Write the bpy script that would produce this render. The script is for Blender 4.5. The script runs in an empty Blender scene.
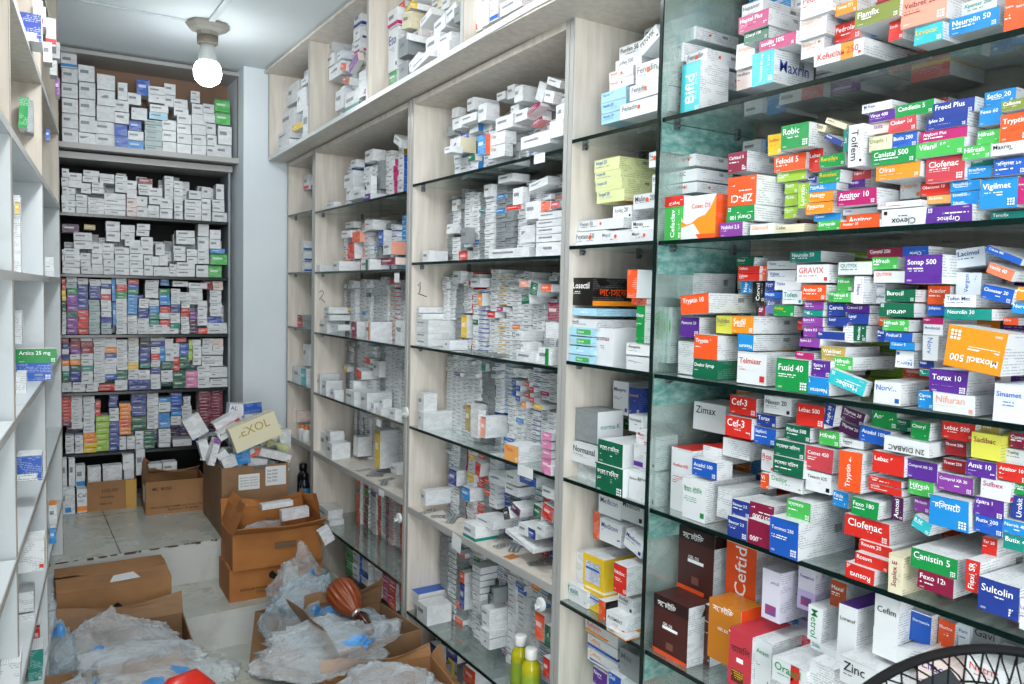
import bpy, math, random
from mathutils import Vector, Matrix, noise
random.seed(11)
C = bpy.context.scene.collection
ZC = 1.64
PI = math.pi
RC=[[0.84503, -0.01338, 0.534551], [-0.534268, -0.062173, 0.843026], [0.021955, -0.997976, -0.059686]]
BOXES=[
(1.535,1.37,2.338,0.16,0.065,0.037,0,0,'W','Hepanor','','white medicine box, second such from left, on top shelf of near glass bay','1/top'),
(1.505,1.339,2.297,0.14,0.09,0.037,0,0,'M','Heptol Plus','','flat magenta medicine box, first such from left, on top shelf of near glass bay','1/top'),
(1.515,1.337,2.265,0.13,0.073,0.026,0,0,'D','Cinaryl 100','','flat dark green medicine box, the only such on top shelf of near glass bay','1/top'),
(1.485,1.249,2.222,0.1,0.102,0.028,0,0,'M','covilin 10%','','flat magenta medicine box, first such from right, on top shelf of near glass bay','1/top'),
(1.555,1.403,2.243,0.1,0.059,0.062,0,0,'W','Ampicil','tc=A','white medicine box, first such from left, on top shelf of near glass bay','1/top'),
(1.565,1.413,2.189,0.1,0.051,0.051,0,0,'F','Neofloxin','tc=N','peach medicine box, the only such on top shelf of near glass bay','1/top'),
(1.475,1.278,2.17,0.14,0.062,0.075,0,0,'C','MAXRIN 50 mg','v;st=Maxrin;stc=N','upright turquoise medicine box, first such from right, on top shelf of near glass bay','1/top'),
(1.475,1.507,2.168,0.1,0.066,0.134,0,0,'C','Bifid','v','upright turquoise medicine box, first such from left, on top shelf of near glass bay','1/top'),
(1.485,1.147,2.28,0.13,0.081,0.051,0,0,'W','Pedrinol','tc=R','white medicine box, third such from right, on top shelf of near glass bay','1/top'),
(1.495,1.162,2.236,0.13,0.069,0.045,0,0,'W','Dropid CZD','tc=A','white medicine box, fourth such from left, on top shelf of near glass bay','1/top'),
(1.505,1.168,2.194,0.13,0.059,0.038,0,0,'W','Rengard M','tc=A','white medicine box, third such from left, on top shelf of near glass bay','1/top'),
(1.595,1.332,2.198,0.1,0.046,0.016,0,0,'W','Maxin','','',''),
(1.495,1.081,2.253,0.14,0.051,0.023,0,0,'A','Timex DT','','',''),
(1.475,0.996,2.214,0.14,0.098,0.033,0,0,'H','Flamfix','','flat olive green medicine box, the only such on top shelf of near glass bay','1/top'),
(1.485,0.905,2.2,0.14,0.091,0.057,0,0,'S','Velbret 200','tc=K','salmon medicine box, the only such on top shelf of near glass bay','1/top'),
(1.579,0.903,2.237,0.12,0.046,0.017,0,0,'E','Ultrin','tc=K','',''),
(1.535,0.827,2.192,0.13,0.065,0.029,0,0,'W','Xpanter 200','tc=T','white medicine box, first such from right, on top shelf of near glass bay','1/top'),
(1.485,0.809,2.149,0.13,0.088,0.031,0,0,'b','Neurolin 50','','flat sky blue medicine box, the only such on top shelf of near glass bay','1/top'),
(1.465,0.881,2.143,0.12,0.055,0.033,0,0,'C','Levocar','tc=Y','turquoise medicine box, the only such on top shelf of near glass bay','1/top'),
(1.475,0.742,2.138,0.12,0.017,0.073,0,0,'O','Xeldrin','','orange medicine box, first such from left, on top shelf of near glass bay','1/top'),
(1.475,0.724,2.136,0.12,0.019,0.069,0,0,'O','Xeldrin','','',''),
(1.525,1.097,2.215,0.11,0.064,0.039,0,0,'R','Pedrolac','','red medicine box, first such from left, on top shelf of near glass bay','1/top'),
(1.567,1.055,2.21,0.1,0.02,0.018,0,0,'b','Seclo','','',''),
(1.495,0.966,2.177,0.1,0.03,0.037,0,0,'R','Cardivas','','red medicine box, first such from right, on top shelf of near glass bay','1/top'),
(1.575,1.213,2.254,0.12,0.033,0.037,0,0,'W','Eromycin','tc=N','white medicine box, second such from right, on top shelf of near glass bay','1/top'),
(1.455,1.066,2.151,0.24,0.117,0.034,0,0,'W','Kefuclav 250','tc=R;big;band=A','flat white medicine box, first such from right, on top shelf of near glass bay','1/top'),
(1.485,1.189,2.004,0.13,0.074,0.053,0,0,'G','Robic','','green medicine box, first such from left, on second shelf of near glass bay','1/second'),
(1.515,1.269,2.0,0.12,0.039,0.047,0,0,'Y','Sadibac','tc=R','',''),
(1.515,1.38,1.974,0.13,0.059,0.048,0,0,'K','Carbizol 5','','maroon medicine box, the only such on second shelf of near glass bay','1/second'),
(1.515,1.224,1.953,0.12,0.088,0.036,0,0,'O','Felodil 5','','flat orange medicine box, first such from left, on second shelf of near glass bay','1/second'),
(1.525,1.162,1.951,0.12,0.035,0.048,0,0,'R','Lebac','','red medicine box, first such from left, on second shelf of near glass bay','1/second'),
(1.525,1.227,1.925,0.12,0.079,0.023,0,0,'L','Fluxin','','flat lime green medicine box, the only such on second shelf of near glass bay','1/second'),
(1.535,1.233,1.899,0.11,0.036,0.027,0,0,'L','Fluxin','','',''),
(1.535,1.233,1.871,0.11,0.033,0.027,0,0,'L','Fluxin','','',''),
(1.495,1.168,1.872,0.11,0.03,0.055,0,0,'L','Loratin','v','',''),
(1.535,1.232,1.842,0.11,0.034,0.026,0,0,'L','Fluxin','','',''),
(1.465,1.317,1.894,0.15,0.085,0.068,0,0,'O','ZIF-CI','i','upside-down orange medicine box, the only such on second shelf of near glass bay','1/second'),
(1.465,1.319,1.841,0.15,0.085,0.036,0,0,'G','Cinaryl 100','i','upside-down green medicine box, the only such on second shelf of near glass bay','1/second'),
(1.455,1.336,1.804,0.1,0.071,0.034,0,0,'V','Nebilol 2.5','','violet medicine box, the only such on second shelf of near glass bay','1/second'),
(1.465,1.253,1.8,0.1,0.069,0.026,0,0,'W','Glucozid','tc=A','',''),
(1.465,1.178,1.797,0.12,0.081,0.021,0,0,'E','Cefim','','',''),
(1.455,1.445,1.84,0.06,0.116,0.108,0,0,'W','Cosec DS','wave;side=O','white medicine box, first such from left, on second shelf of near glass bay','1/second'),
(1.455,1.531,1.887,0.06,0.069,0.027,0,0,'R','Sergel 20','i','',''),
(1.455,1.531,1.829,0.06,0.069,0.086,0,0,'g','Cefaclav','v','upright light green medicine box, the only such on second shelf of near glass bay','1/second'),
(1.485,1.112,1.883,0.11,0.069,0.015,0,0,'b','Prazole 20','','',''),
(1.485,1.115,1.864,0.11,0.061,0.021,0,0,'A','Pantonix','','',''),
(1.485,1.118,1.84,0.11,0.068,0.024,0,0,'A','Pantonix','','flat amber medicine box, first such from left, on second shelf of near glass bay','1/second'),
(1.535,1.178,1.909,0.1,0.027,0.019,0,0,'N','Montel','','',''),
(1.485,1.091,1.938,0.11,0.062,0.025,0,0,'G','Renidex','tc=Y','flat green medicine box, first such from left, on second shelf of near glass bay','1/second'),
(1.485,1.096,1.904,0.11,0.054,0.026,0,0,'G','Renidex','tc=Y','',''),
(1.495,1.104,1.82,0.12,0.067,0.014,0,0,'b','Ceretol','','',''),
(1.465,1.077,1.798,0.12,0.056,0.023,0,0,'g','Servenin','','',''),
(1.465,1.023,1.957,0.11,0.034,0.084,0,0,'W','Tolfem','v;tc=X','upright white medicine box, the only such on second shelf of near glass bay','1/second'),
(1.465,0.94,1.925,0.12,0.093,0.03,0,0,'G','Canistal 500','','flat green medicine box, second such from left, on second shelf of near glass bay','1/second'),
(1.465,0.848,1.927,0.12,0.091,0.028,0,0,'g','Vilanil 100','','flat light green medicine box, first such from right, on second shelf of near glass bay','1/second'),
(1.465,0.78,1.911,0.12,0.049,0.024,0,0,'g','Hifresh','','light green medicine box, first such from left, on second shelf of near glass bay','1/second'),
(1.465,0.726,1.91,0.13,0.059,0.021,0,0,'W','Maxrin','tc=X','flat white medicine box, first such from right, on second shelf of near glass bay','1/second'),
(1.465,0.928,1.894,0.13,0.091,0.028,0,0,'A','Ofran','tc=W','flat amber medicine box, first such from right, on second shelf of near glass bay','1/second'),
(1.475,0.841,1.889,0.13,0.072,0.045,0,0,'c','Clofenac','','brick red medicine box, first such from right, on second shelf of near glass bay','1/second'),
(1.495,0.785,1.896,0.12,0.041,0.014,0,0,'T','Telmit','','',''),
(1.485,0.784,1.878,0.12,0.043,0.02,0,0,'b','টেলমিটেক্স','','sky blue medicine box, first such from left, on second shelf of near glass bay','1/second'),
(1.475,0.727,1.88,0.13,0.054,0.029,0,0,'B','ফিপ্রাজ ১০','','blue medicine box, first such from right, on second shelf of near glass bay','1/second'),
(1.525,1.047,1.906,0.12,0.044,0.019,0,0,'c','Telpro 7','','',''),
(1.525,1.058,1.889,0.12,0.04,0.017,0,0,'P','Vertin','','',''),
(1.465,1.016,1.852,0.14,0.091,0.031,0,0,'M','Anzitor 10','','flat magenta medicine box, first such from left, on second shelf of near glass bay','1/second'),
(1.535,0.944,1.866,0.12,0.044,0.034,0,0,'W','Ovitrin','tc=A','white medicine box, first such from right, on second shelf of near glass bay','1/second'),
(1.495,0.87,1.857,0.12,0.056,0.023,0,0,'R','Obenexet 10','','red medicine box, first such from right, on second shelf of near glass bay','1/second'),
(1.495,0.861,1.837,0.12,0.046,0.015,0,0,'a','Amlovas','','',''),
(1.485,0.808,1.856,0.12,0.052,0.018,0,0,'b','টেলমিডিন ৫','','flat sky blue medicine box, second such from right, on second shelf of near glass bay','1/second'),
(1.485,0.807,1.837,0.12,0.052,0.017,0,0,'b','টেলমিডিন ৫','','',''),
(1.485,0.807,1.824,0.12,0.05,0.012,0,0,'b','Telmidin','','',''),
(1.465,0.739,1.834,0.13,0.062,0.051,0,0,'b','Vigilmet','','sky blue medicine box, second such from right, on second shelf of near glass bay','1/second'),
(1.465,0.697,1.835,0.13,0.02,0.046,0,0,'M','Acetram','','',''),
(1.495,1.026,1.827,0.13,0.079,0.012,0,0,'W','Sivant','tc=N','',''),
(1.485,1.012,1.803,0.13,0.075,0.033,0,0,'O','Anzitor','','',''),
(1.45,0.995,1.794,0.05,0.088,0.016,0,0,'O','Anzitor 10','','',''),
(1.475,0.929,1.831,0.13,0.09,0.012,0,0,'W','CTZ','tc=R','flat white medicine box, second such from right, on second shelf of near glass bay','1/second'),
(1.455,0.906,1.803,0.14,0.089,0.034,0,0,'W','Clevox','i;tc=X','upside-down white medicine box, the only such on second shelf of near glass bay','1/second'),
(1.455,0.819,1.802,0.14,0.085,0.032,0,0,'P','Orpinoc','i','upside-down purple medicine box, the only such on second shelf of near glass bay','1/second'),
(1.485,0.729,1.795,0.13,0.062,0.017,0,0,'T','Tenofix','','',''),
(1.485,0.993,2.032,0.13,0.065,0.017,0,0,'W','M-Kast','tc=N','',''),
(1.485,0.981,2.011,0.13,0.057,0.019,0,0,'P','Virux 400','','',''),
(1.485,0.913,2.013,0.13,0.077,0.024,0,0,'G','Candistin 5','','flat green medicine box, first such from right, on second shelf of near glass bay','1/second'),
(1.485,0.838,2.002,0.14,0.077,0.026,0,0,'N','Freed Plus','','flat navy medicine box, first such from right, on second shelf of near glass bay','1/second'),
(1.475,0.843,1.976,0.14,0.077,0.023,0,0,'N','Iplex 20','','flat navy medicine box, first such from left, on second shelf of near glass bay','1/second'),
(1.475,0.848,1.952,0.14,0.089,0.022,0,0,'M','Anglovit Plus','','flat magenta medicine box, first such from right, on second shelf of near glass bay','1/second'),
(1.515,0.77,2.012,0.12,0.053,0.025,0,0,'b','Seclo 20','','sky blue medicine box, first such from right, on second shelf of near glass bay','1/second'),
(1.485,0.77,1.976,0.12,0.039,0.033,0,0,'b','Fexo 60','','sky blue medicine box, second such from left, on second shelf of near glass bay','1/second'),
(1.465,0.719,1.983,0.12,0.046,0.017,0,0,'H','Calbone','','',''),
(1.465,0.717,1.944,0.13,0.048,0.047,0,0,'O','Tryptin','','orange medicine box, first such from right, on second shelf of near glass bay','1/second'),
(1.475,0.766,1.936,0.12,0.04,0.026,0,0,'g','Hifresh','','light green medicine box, first such from right, on second shelf of near glass bay','1/second'),
(1.485,0.936,1.988,0.13,0.057,0.028,0,0,'c','Clobet 10','','brick red medicine box, second such from left, on second shelf of near glass bay','1/second'),
(1.495,0.988,1.99,0.12,0.036,0.021,0,0,'F','Stiliz','tc=P','',''),
(1.475,0.924,1.954,0.13,0.051,0.028,0,0,'B','Butix 200','','blue medicine box, first such from left, on second shelf of near glass bay','1/second'),
(1.475,0.975,1.955,0.12,0.049,0.029,0,0,'E','Doplis 1','tc=H','cream medicine box, the only such on second shelf of near glass bay','1/second'),
(1.505,1.1,2.019,0.12,0.056,0.011,25,0,'E','Sonlax E','tc=K','leaning cream medicine box, first such from right, on second shelf of near glass bay','1/second'),
(1.485,1.09,1.981,0.11,0.047,0.011,28,0,'N','Mulsed','','leaning navy medicine box, the only such on second shelf of near glass bay','1/second'),
(1.513,1.143,2.018,0.12,0.027,0.015,20,0,'E','Bonix','','',''),
(1.485,1.06,1.975,0.11,0.012,0.045,0,0,'T','Lev','v','',''),
(1.525,1.34,1.712,0.12,0.067,0.017,0,0,'R','Cefixim','','',''),
(1.525,1.34,1.694,0.12,0.067,0.017,0,0,'R','Cefixim','','',''),
(1.535,1.301,1.704,0.1,0.013,0.035,0,0,'O','Ace','','',''),
(1.535,1.361,1.731,0.12,0.055,0.021,0,0,'D','Cinaryl','','',''),
(1.535,1.252,1.722,0.13,0.083,0.019,0,0,'W','Valex','tc=N','',''),
(1.525,1.242,1.697,0.13,0.078,0.024,0,0,'W','Valex','tc=N','flat white medicine box, second such from left, on third shelf of near glass bay','1/third'),
(1.515,1.215,1.674,0.13,0.072,0.021,0,0,'W','Valex','tc=N','',''),
(1.515,1.171,1.738,0.12,0.082,0.024,0,0,'T','Neurolin 50','','flat teal medicine box, first such from left, on third shelf of near glass bay','1/third'),
(1.485,1.127,1.699,0.14,0.082,0.039,0,0,'W','GRAVIX','tc=R','white medicine box, fourth such from left, on third shelf of near glass bay','1/third'),
(1.555,1.371,1.67,0.1,0.035,0.028,0,0,'b','Nap','v','',''),
(1.545,1.324,1.658,0.11,0.037,0.051,0,0,'X','Corvel','v','',''),
(1.525,1.273,1.672,0.11,0.028,0.021,0,0,'N','Corex','','',''),
(1.515,1.255,1.651,0.12,0.052,0.015,0,0,'B','Normat','','',''),
(1.535,1.269,1.625,0.12,0.042,0.034,0,0,'u','Zolmit','','',''),
(1.505,1.194,1.647,0.12,0.054,0.031,0,0,'W','Tofen','tc=T','',''),
(1.475,1.115,1.658,0.12,0.061,0.033,0,0,'O','Anzitor 20','','orange medicine box, third such from left, on third shelf of near glass bay','1/third'),
(1.455,1.447,1.625,0.17,0.094,0.048,-5,0,'O','Tryptin 10','','leaning orange medicine box, the only such on third shelf of near glass bay','1/third'),
(1.485,1.491,1.565,0.1,0.066,0.051,0,0,'P','Pantonix 20','','purple medicine box, first such from left, on third shelf of near glass bay','1/third'),
(1.485,1.375,1.577,0.1,0.052,0.043,0,0,'l','Sulidac','','lemon yellow medicine box, the only such on third shelf of near glass bay','1/third'),
(1.465,1.299,1.58,0.17,0.065,0.04,0,0,'A','Sedil','','amber medicine box, the only such on third shelf of near glass bay','1/third'),
(1.455,1.404,1.521,0.1,0.079,0.059,0,0,'O','Tryptin 10','','orange medicine box, first such from left, on third shelf of near glass bay','1/third'),
(1.445,1.393,1.467,0.1,0.083,0.048,0,0,'D','Deslor Syrup','side=D','dark green medicine box, the only such on third shelf of near glass bay','1/third'),
(1.465,1.288,1.539,0.17,0.045,0.037,0,0,'b','Nexum','i','',''),
(1.465,1.268,1.48,0.1,0.085,0.074,0,0,'W','Telmisar','tc=R','white medicine box, second such from left, on third shelf of near glass bay','1/third'),
(1.445,1.138,1.477,0.12,0.084,0.07,0,0,'G','Fusid 40','','green medicine box, first such from right, on third shelf of near glass bay','1/third'),
(1.455,1.073,1.498,0.12,0.046,0.032,0,0,'P','Epitra 1','','purple medicine box, second such from left, on third shelf of near glass bay','1/third'),
(1.445,1.07,1.461,0.11,0.051,0.037,0,0,'b','Neotrax','i','upside-down sky blue medicine box, first such from right, on third shelf of near glass bay','1/third'),
(1.495,1.208,1.616,0.12,0.058,0.025,0,0,'G','Anday','tc=Y','',''),
(1.535,1.304,1.612,0.08,0.02,0.024,0,0,'K','Xel','','',''),
(1.485,1.12,1.63,0.12,0.05,0.018,0,0,'V','Epitra','','',''),
(1.485,1.122,1.613,0.12,0.05,0.013,0,0,'T','Tomi','','',''),
(1.485,1.122,1.594,0.12,0.053,0.019,0,0,'V','Epitra 0.5','','',''),
(1.485,1.119,1.572,0.12,0.051,0.022,0,0,'V','Epitra 0.5','','',''),
(1.475,1.12,1.549,0.12,0.053,0.019,0,0,'V','Epitra 0.5','','',''),
(1.475,1.13,1.52,0.12,0.048,0.014,0,0,'M','Alben','','',''),
(1.485,1.07,1.65,0.1,0.029,0.023,0,0,'g','Hifresh','','',''),
(1.475,1.06,1.529,0.12,0.057,0.03,0,0,'t','Weldinet','','tan medicine box, the only such on third shelf of near glass bay','1/third'),
(1.525,1.185,1.585,0.1,0.012,0.023,0,0,'R','Pro','','',''),
(1.495,1.511,1.485,0.08,0.055,0.085,0,0,'W','','','white medicine box, first such from left, on third shelf of near glass bay','1/third'),
(1.485,1.025,1.709,0.13,0.078,0.026,0,0,'W','QUTFIX','tc=T','flat white medicine box, third such from right, on third shelf of near glass bay','1/third'),
(1.485,0.959,1.718,0.13,0.056,0.024,0,0,'g','Hifresh','','light green medicine box, second such from right, on third shelf of near glass bay','1/third'),
(1.485,0.948,1.691,0.13,0.066,0.023,0,0,'W','QUTFIX','tc=O','flat white medicine box, second such from right, on third shelf of near glass bay','1/third'),
(1.465,0.867,1.704,0.14,0.073,0.054,0,0,'P','Sonap 500','','purple medicine box, second such from right, on third shelf of near glass bay','1/third'),
(1.495,0.966,1.739,0.12,0.076,0.019,0,0,'K','Cevotil 250','','flat maroon medicine box, the only such on third shelf of near glass bay','1/third'),
(1.495,0.902,1.74,0.12,0.052,0.019,0,0,'B','Clavix','i','',''),
(1.505,1.061,1.676,0.12,0.035,0.029,0,0,'g','Hifresh','','',''),
(1.461,1.035,1.649,0.12,0.041,0.021,0,0,'g','Hifresh 8','','',''),
(1.471,1.004,1.664,0.12,0.021,0.056,0,0,'W','Napa','v;tc=P','upright white medicine box, first such from left, on third shelf of near glass bay','1/third'),
(1.495,1.07,1.622,0.12,0.044,0.026,0,0,'N','Cervin','','',''),
(1.495,1.021,1.625,0.12,0.056,0.016,0,0,'P','Cremol 20','','',''),
(1.485,1.06,1.597,0.12,0.046,0.02,0,0,'N','Laxyl','','',''),
(1.485,1.012,1.605,0.12,0.049,0.022,0,0,'N','Laxyl','','',''),
(1.485,1.071,1.566,0.12,0.047,0.021,0,0,'W','Norup','tc=N','',''),
(1.485,1.034,1.572,0.1,0.024,0.034,0,0,'W','','','',''),
(1.485,1.007,1.575,0.1,0.029,0.033,0,0,'D','Minolac','v','',''),
(1.515,0.984,1.668,0.12,0.019,0.02,0,0,'W','InFlux','tc=N','',''),
(1.515,0.983,1.647,0.12,0.022,0.02,0,0,'W','InFlux','tc=N','',''),
(1.475,0.917,1.654,0.13,0.062,0.024,0,0,'D','Burocil','','flat dark green medicine box, first such from right, on third shelf of near glass bay','1/third'),
(1.475,0.923,1.626,0.13,0.073,0.027,0,0,'D','Burocil','i','upside-down dark green medicine box, the only such on third shelf of near glass bay','1/third'),
(1.475,0.923,1.596,0.13,0.055,0.023,0,0,'g','Hifresh 20','','light green medicine box, first such from right, on third shelf of near glass bay','1/third'),
(1.475,0.916,1.573,0.12,0.057,0.017,0,0,'B','Podicef 5','','',''),
(1.485,0.959,1.574,0.12,0.016,0.026,0,0,'N','Pod','','',''),
(1.475,0.907,1.556,0.12,0.051,0.015,0,0,'b','Cilnitor 5','','',''),
(1.485,0.907,1.53,0.12,0.037,0.034,0,0,'W','Norvis','i;tc=B','upside-down white medicine box, the only such on third shelf of near glass bay','1/third'),
(1.505,0.858,1.656,0.12,0.043,0.036,0,0,'O','Aceclor','','orange medicine box, second such from right, on third shelf of near glass bay','1/third'),
(1.505,0.861,1.627,0.12,0.034,0.019,0,0,'B','Jubiplex','','',''),
(1.485,0.806,1.646,0.14,0.056,0.023,0,0,'W','Tofen Met','tc=N','flat white medicine box, first such from right, on third shelf of near glass bay','1/third'),
(1.475,0.785,1.622,0.14,0.085,0.02,0,0,'T','Neurolin 30','','flat teal medicine box, first such from right, on third shelf of near glass bay','1/third'),
(1.515,0.807,1.727,0.12,0.052,0.035,-6,0,'w','Lacimol','tc=N','leaning pale white medicine box, the only such on third shelf of near glass bay','1/third'),
(1.515,0.808,1.678,0.12,0.045,0.041,0,0,'w','Vergon','v;tc=B','upright pale white medicine box, the only such on third shelf of near glass bay','1/third'),
(1.475,0.733,1.698,0.13,0.046,0.018,22,0,'o','vanlit 40','','leaning pale orange medicine box, the only such on third shelf of near glass bay','1/third'),
(1.475,0.729,1.727,0.13,0.065,0.011,24,0,'B','Colicon 300','','leaning blue medicine box, first such from right, on third shelf of near glass bay','1/third'),
(1.475,0.736,1.659,0.13,0.054,0.025,12,0,'B','Clonexar 20','','leaning blue medicine box, first such from left, on third shelf of near glass bay','1/third'),
(1.485,0.695,1.66,0.12,0.027,0.022,5,0,'A','Rupin','','',''),
(1.485,0.699,1.635,0.12,0.032,0.018,5,0,'b','Norvit','','',''),
(1.505,0.866,1.606,0.12,0.041,0.012,0,0,'M','Anglet','','',''),
(1.495,0.859,1.59,0.12,0.038,0.02,0,0,'W','Amdocal','tc=N','',''),
(1.485,0.856,1.555,0.12,0.03,0.047,0,0,'W','Norvis','v;tc=B','upright white medicine box, first such from right, on third shelf of near glass bay','1/third'),
(1.495,0.868,1.523,0.12,0.029,0.013,0,0,'N','Nebi','','',''),
(1.515,0.73,1.611,0.12,0.025,0.013,0,0,'O','Oro','','',''),
(1.415,0.738,1.561,0.08,0.1,0.072,7,0,'A','Moxacil 500','i;big','leaning amber medicine box, first such from left, on third shelf of near glass bay','1/third'),
(1.445,0.797,1.498,0.15,0.069,0.043,0,0,'P','Torax 10','','purple medicine box, first such from right, on third shelf of near glass bay','1/third'),
(1.445,0.785,1.46,0.15,0.076,0.035,0,0,'W','Nifuran','tc=S','white medicine box, first such from right, on third shelf of near glass bay','1/third'),
(1.455,0.843,1.459,0.13,0.03,0.033,0,0,'b','Ciprox','','',''),
(1.425,0.68,1.475,0.12,0.052,0.065,0,0,'w','Sinamet','tc=B','pale white medicine box, the only such on third shelf of near glass bay','1/third'),
(1.465,1.028,1.512,0.16,0.044,0.027,0,0,'g','Hifresh','','light green medicine box, fourth such from left, on third shelf of near glass bay','1/third'),
(1.445,0.914,1.464,0.13,0.055,0.044,0,0,'W','Norvix','tc=B;sw','white medicine box, third such from right, on third shelf of near glass bay','1/third'),
(1.445,1.003,1.476,0.02,0.086,0.03,14,0,'C','Maxibec','i','leaning turquoise medicine box, the only such on third shelf of near glass bay','1/third'),
(1.485,0.865,1.507,0.12,0.02,0.012,0,0,'T','Tl','','',''),
(1.45,1.068,1.496,0.05,0.043,0.033,0,0,'P','Epitra 1','','',''),
(1.48,1.072,1.567,0.05,0.069,0.016,0,0,'N','Sm','','',''),
(1.565,1.186,1.499,0.12,0.071,0.035,0,0,'g','Hifresh','','light green medicine box, first such from left, on third shelf of near glass bay','1/third'),
(1.515,0.973,1.6,0.12,0.024,0.016,0,0,'O','Vasc','','',''),
(1.495,1.315,1.384,0.12,0.081,0.044,0,0,'R','Cef-3','','red medicine box, second such from left, on fourth shelf of near glass bay','1/fourth'),
(1.485,1.318,1.333,0.12,0.08,0.049,0,0,'R','Cef-3','','red medicine box, first such from left, on fourth shelf of near glass bay','1/fourth'),
(1.485,1.206,1.399,0.13,0.076,0.04,0,0,'W','Naxen 20','tc=X','white medicine box, fifth such from right, on fourth shelf of near glass bay','1/fourth'),
(1.495,1.244,1.359,0.12,0.055,0.027,0,0,'N','Torax','','',''),
(1.495,1.247,1.322,0.12,0.062,0.039,0,0,'B','Sapfavit','','blue medicine box, second such from left, on fourth shelf of near glass bay','1/fourth'),
(1.475,1.109,1.391,0.12,0.069,0.047,0,0,'R','Lebac 500','','red medicine box, third such from left, on fourth shelf of near glass bay','1/fourth'),
(1.485,1.148,1.345,0.13,0.067,0.032,0,0,'D','Pilofex 500','','dark green medicine box, second such from right, on fourth shelf of near glass bay','1/fourth'),
(1.475,1.061,1.399,0.12,0.024,0.045,8,0,'N','Angle 20','v','',''),
(1.475,1.16,1.307,0.12,0.082,0.035,0,0,'D','ডেসলর সিরাপ','','dark green medicine box, second such from left, on fourth shelf of near glass bay','1/fourth'),
(1.465,1.155,1.271,0.12,0.083,0.039,0,0,'D','ডেসলর সিরাপ','','dark green medicine box, first such from left, on fourth shelf of near glass bay','1/fourth'),
(1.485,1.068,1.347,0.12,0.05,0.031,0,0,'g','Hifresh','','light green medicine box, second such from left, on fourth shelf of near glass bay','1/fourth'),
(1.475,1.082,1.3,0.12,0.068,0.051,0,0,'c','Comet 450','','brick red medicine box, the only such on fourth shelf of near glass bay','1/fourth'),
(1.475,1.082,1.25,0.12,0.063,0.043,0,0,'W','Texacin 625','tc=X','white medicine box, fourth such from right, on fourth shelf of near glass bay','1/fourth'),
(1.475,1.166,1.23,0.14,0.09,0.031,0,0,'W','Deslor','tc=G','flat white medicine box, first such from left, on fourth shelf of near glass bay','1/fourth'),
(1.495,1.235,1.265,0.1,0.035,0.048,0,0,'W','Ros','tc=R','',''),
(1.485,1.233,1.22,0.1,0.023,0.036,0,0,'O','Vi','','',''),
(1.485,1.503,1.165,0.13,0.073,0.165,0,0,'W','Anafex-XR','tc=R;top=R','white medicine box, first such from left, on fourth shelf of near glass bay','1/fourth'),
(1.523,1.434,1.24,0.12,0.063,0.044,0,0,'W','','top=R','white medicine box, third such from left, on fourth shelf of near glass bay','1/fourth'),
(1.525,1.358,1.27,0.12,0.085,0.046,0,0,'W','','top=R','white medicine box, sixth such from left, on fourth shelf of near glass bay','1/fourth'),
(1.465,1.404,1.216,0.056,0.082,0.042,0,0,'B','Anadol 100','','blue medicine box, first such from left, on fourth shelf of near glass bay','1/fourth'),
(1.455,1.426,1.135,0.18,0.08,0.104,0,0,'W','ইমোটিল','tc=G','white medicine box, second such from left, on fourth shelf of near glass bay','1/fourth'),
(1.475,1.343,1.142,0.16,0.047,0.072,0,0,'W','','','white medicine box, fifth such from left, on fourth shelf of near glass bay','1/fourth'),
(1.455,1.274,1.147,0.1,0.055,0.038,0,0,'N','Bisocor 2.5','','navy medicine box, second such from left, on fourth shelf of near glass bay','1/fourth'),
(1.435,1.265,1.107,0.12,0.059,0.048,0,0,'N','Bisocor 2.5','','navy medicine box, first such from left, on fourth shelf of near glass bay','1/fourth'),
(1.455,1.213,1.153,0.16,0.067,0.044,0,0,'K','051.000','i','upside-down maroon medicine box, first such from right, on fourth shelf of near glass bay','1/fourth'),
(1.435,1.201,1.111,0.16,0.064,0.056,0,0,'K','051.000','i','upside-down maroon medicine box, first such from left, on fourth shelf of near glass bay','1/fourth'),
(1.425,1.126,1.123,0.2,0.075,0.082,0,0,'B','Tucomet 250','','blue medicine box, second such from right, on fourth shelf of near glass bay','1/fourth'),
(1.455,1.114,1.184,0.16,0.061,0.04,0,0,'g','ক্যালবন','','light green medicine box, first such from left, on fourth shelf of near glass bay','1/fourth'),
(1.555,1.479,1.329,0.1,0.111,0.074,0,0,'W','Zimax','tc=X','white medicine box, fourth such from left, on fourth shelf of near glass bay','1/fourth'),
(1.495,1.02,1.401,0.12,0.055,0.027,14,0,'Q','Thyrox 20','','leaning dark plum medicine box, first such from right, on fourth shelf of near glass bay','1/fourth'),
(1.497,1.024,1.37,0.12,0.055,0.024,14,0,'Q','Thyrox 20','','leaning dark plum medicine box, first such from left, on fourth shelf of near glass bay','1/fourth'),
(1.605,1.068,1.402,0.12,0.033,0.014,10,0,'R','Trop','','',''),
(1.495,0.949,1.404,0.12,0.054,0.033,0,0,'G','Anadol','','green medicine box, second such from left, on fourth shelf of near glass bay','1/fourth'),
(1.495,0.907,1.399,0.12,0.031,0.024,0,0,'D','Cinary','','',''),
(1.475,0.862,1.396,0.12,0.037,0.034,0,0,'G','Cinaryl','','green medicine box, second such from right, on fourth shelf of near glass bay','1/fourth'),
(1.475,0.956,1.371,0.13,0.066,0.032,4,0,'B','Anadol 100','','leaning blue medicine box, the only such on fourth shelf of near glass bay','1/fourth'),
(1.455,0.877,1.365,0.14,0.092,0.028,0,0,'W','2N DIABAC','i;tc=X','upside-down white medicine box, the only such on fourth shelf of near glass bay','1/fourth'),
(1.495,1.018,1.343,0.12,0.052,0.017,0,0,'W','Secnid','tc=X','',''),
(1.475,0.79,1.406,0.13,0.06,0.031,0,0,'R','Lebac 500','','red medicine box, third such from right, on fourth shelf of near glass bay','1/fourth'),
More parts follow.
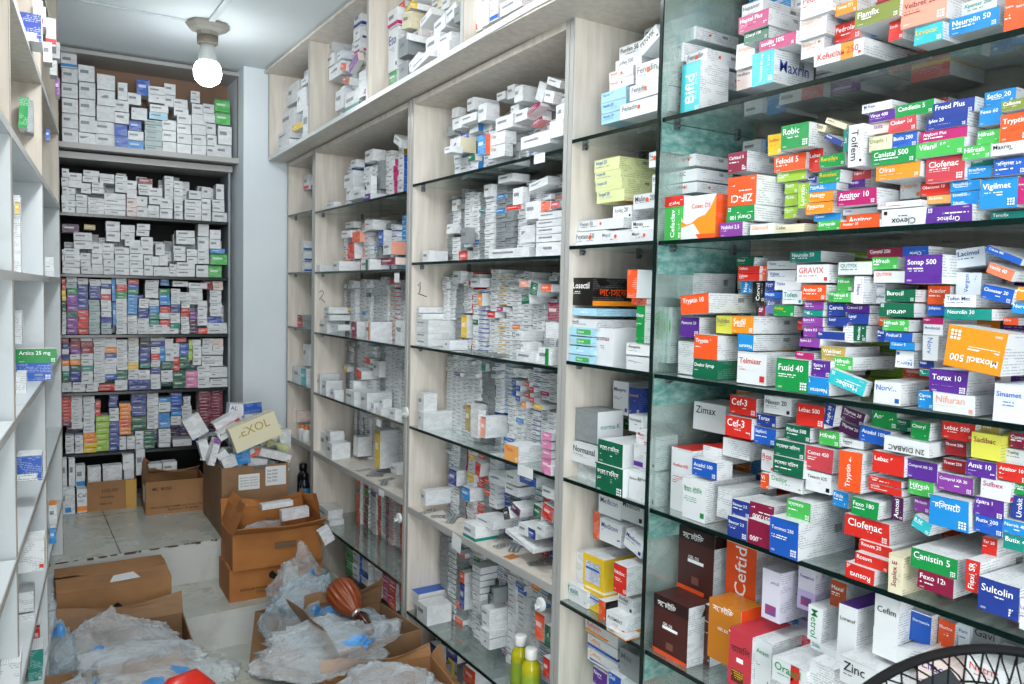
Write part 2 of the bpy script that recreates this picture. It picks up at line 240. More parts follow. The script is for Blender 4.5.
(1.495,0.744,1.417,0.12,0.031,0.013,0,0,'t','Weld','','',''),
(1.465,0.735,1.389,0.13,0.049,0.046,0,0,'l','Sadibac','tc=K','lemon yellow medicine box, the only such on fourth shelf of near glass bay','1/fourth'),
(1.485,0.69,1.405,0.12,0.032,0.026,0,0,'K','Comet','','',''),
(1.485,0.799,1.373,0.12,0.041,0.027,0,0,'r','Trocet 250','','dark red medicine box, first such from right, on fourth shelf of near glass bay','1/fourth'),
(1.485,0.8,1.34,0.12,0.043,0.022,0,0,'r','Trocet 250','','',''),
(1.465,0.741,1.347,0.13,0.052,0.029,0,0,'P','Amit 10','','purple medicine box, second such from left, on fourth shelf of near glass bay','1/fourth'),
(1.485,0.693,1.377,0.12,0.036,0.024,0,0,'W','Toplog','tc=X','white medicine box, second such from right, on fourth shelf of near glass bay','1/fourth'),
(1.465,0.688,1.351,0.13,0.051,0.03,0,0,'R','Anzitor 10','','red medicine box, first such from right, on fourth shelf of near glass bay','1/fourth'),
(1.465,1.0,1.291,0.12,0.052,0.082,0,0,'O','Tryptin 25','v','upright orange medicine box, the only such on fourth shelf of near glass bay','1/fourth'),
(1.465,0.917,1.323,0.13,0.068,0.041,0,0,'R','Lebac 500','','red medicine box, fourth such from right, on fourth shelf of near glass bay','1/fourth'),
(1.475,0.855,1.321,0.13,0.061,0.036,0,0,'P','Comprid XR 30','','purple medicine box, first such from left, on fourth shelf of near glass bay','1/fourth'),
(1.475,0.929,1.284,0.13,0.071,0.013,0,0,'R','প্যারাসিটা','','',''),
(1.475,0.928,1.268,0.13,0.071,0.015,0,0,'R','প্যারাসিটা','','',''),
(1.475,0.855,1.286,0.12,0.049,0.028,0,0,'g','Hifresh','','light green medicine box, first such from right, on fourth shelf of near glass bay','1/fourth'),
(1.475,0.791,1.309,0.13,0.066,0.032,0,0,'V','Comprid XR 30','','violet medicine box, first such from right, on fourth shelf of near glass bay','1/fourth'),
(1.465,0.714,1.316,0.13,0.05,0.035,0,0,'W','Sulbex','tc=M;strip=M','white medicine box, third such from right, on fourth shelf of near glass bay','1/fourth'),
(1.475,0.677,1.324,0.13,0.026,0.02,0,0,'G','Gastrin','','',''),
(1.475,0.677,1.291,0.13,0.03,0.04,0,0,'N','Urokit','v','upright navy medicine box, the only such on fourth shelf of near glass bay','1/fourth'),
(1.485,1.033,1.223,0.12,0.037,0.033,0,0,'b','Finix','','sky blue medicine box, first such from left, on fourth shelf of near glass bay','1/fourth'),
(1.465,0.963,1.223,0.13,0.06,0.035,0,0,'G','Fexo 180','','green medicine box, first such from left, on fourth shelf of near glass bay','1/fourth'),
(1.475,0.9,1.236,0.12,0.024,0.045,0,0,'Q','Amoxi','v','',''),
(1.485,0.857,1.252,0.12,0.03,0.026,0,0,'V','Metacin','','',''),
(1.455,0.789,1.257,0.13,0.073,0.056,0,0,'b','ফিলমেট','','sky blue medicine box, second such from left, on fourth shelf of near glass bay','1/fourth'),
(1.465,0.724,1.281,0.13,0.05,0.034,0,0,'P','Epitra 1','','purple medicine box, first such from right, on fourth shelf of near glass bay','1/fourth'),
(1.465,0.723,1.25,0.13,0.048,0.031,0,0,'B','Rutix 200','','blue medicine box, first such from right, on fourth shelf of near glass bay','1/fourth'),
(1.465,0.677,1.257,0.13,0.044,0.024,0,0,'b','Norvit 40','','sky blue medicine box, first such from right, on fourth shelf of near glass bay','1/fourth'),
(1.465,0.844,1.219,0.1,0.037,0.024,20,0,'C','B-50','','leaning turquoise medicine box, the only such on fourth shelf of near glass bay','1/fourth'),
(1.475,0.963,1.178,0.14,0.099,0.043,0,0,'R','Clofenac','','red medicine box, fourth such from left, on fourth shelf of near glass bay','1/fourth'),
(1.467,0.937,1.146,0.18,0.071,0.021,0,0,'R','Rosuva 20','','flat red medicine box, second such from left, on fourth shelf of near glass bay','1/fourth'),
(1.445,0.93,1.125,0.16,0.073,0.023,0,0,'R','Rosuva','','flat red medicine box, first such from left, on fourth shelf of near glass bay','1/fourth'),
(1.435,0.947,1.098,0.16,0.065,0.031,0,0,'R','Rosuva','i','upside-down red medicine box, the only such on fourth shelf of near glass bay','1/fourth'),
(1.435,0.872,1.12,0.12,0.029,0.075,0,0,'E','Soplex E','v;tc=K','upright cream medicine box, the only such on fourth shelf of near glass bay','1/fourth'),
(1.435,0.8,1.164,0.24,0.089,0.036,0,0,'G','Canistin 5','','flat green medicine box, the only such on fourth shelf of near glass bay','1/fourth'),
(1.435,0.795,1.128,0.2,0.067,0.036,0,0,'K','Fexo 120','','maroon medicine box, first such from left, on fourth shelf of near glass bay','1/fourth'),
(1.425,0.725,1.165,0.2,0.023,0.056,0,0,'R','Flexi SR','v','upright red medicine box, the only such on fourth shelf of near glass bay','1/fourth'),
(1.415,0.675,1.143,0.16,0.066,0.057,0,0,'N','Sultolin','big','navy medicine box, first such from right, on fourth shelf of near glass bay','1/fourth'),
(1.485,0.729,1.208,0.14,0.026,0.03,0,0,'R','Tar 20','','',''),
(1.465,0.675,1.231,0.14,0.042,0.026,0,0,'T','Butix 4','','teal medicine box, the only such on fourth shelf of near glass bay','1/fourth'),
(1.415,0.632,1.13,0.1,0.018,0.051,0,0,'W','Lilac','tc=V','',''),
(1.545,1.499,0.938,0.12,0.131,0.172,0,0,'m','GELUX','tall','dark brown syrup carton, second such from left, on fifth shelf of near glass bay','1/fifth'),
(1.571,1.504,1.031,0.12,0.129,0.014,0,0,'m','Gelux','','',''),
(1.455,1.494,0.775,0.12,0.127,0.155,0,0,'m','GELUX','tall','dark brown syrup carton, first such from left, on fifth shelf of near glass bay','1/fifth'),
(1.513,1.419,0.776,0.1,0.023,0.158,0,0,'m','Gelux','','dark brown syrup carton, first such from right, on fifth shelf of near glass bay','1/fifth'),
(1.555,1.354,0.956,0.12,0.097,0.156,0,0,'O','Ceftid','v;tall','upright orange syrup carton, the only such on fifth shelf of near glass bay','1/fifth'),
(1.475,1.328,0.822,0.078,0.103,0.149,0,0,'U','Ceftid','tall','gold and orange syrup carton, the only such on fifth shelf of near glass bay','1/fifth'),
(1.555,1.298,0.867,0.1,0.031,0.023,0,0,'O','Cf','','',''),
(1.485,1.201,0.959,0.12,0.051,0.117,0,0,'J','Fexamol','tall','lilac syrup carton, first such from left, on fifth shelf of near glass bay','1/fifth'),
(1.515,1.129,0.993,0.12,0.046,0.099,0,0,'J','Fexamol','tall','lilac syrup carton, first such from right, on fifth shelf of near glass bay','1/fifth'),
(1.475,1.074,0.94,0.12,0.036,0.076,0,0,'W','Metrol','v;tc=G','upright white syrup carton, first such from left, on fifth shelf of near glass bay','1/fifth'),
(1.515,1.049,1.007,0.12,0.037,0.057,0,0,'n','Maxal','','burnt orange medicine box, the only such on fifth shelf of near glass bay','1/fifth'),
(1.435,1.241,0.8,0.14,0.071,0.134,0,0,'q','তামিল','tall','rose red syrup carton, first such from left, on fifth shelf of near glass bay','1/fifth'),
(1.445,1.183,0.814,0.14,0.046,0.11,0,0,'W','Anset','tc=G','white syrup carton, first such from left, on fifth shelf of near glass bay','1/fifth'),
(1.415,1.089,0.834,0.14,0.087,0.052,0,0,'W','Orasol','tc=G;band=R','white syrup carton, second such from left, on fifth shelf of near glass bay','1/fifth'),
(1.547,1.146,0.856,0.16,0.027,0.026,0,0,'q','','','rose red syrup carton, first such from right, on fifth shelf of near glass bay','1/fifth'),
(1.425,1.016,0.861,0.14,0.059,0.051,0,0,'W','','','white syrup carton, third such from left, on fifth shelf of near glass bay','1/fifth'),
(1.473,1.045,0.895,0.14,0.073,0.017,0,0,'W','Rolac','tc=T','flat white medicine box, the only such on fifth shelf of near glass bay','1/fifth'),
(1.465,0.989,0.949,0.12,0.044,0.125,0,0,'W','Loracef','v;tc=X;top=P;tall','upright white syrup carton, first such from right, on fifth shelf of near glass bay','1/fifth'),
(1.455,0.899,1.002,0.1,0.051,0.123,0,0,'W','Cefim','tc=X;top=P;tall','white syrup carton, second such from right, on fifth shelf of near glass bay','1/fifth'),
(1.495,0.852,1.011,0.12,0.042,0.062,0,0,'B','Dermazole','tall','blue syrup carton, the only such on fifth shelf of near glass bay','1/fifth'),
(1.515,0.812,1.008,0.1,0.032,0.053,0,0,'O','Fluclox','','orange medicine box, first such from right, on fifth shelf of near glass bay','1/fifth'),
(1.525,0.785,1.01,0.1,0.021,0.05,0,0,'j','Purit','tc=N','blue-marked white medicine box, the only such on fifth shelf of near glass bay','1/fifth'),
(1.535,0.75,1.013,0.12,0.048,0.057,0,0,'z','Gavi','tc=X','grey medicine box, the only such on fifth shelf of near glass bay','1/fifth'),
(1.445,0.779,0.959,0.12,0.088,0.046,0,0,'F','Lilac','tc=P','peach medicine box, the only such on fifth shelf of near glass bay','1/fifth'),
(1.455,0.848,0.964,0.12,0.062,0.031,-15,0,'W','','','leaning white medicine box, the only such on fifth shelf of near glass bay','1/fifth'),
(1.515,1.072,0.874,0.14,0.053,0.028,0,0,'W','Rolac','tc=T','white syrup carton, fourth such from left, on fifth shelf of near glass bay','1/fifth'),
(1.415,0.908,0.902,0.14,0.12,0.052,0,0,'W','Zinc','tc=X','white syrup carton, third such from right, on fifth shelf of near glass bay','1/fifth'),
(1.435,0.698,0.992,0.12,0.065,0.05,0,0,'W','Nutrix','tc=R','white syrup carton, first such from right, on fifth shelf of near glass bay','1/fifth'),
(1.555,1.624,2.378,0.16,0.092,0.038,0,0,'W','Fenadin','dot','flat white medicine box, second such from right, on top shelf of narrow glass bay','1b/top'),
(1.535,1.594,2.334,0.16,0.074,0.032,0,0,'W','Fenadin','dot','',''),
(1.495,1.576,2.278,0.1,0.038,0.049,0,0,'W','Fen','v','',''),
(1.505,1.521,2.253,0.14,0.072,0.036,0,0,'W','Fenadin','dot','white medicine box, second such from right, on top shelf of narrow glass bay','1b/top'),
(1.575,1.61,2.429,0.14,0.064,0.032,0,0,'W','Fenadin','dot','',''),
(1.465,1.599,2.24,0.1,0.059,0.027,0,0,'W','Fenadin','dot','',''),
(1.465,1.598,2.208,0.1,0.057,0.035,0,0,'W','Fenadin','dot','',''),
(1.465,1.598,2.171,0.1,0.056,0.035,0,0,'W','Fenadin','dot','',''),
(1.465,1.597,2.139,0.1,0.054,0.027,0,0,'W','Fenadin','dot','',''),
(1.615,1.596,2.265,0.12,0.077,0.046,0,0,'W','Fenadin','dot','white medicine box, first such from right, on top shelf of narrow glass bay','1b/top'),
(1.579,1.543,2.205,0.12,0.107,0.044,0,0,'W','Fenadin','dot','flat white medicine box, first such from right, on top shelf of narrow glass bay','1b/top'),
(1.535,1.811,2.349,0.12,0.113,0.038,0,0,'W','Purifen 500','tc=X','flat white medicine box, fourth such from left, on top shelf of narrow glass bay','1b/top'),
(1.495,1.693,2.341,0.12,0.079,0.04,-28,0,'W','PENVIK','tc=X','leaning white medicine box, first such from left, on top shelf of narrow glass bay','1b/top'),
(1.515,1.625,2.302,0.12,0.044,0.058,-25,0,'W','PENVIK','tc=X','leaning white medicine box, first such from right, on top shelf of narrow glass bay','1b/top'),
(1.525,1.812,2.312,0.12,0.115,0.031,0,0,'W','Purifen 500','tc=X','flat white medicine box, third such from left, on top shelf of narrow glass bay','1b/top'),
(1.505,1.82,2.28,0.12,0.107,0.025,0,0,'W','Fimoxyl','dot;tc=O','',''),
(1.505,1.818,2.253,0.12,0.107,0.026,0,0,'W','Fimoxyl','dot;tc=O','',''),
(1.485,1.826,2.217,0.12,0.11,0.029,0,0,'i','Napdas 20','tc=B','',''),
(1.485,1.825,2.186,0.12,0.11,0.029,0,0,'i','Napdas 20','tc=B','',''),
(1.485,1.823,2.155,0.12,0.11,0.029,0,0,'i','Napdas 20','tc=B','',''),
(1.465,1.659,2.245,0.14,0.099,0.051,0,0,'W','Fenadin','dot','white medicine box, first such from left, on top shelf of narrow glass bay','1b/top'),
(1.455,1.658,2.195,0.14,0.123,0.039,0,0,'W','Fenadin','dot','flat white medicine box, third such from right, on top shelf of narrow glass bay','1b/top'),
(1.445,1.671,2.147,0.14,0.152,0.04,0,0,'W','Fenadin','dot','flat white medicine box, fourth such from right, on top shelf of narrow glass bay','1b/top'),
(1.485,1.849,2.023,0.14,0.115,0.036,0,0,'y','Sergel 20','tc=B','flat pale yellow medicine box, first such from left, on second shelf of narrow glass bay','1b/second'),
(1.485,1.843,1.991,0.14,0.118,0.028,0,0,'y','Sergel 20','tc=B','flat pale yellow medicine box, second such from left, on second shelf of narrow glass bay','1b/second'),
(1.485,1.838,1.963,0.14,0.119,0.031,0,0,'y','Sergel 20','tc=B','',''),
(1.485,1.828,1.93,0.14,0.123,0.035,0,0,'y','Sergel 20','tc=B','flat pale yellow medicine box, first such from right, on second shelf of narrow glass bay','1b/second'),
(1.495,1.784,1.881,0.1,0.081,0.035,0,0,'W','Rolac 20','tc=X;top=O','',''),
(1.465,1.848,1.848,0.12,0.214,0.03,0,0,'W','Fexten 50','dot','flat white medicine box, second such from left, on second shelf of narrow glass bay','1b/second'),
(1.455,1.882,1.808,0.12,0.146,0.043,0,0,'W','Fexten 50','dot','flat white medicine box, first such from left, on second shelf of narrow glass bay','1b/second'),
(1.455,1.765,1.806,0.12,0.129,0.038,0,0,'W','Mepid','dot','flat white medicine box, third such from left, on second shelf of narrow glass bay','1b/second'),
(1.445,1.633,1.803,0.12,0.11,0.032,0,0,'W','Mepid','dot','flat white medicine box, fourth such from left, on second shelf of narrow glass bay','1b/second'),
(1.475,1.659,1.901,0.1,0.11,0.041,0,0,'W','Maline 20','dot','flat white medicine box, third such from right, on second shelf of narrow glass bay','1b/second'),
(1.465,1.649,1.834,0.12,0.116,0.03,0,0,'W','Monas','tc=X','flat white medicine box, fourth such from right, on second shelf of narrow glass bay','1b/second'),
(1.495,1.655,2.014,0.1,0.043,0.041,0,0,'W','Fe','dot','',''),
(1.485,1.625,1.945,0.1,0.048,0.049,0,0,'W','Fe','dot','',''),
(1.535,1.567,2.004,0.14,0.049,0.031,0,0,'W','Fenadin','dot','',''),
(1.515,1.563,1.96,0.13,0.098,0.031,0,0,'W','DOX-C','tc=X','flat white medicine box, second such from right, on second shelf of narrow glass bay','1b/second'),
(1.515,1.559,1.928,0.13,0.095,0.027,0,0,'W','Cardovas','dot','',''),
(1.531,1.613,2.018,0.13,0.069,0.047,0,0,'W','Fenadin','dot','white medicine box, second such from right, on second shelf of narrow glass bay','1b/second'),
(1.455,1.91,1.652,0.2,0.103,0.082,0,0,'X','Losectil','side=X;st=লোসেকটিল;stc=O;big','black medicine box, the only such on third shelf of narrow glass bay','1b/third'),
(1.455,1.685,1.676,0.12,0.042,0.078,0,0,'O','','side=W','orange medicine box, the only such on third shelf of narrow glass bay','1b/third'),
(1.455,1.646,1.566,0.1,0.036,0.102,0,0,'G','Daxy','','green medicine box, the only such on third shelf of narrow glass bay','1b/third'),
(1.465,1.824,1.494,0.12,0.108,0.107,0,0,'W','Glucomax','tc=K;side=W','white medicine box, first such from left, on third shelf of narrow glass bay','1b/third'),
(1.445,1.902,1.533,0.12,0.109,0.024,0,0,'i','Osicum','pill','',''),
(1.445,1.901,1.505,0.12,0.107,0.024,0,0,'i','Osicum','pill','',''),
(1.445,1.902,1.477,0.12,0.106,0.024,0,0,'i','Osicum','pill','',''),
(1.445,1.904,1.451,0.12,0.102,0.022,0,0,'i','Osicum','pill','',''),
(1.455,1.902,1.592,0.22,0.125,0.022,0,0,'i','Dolo-Cum','pill','',''),
(1.455,1.905,1.558,0.2,0.133,0.026,0,0,'W','Rexedil','','',''),
(1.455,1.646,1.497,0.1,0.108,0.031,0,0,'W','Alvopenix','tc=X','flat white medicine box, second such from left, on third shelf of narrow glass bay','1b/third'),
(1.445,1.633,1.459,0.1,0.107,0.037,0,0,'W','Alvopenix','tc=X','flat white medicine box, first such from right, on third shelf of narrow glass bay','1b/third'),
(1.485,1.689,1.627,0.12,0.062,0.017,0,0,'O','','','',''),
(1.495,1.611,1.564,0.08,0.085,0.102,0,0,'W','Tas','tc=R;circ','white medicine box, third such from left, on third shelf of narrow glass bay','1b/third'),
(1.493,1.589,1.489,0.1,0.041,0.047,0,0,'W','','','white medicine box, second such from left, on third shelf of narrow glass bay','1b/third'),
(1.535,1.624,1.674,0.12,0.091,0.066,0,0,'W','Cosec','','white medicine box, second such from right, on third shelf of narrow glass bay','1b/third'),
(1.565,1.564,1.672,0.12,0.078,0.07,0,0,'W','','','white medicine box, first such from right, on third shelf of narrow glass bay','1b/third'),
(1.575,1.861,1.333,0.1,0.07,0.101,0,0,'W','Maxpro','tc=P','white medicine box, second such from left, on fourth shelf of narrow glass bay','1b/fourth'),
(1.555,1.775,1.334,0.12,0.048,0.078,0,0,'N','Losectil','side=N;tc=Y','navy medicine box, the only such on fourth shelf of narrow glass bay','1b/fourth'),
(1.475,1.899,1.249,0.098,0.111,0.096,0,0,'z','','side=W;st=norma-K;stc=T','grey medicine box, the only such on fourth shelf of narrow glass bay','1b/fourth'),
(1.515,1.72,1.279,0.12,0.062,0.048,0,0,'W','Normanal','tc=X','',''),
(1.465,1.887,1.165,0.14,0.137,0.061,0,0,'W','Normanal','tc=X','white medicine box, first such from left, on fourth shelf of narrow glass bay','1b/fourth'),
(1.485,1.635,1.253,0.12,0.096,0.035,0,0,'W','Maxpro','tc=R','flat white medicine box, second such from left, on fourth shelf of narrow glass bay','1b/fourth'),
(1.489,1.905,1.107,0.16,0.147,0.056,0,0,'W','','tc=X','flat white medicine box, first such from left, on fourth shelf of narrow glass bay','1b/fourth'),
(1.445,1.745,1.195,0.14,0.11,0.066,0,0,'D','ডেরোফিক্স','side=W','dark green medicine box, first such from right, on fourth shelf of narrow glass bay','1b/fourth'),
(1.435,1.736,1.121,0.14,0.122,0.083,0,0,'D','ডেরোফিক্স','side=W','dark green medicine box, first such from left, on fourth shelf of narrow glass bay','1b/fourth'),
(1.465,1.628,1.204,0.12,0.079,0.065,0,0,'W','','tc=X;strip=P','white medicine box, third such from right, on fourth shelf of narrow glass bay','1b/fourth'),
(1.455,1.644,1.122,0.14,0.061,0.084,0,0,'W','Azimex 400','tc=X','white medicine box, third such from left, on fourth shelf of narrow glass bay','1b/fourth'),
(1.575,1.649,1.321,0.12,0.142,0.037,0,0,'W','','','flat white medicine box, second such from right, on fourth shelf of narrow glass bay','1b/fourth'),
(1.575,1.645,1.289,0.12,0.133,0.037,0,0,'W','','','flat white medicine box, first such from right, on fourth shelf of narrow glass bay','1b/fourth'),
(1.453,1.593,1.224,0.08,0.048,0.09,0,0,'W','সেফ','tc=M','white medicine box, second such from right, on fourth shelf of narrow glass bay','1b/fourth'),
(1.455,1.606,1.125,0.08,0.074,0.092,0,0,'W','Azimex 400','tc=X','white medicine box, first such from right, on fourth shelf of narrow glass bay','1b/fourth'),
(1.535,1.911,0.933,0.08,0.028,0.086,0,0,'O','','v','',''),
(1.525,1.836,1.012,0.12,0.105,0.064,0,0,'W','Medicon','tc=N','white medicine box, third such from left, on fifth shelf of narrow glass bay','1b/fifth'),
(1.515,1.724,1.024,0.12,0.095,0.064,0,0,'W','Medicon','tc=X','white medicine box, first such from right, on fifth shelf of narrow glass bay','1b/fifth'),
(1.505,1.806,0.942,0.12,0.098,0.068,0,0,'W','Medicon','tc=N','white medicine box, fourth such from left, on fifth shelf of narrow glass bay','1b/fifth'),
(1.485,1.68,0.948,0.12,0.079,0.052,15,0,'W','Medicon','tc=N','leaning white medicine box, the only such on fifth shelf of narrow glass bay','1b/fifth'),
(1.495,1.928,0.799,0.1,0.055,0.098,0,0,'W','','','white medicine box, second such from left, on fifth shelf of narrow glass bay','1b/fifth'),
(1.485,1.858,0.809,0.14,0.099,0.1,0,0,'Y','Alatrol','side=Y;lb','yellow medicine box, first such from left, on fifth shelf of narrow glass bay','1b/fifth'),
(1.475,1.841,0.73,0.14,0.098,0.06,0,0,'Y','Alatrol','side=Y;lb','yellow medicine box, first such from right, on fifth shelf of narrow glass bay','1b/fifth'),
(1.465,1.911,0.726,0.12,0.109,0.051,0,0,'W','Texit','tc=T','',''),
(1.525,2.006,0.706,0.12,0.08,0.012,0,0,'W','Texit','tc=T','',''),
(1.445,1.686,0.849,0.2,0.056,0.082,0,0,'R','Inteloc','','red medicine box, the only such on fifth shelf of narrow glass bay','1b/fifth'),
(1.475,1.696,0.771,0.14,0.064,0.045,0,0,'W','Amlet','tc=X','',''),
(1.455,1.774,0.728,0.08,0.032,0.055,0,0,'O','','side=X','',''),
(1.435,1.687,0.725,0.14,0.083,0.049,0,0,'W','AUGMENT','tc=X;strip=A','white medicine box, third such from right, on fifth shelf of narrow glass bay','1b/fifth'),
(1.42,1.667,0.706,0.05,0.082,0.012,0,0,'W','AUGMENT','tc=X;strip=A','flat white medicine box, first such from right, on fifth shelf of narrow glass bay','1b/fifth'),
(1.515,1.849,0.62,0.12,0.156,0.041,0,0,'W','Kefuclav','tc=R;strip=A','flat white medicine box, first such from left, on lowest shelf of narrow glass bay','1b/sixth'),
(1.515,1.841,0.577,0.12,0.143,0.038,0,0,'W','Cefora','tc=A;strip=B','flat white medicine box, second such from left, on lowest shelf of narrow glass bay','1b/sixth'),
(1.505,1.826,0.541,0.12,0.142,0.038,0,0,'W','Cefora','tc=A;strip=B','flat white medicine box, first such from right, on lowest shelf of narrow glass bay','1b/sixth'),
(1.505,1.835,0.486,0.1,0.068,0.049,0,0,'P','Nerv','','',''),
(1.473,1.728,0.527,0.1,0.055,0.047,0,0,'B','Dol','','',''),
(1.495,1.69,0.588,0.1,0.091,0.077,0,0,'z','Max','','grey medicine box, the only such on lowest shelf of narrow glass bay','1b/sixth'),
(1.535,2.884,2.361,0.036,0.052,0.038,0,0,'W','Acifix','','',''),
(1.525,2.845,2.311,0.03,0.081,0.041,0,0,'W','Acifix','','',''),
(1.515,2.722,2.362,0.11,0.057,0.046,0,0,'W','Esofa','','',''),
(1.505,2.718,2.307,0.041,0.119,0.03,0,0,'W','Esofa','','',''),
(1.495,2.597,2.306,0.056,0.059,0.062,0,0,'W','Esofa','','',''),
(1.535,2.921,2.297,0.03,0.07,0.042,0,0,'z','','','',''),
(1.505,2.823,2.219,0.072,0.083,0.057,0,0,'W','Cef','side=E','',''),
(1.465,2.546,2.177,0.03,0.058,0.069,0,0,'b','Amdo','side=O','',''),
(1.475,2.635,2.144,0.03,0.053,0.024,0,0,'D','Zox','','',''),
(1.535,2.465,2.361,0.048,0.049,0.046,0,0,'W','Adovas','tc=b','',''),
(1.515,2.383,2.334,0.067,0.052,0.053,0,0,'W','Adovas','','',''),
(1.475,2.224,2.247,0.037,0.081,0.01,-14,0,'K','ALATROL','','',''),
(1.465,2.187,2.201,0.034,0.06,0.014,-14,0,'K','ALATROL','','',''),
(1.485,2.424,2.24,0.1,0.113,0.045,0,0,'W','Cardi','tc=N','',''),
(1.485,2.318,2.246,0.1,0.081,0.038,0,0,'W','Cardi','','',''),
(1.485,2.467,2.191,0.047,0.099,0.043,0,0,'W','Clop','','white medicine box, sixth such from left, on top shelf of middle wooden bay','2/top'),
(1.485,2.466,2.146,0.033,0.101,0.044,0,0,'W','Clop','','white medicine box, sixth such from right, on top shelf of middle wooden bay','2/top'),
(1.455,2.183,2.139,0.1,0.167,0.041,0,0,'W','Losart','top=R','',''),
(1.535,2.273,2.323,0.1,0.046,0.062,25,0,'W','Nap','','',''),
(1.515,2.17,2.33,0.1,0.079,0.024,22,0,'W','Nap','','',''),
(1.485,2.152,2.276,0.031,0.055,0.036,18,0,'W','Maxima','tc=N','',''),
(1.445,2.048,2.152,0.1,0.071,0.049,0,0,'W','Ind','tc=X','',''),
(1.465,2.06,2.204,0.1,0.043,0.055,0,0,'W','Cef','tc=A','',''),
(1.455,2.786,2.192,0.049,0.06,0.025,0,0,'W','','','',''),
(1.455,2.966,1.786,0.086,0.056,0.048,0,0,'W','Sec','','',''),
(1.555,2.908,1.996,0.1,0.053,0.046,0,0,'W','Ome','tc=R','',''),
(1.535,2.904,1.9,0.044,0.073,0.039,0,0,'W','Met','','',''),
(1.515,2.581,2.021,0.035,0.053,0.044,0,0,'W','Azi','','',''),
(1.495,2.424,2.047,0.07,0.097,0.028,0,0,'W','Zith','','',''),
(1.485,2.326,1.975,0.03,0.061,0.057,0,0,'W','','','',''),
(1.465,2.319,1.934,0.03,0.092,0.015,0,0,'R','','','',''),
(1.495,2.216,2.006,0.1,0.111,0.027,-8,0,'W','Losectil','tc=X','',''),
(1.455,2.19,1.914,0.1,0.076,0.057,0,0,'W','Lumona','tc=X','',''),
(1.465,2.126,1.923,0.1,0.053,0.029,0,0,'O','Sita','','',''),
(1.465,2.073,1.924,0.1,0.047,0.021,0,0,'c','Sita','','',''),
(1.455,2.088,1.891,0.1,0.129,0.022,0,0,'W','Fenat','tc=K','',''),
(1.455,2.093,1.867,0.1,0.142,0.021,0,0,'W','Fenat','tc=K','',''),
(1.455,2.092,1.844,0.1,0.142,0.021,0,0,'W','Fenat','tc=K','',''),
(1.455,2.091,1.82,0.1,0.142,0.023,0,0,'W','Fenat','tc=K','',''),
(1.455,2.09,1.784,0.1,0.142,0.043,0,0,'W','Fenat','tc=K','',''),
(1.495,2.714,1.86,0.03,0.051,0.058,0,0,'z','','','',''),
(1.475,2.244,1.841,0.1,0.093,0.056,0,0,'W','Amlo','tc=V','',''),
(1.465,2.348,1.78,0.1,0.261,0.035,0,0,'W','Emep','tc=K','',''),
(1.535,2.795,1.784,0.1,0.07,0.043,0,0,'R','','','',''),
(1.455,3.036,1.566,0.135,0.029,0.024,0,0,'W','','','',''),
(1.455,3.013,1.539,0.161,0.05,0.024,0,0,'W','','','',''),
(1.455,2.991,1.512,0.164,0.115,0.026,0,0,'W','Ceft','','',''),
(1.455,2.99,1.486,0.164,0.115,0.024,0,0,'W','Ceft','','',''),
(1.455,2.989,1.461,0.164,0.115,0.025,0,0,'W','Ceft','','',''),
(1.455,2.988,1.433,0.164,0.115,0.029,0,0,'W','Ceft','','',''),
(1.555,2.814,1.507,0.1,0.048,0.091,0,0,'Y','','v','',''),
(1.445,2.754,1.437,0.08,0.051,0.037,0,0,'W','','tc=b','',''),
(1.535,2.845,1.703,0.036,0.067,0.049,0,0,'W','','','',''),
(1.525,2.677,1.681,0.1,0.075,0.035,0,0,'W','','','',''),
(1.535,2.656,1.617,0.1,0.029,0.049,0,0,'A','','','',''),
(1.535,2.571,1.562,0.1,0.058,0.022,0,0,'R','Flu','','',''),
(1.535,2.509,1.583,0.1,0.043,0.017,0,0,'M','Lam','','',''),
(1.495,2.29,1.677,0.1,0.055,0.025,0,0,'S','','','',''),
(1.495,2.227,1.659,0.1,0.04,0.043,10,0,'D','Met','','',''),
(1.495,2.279,1.624,0.1,0.046,0.032,-5,0,'D','Zol','','',''),
(1.485,2.142,1.662,0.1,0.057,0.024,0,0,'O','Bisl','','',''),
(1.475,2.082,1.588,0.1,0.068,0.057,0,0,'K','Ramoril','','',''),
(1.465,2.269,1.5,0.086,0.044,0.032,0,0,'W','','','',''),
(1.455,2.222,1.467,0.06,0.037,0.03,0,0,'W','','','',''),
(1.445,2.044,1.529,0.1,0.071,0.049,0,0,'W','NeoK','tc=X','',''),
(1.44,2.182,1.436,0.1,0.122,0.034,0,0,'W','OT DIO','tc=N','',''),
(1.445,2.084,1.445,0.1,0.074,0.052,0,0,'W','Gluc','tc=G;band=G','',''),
(1.455,2.993,1.183,0.062,0.055,0.073,0,0,'W','','','',''),
(1.445,2.966,1.111,0.134,0.046,0.072,0,0,'W','','tc=b','',''),
(1.515,2.698,1.156,0.1,0.042,0.103,0,0,'t','','v','',''),
(1.485,2.594,1.151,0.033,0.057,0.103,0,0,'W','','','white medicine box, first such from right, on fourth shelf of middle wooden bay','2/fourth'),
(1.495,2.547,1.144,0.1,0.038,0.079,0,0,'S','','v','',''),
(1.44,2.26,1.103,0.095,0.088,0.055,0,0,'a','Tixim','tc=R','light amber medicine box, the only such on fourth shelf of middle wooden bay','2/fourth'),
(1.455,2.073,1.191,0.1,0.052,0.024,0,0,'p','','','',''),
(1.455,2.072,1.162,0.1,0.052,0.025,0,0,'p','','','',''),
(1.455,2.072,1.134,0.1,0.05,0.024,0,0,'p','','','',''),
(1.455,2.073,1.097,0.1,0.051,0.042,0,0,'p','','','',''),
(1.431,2.031,1.089,0.1,0.033,0.026,0,0,'p','','','',''),
(1.555,2.432,1.318,0.1,0.027,0.017,0,0,'B','','','',''),
(1.555,2.405,1.302,0.1,0.029,0.019,0,0,'B','','','',''),
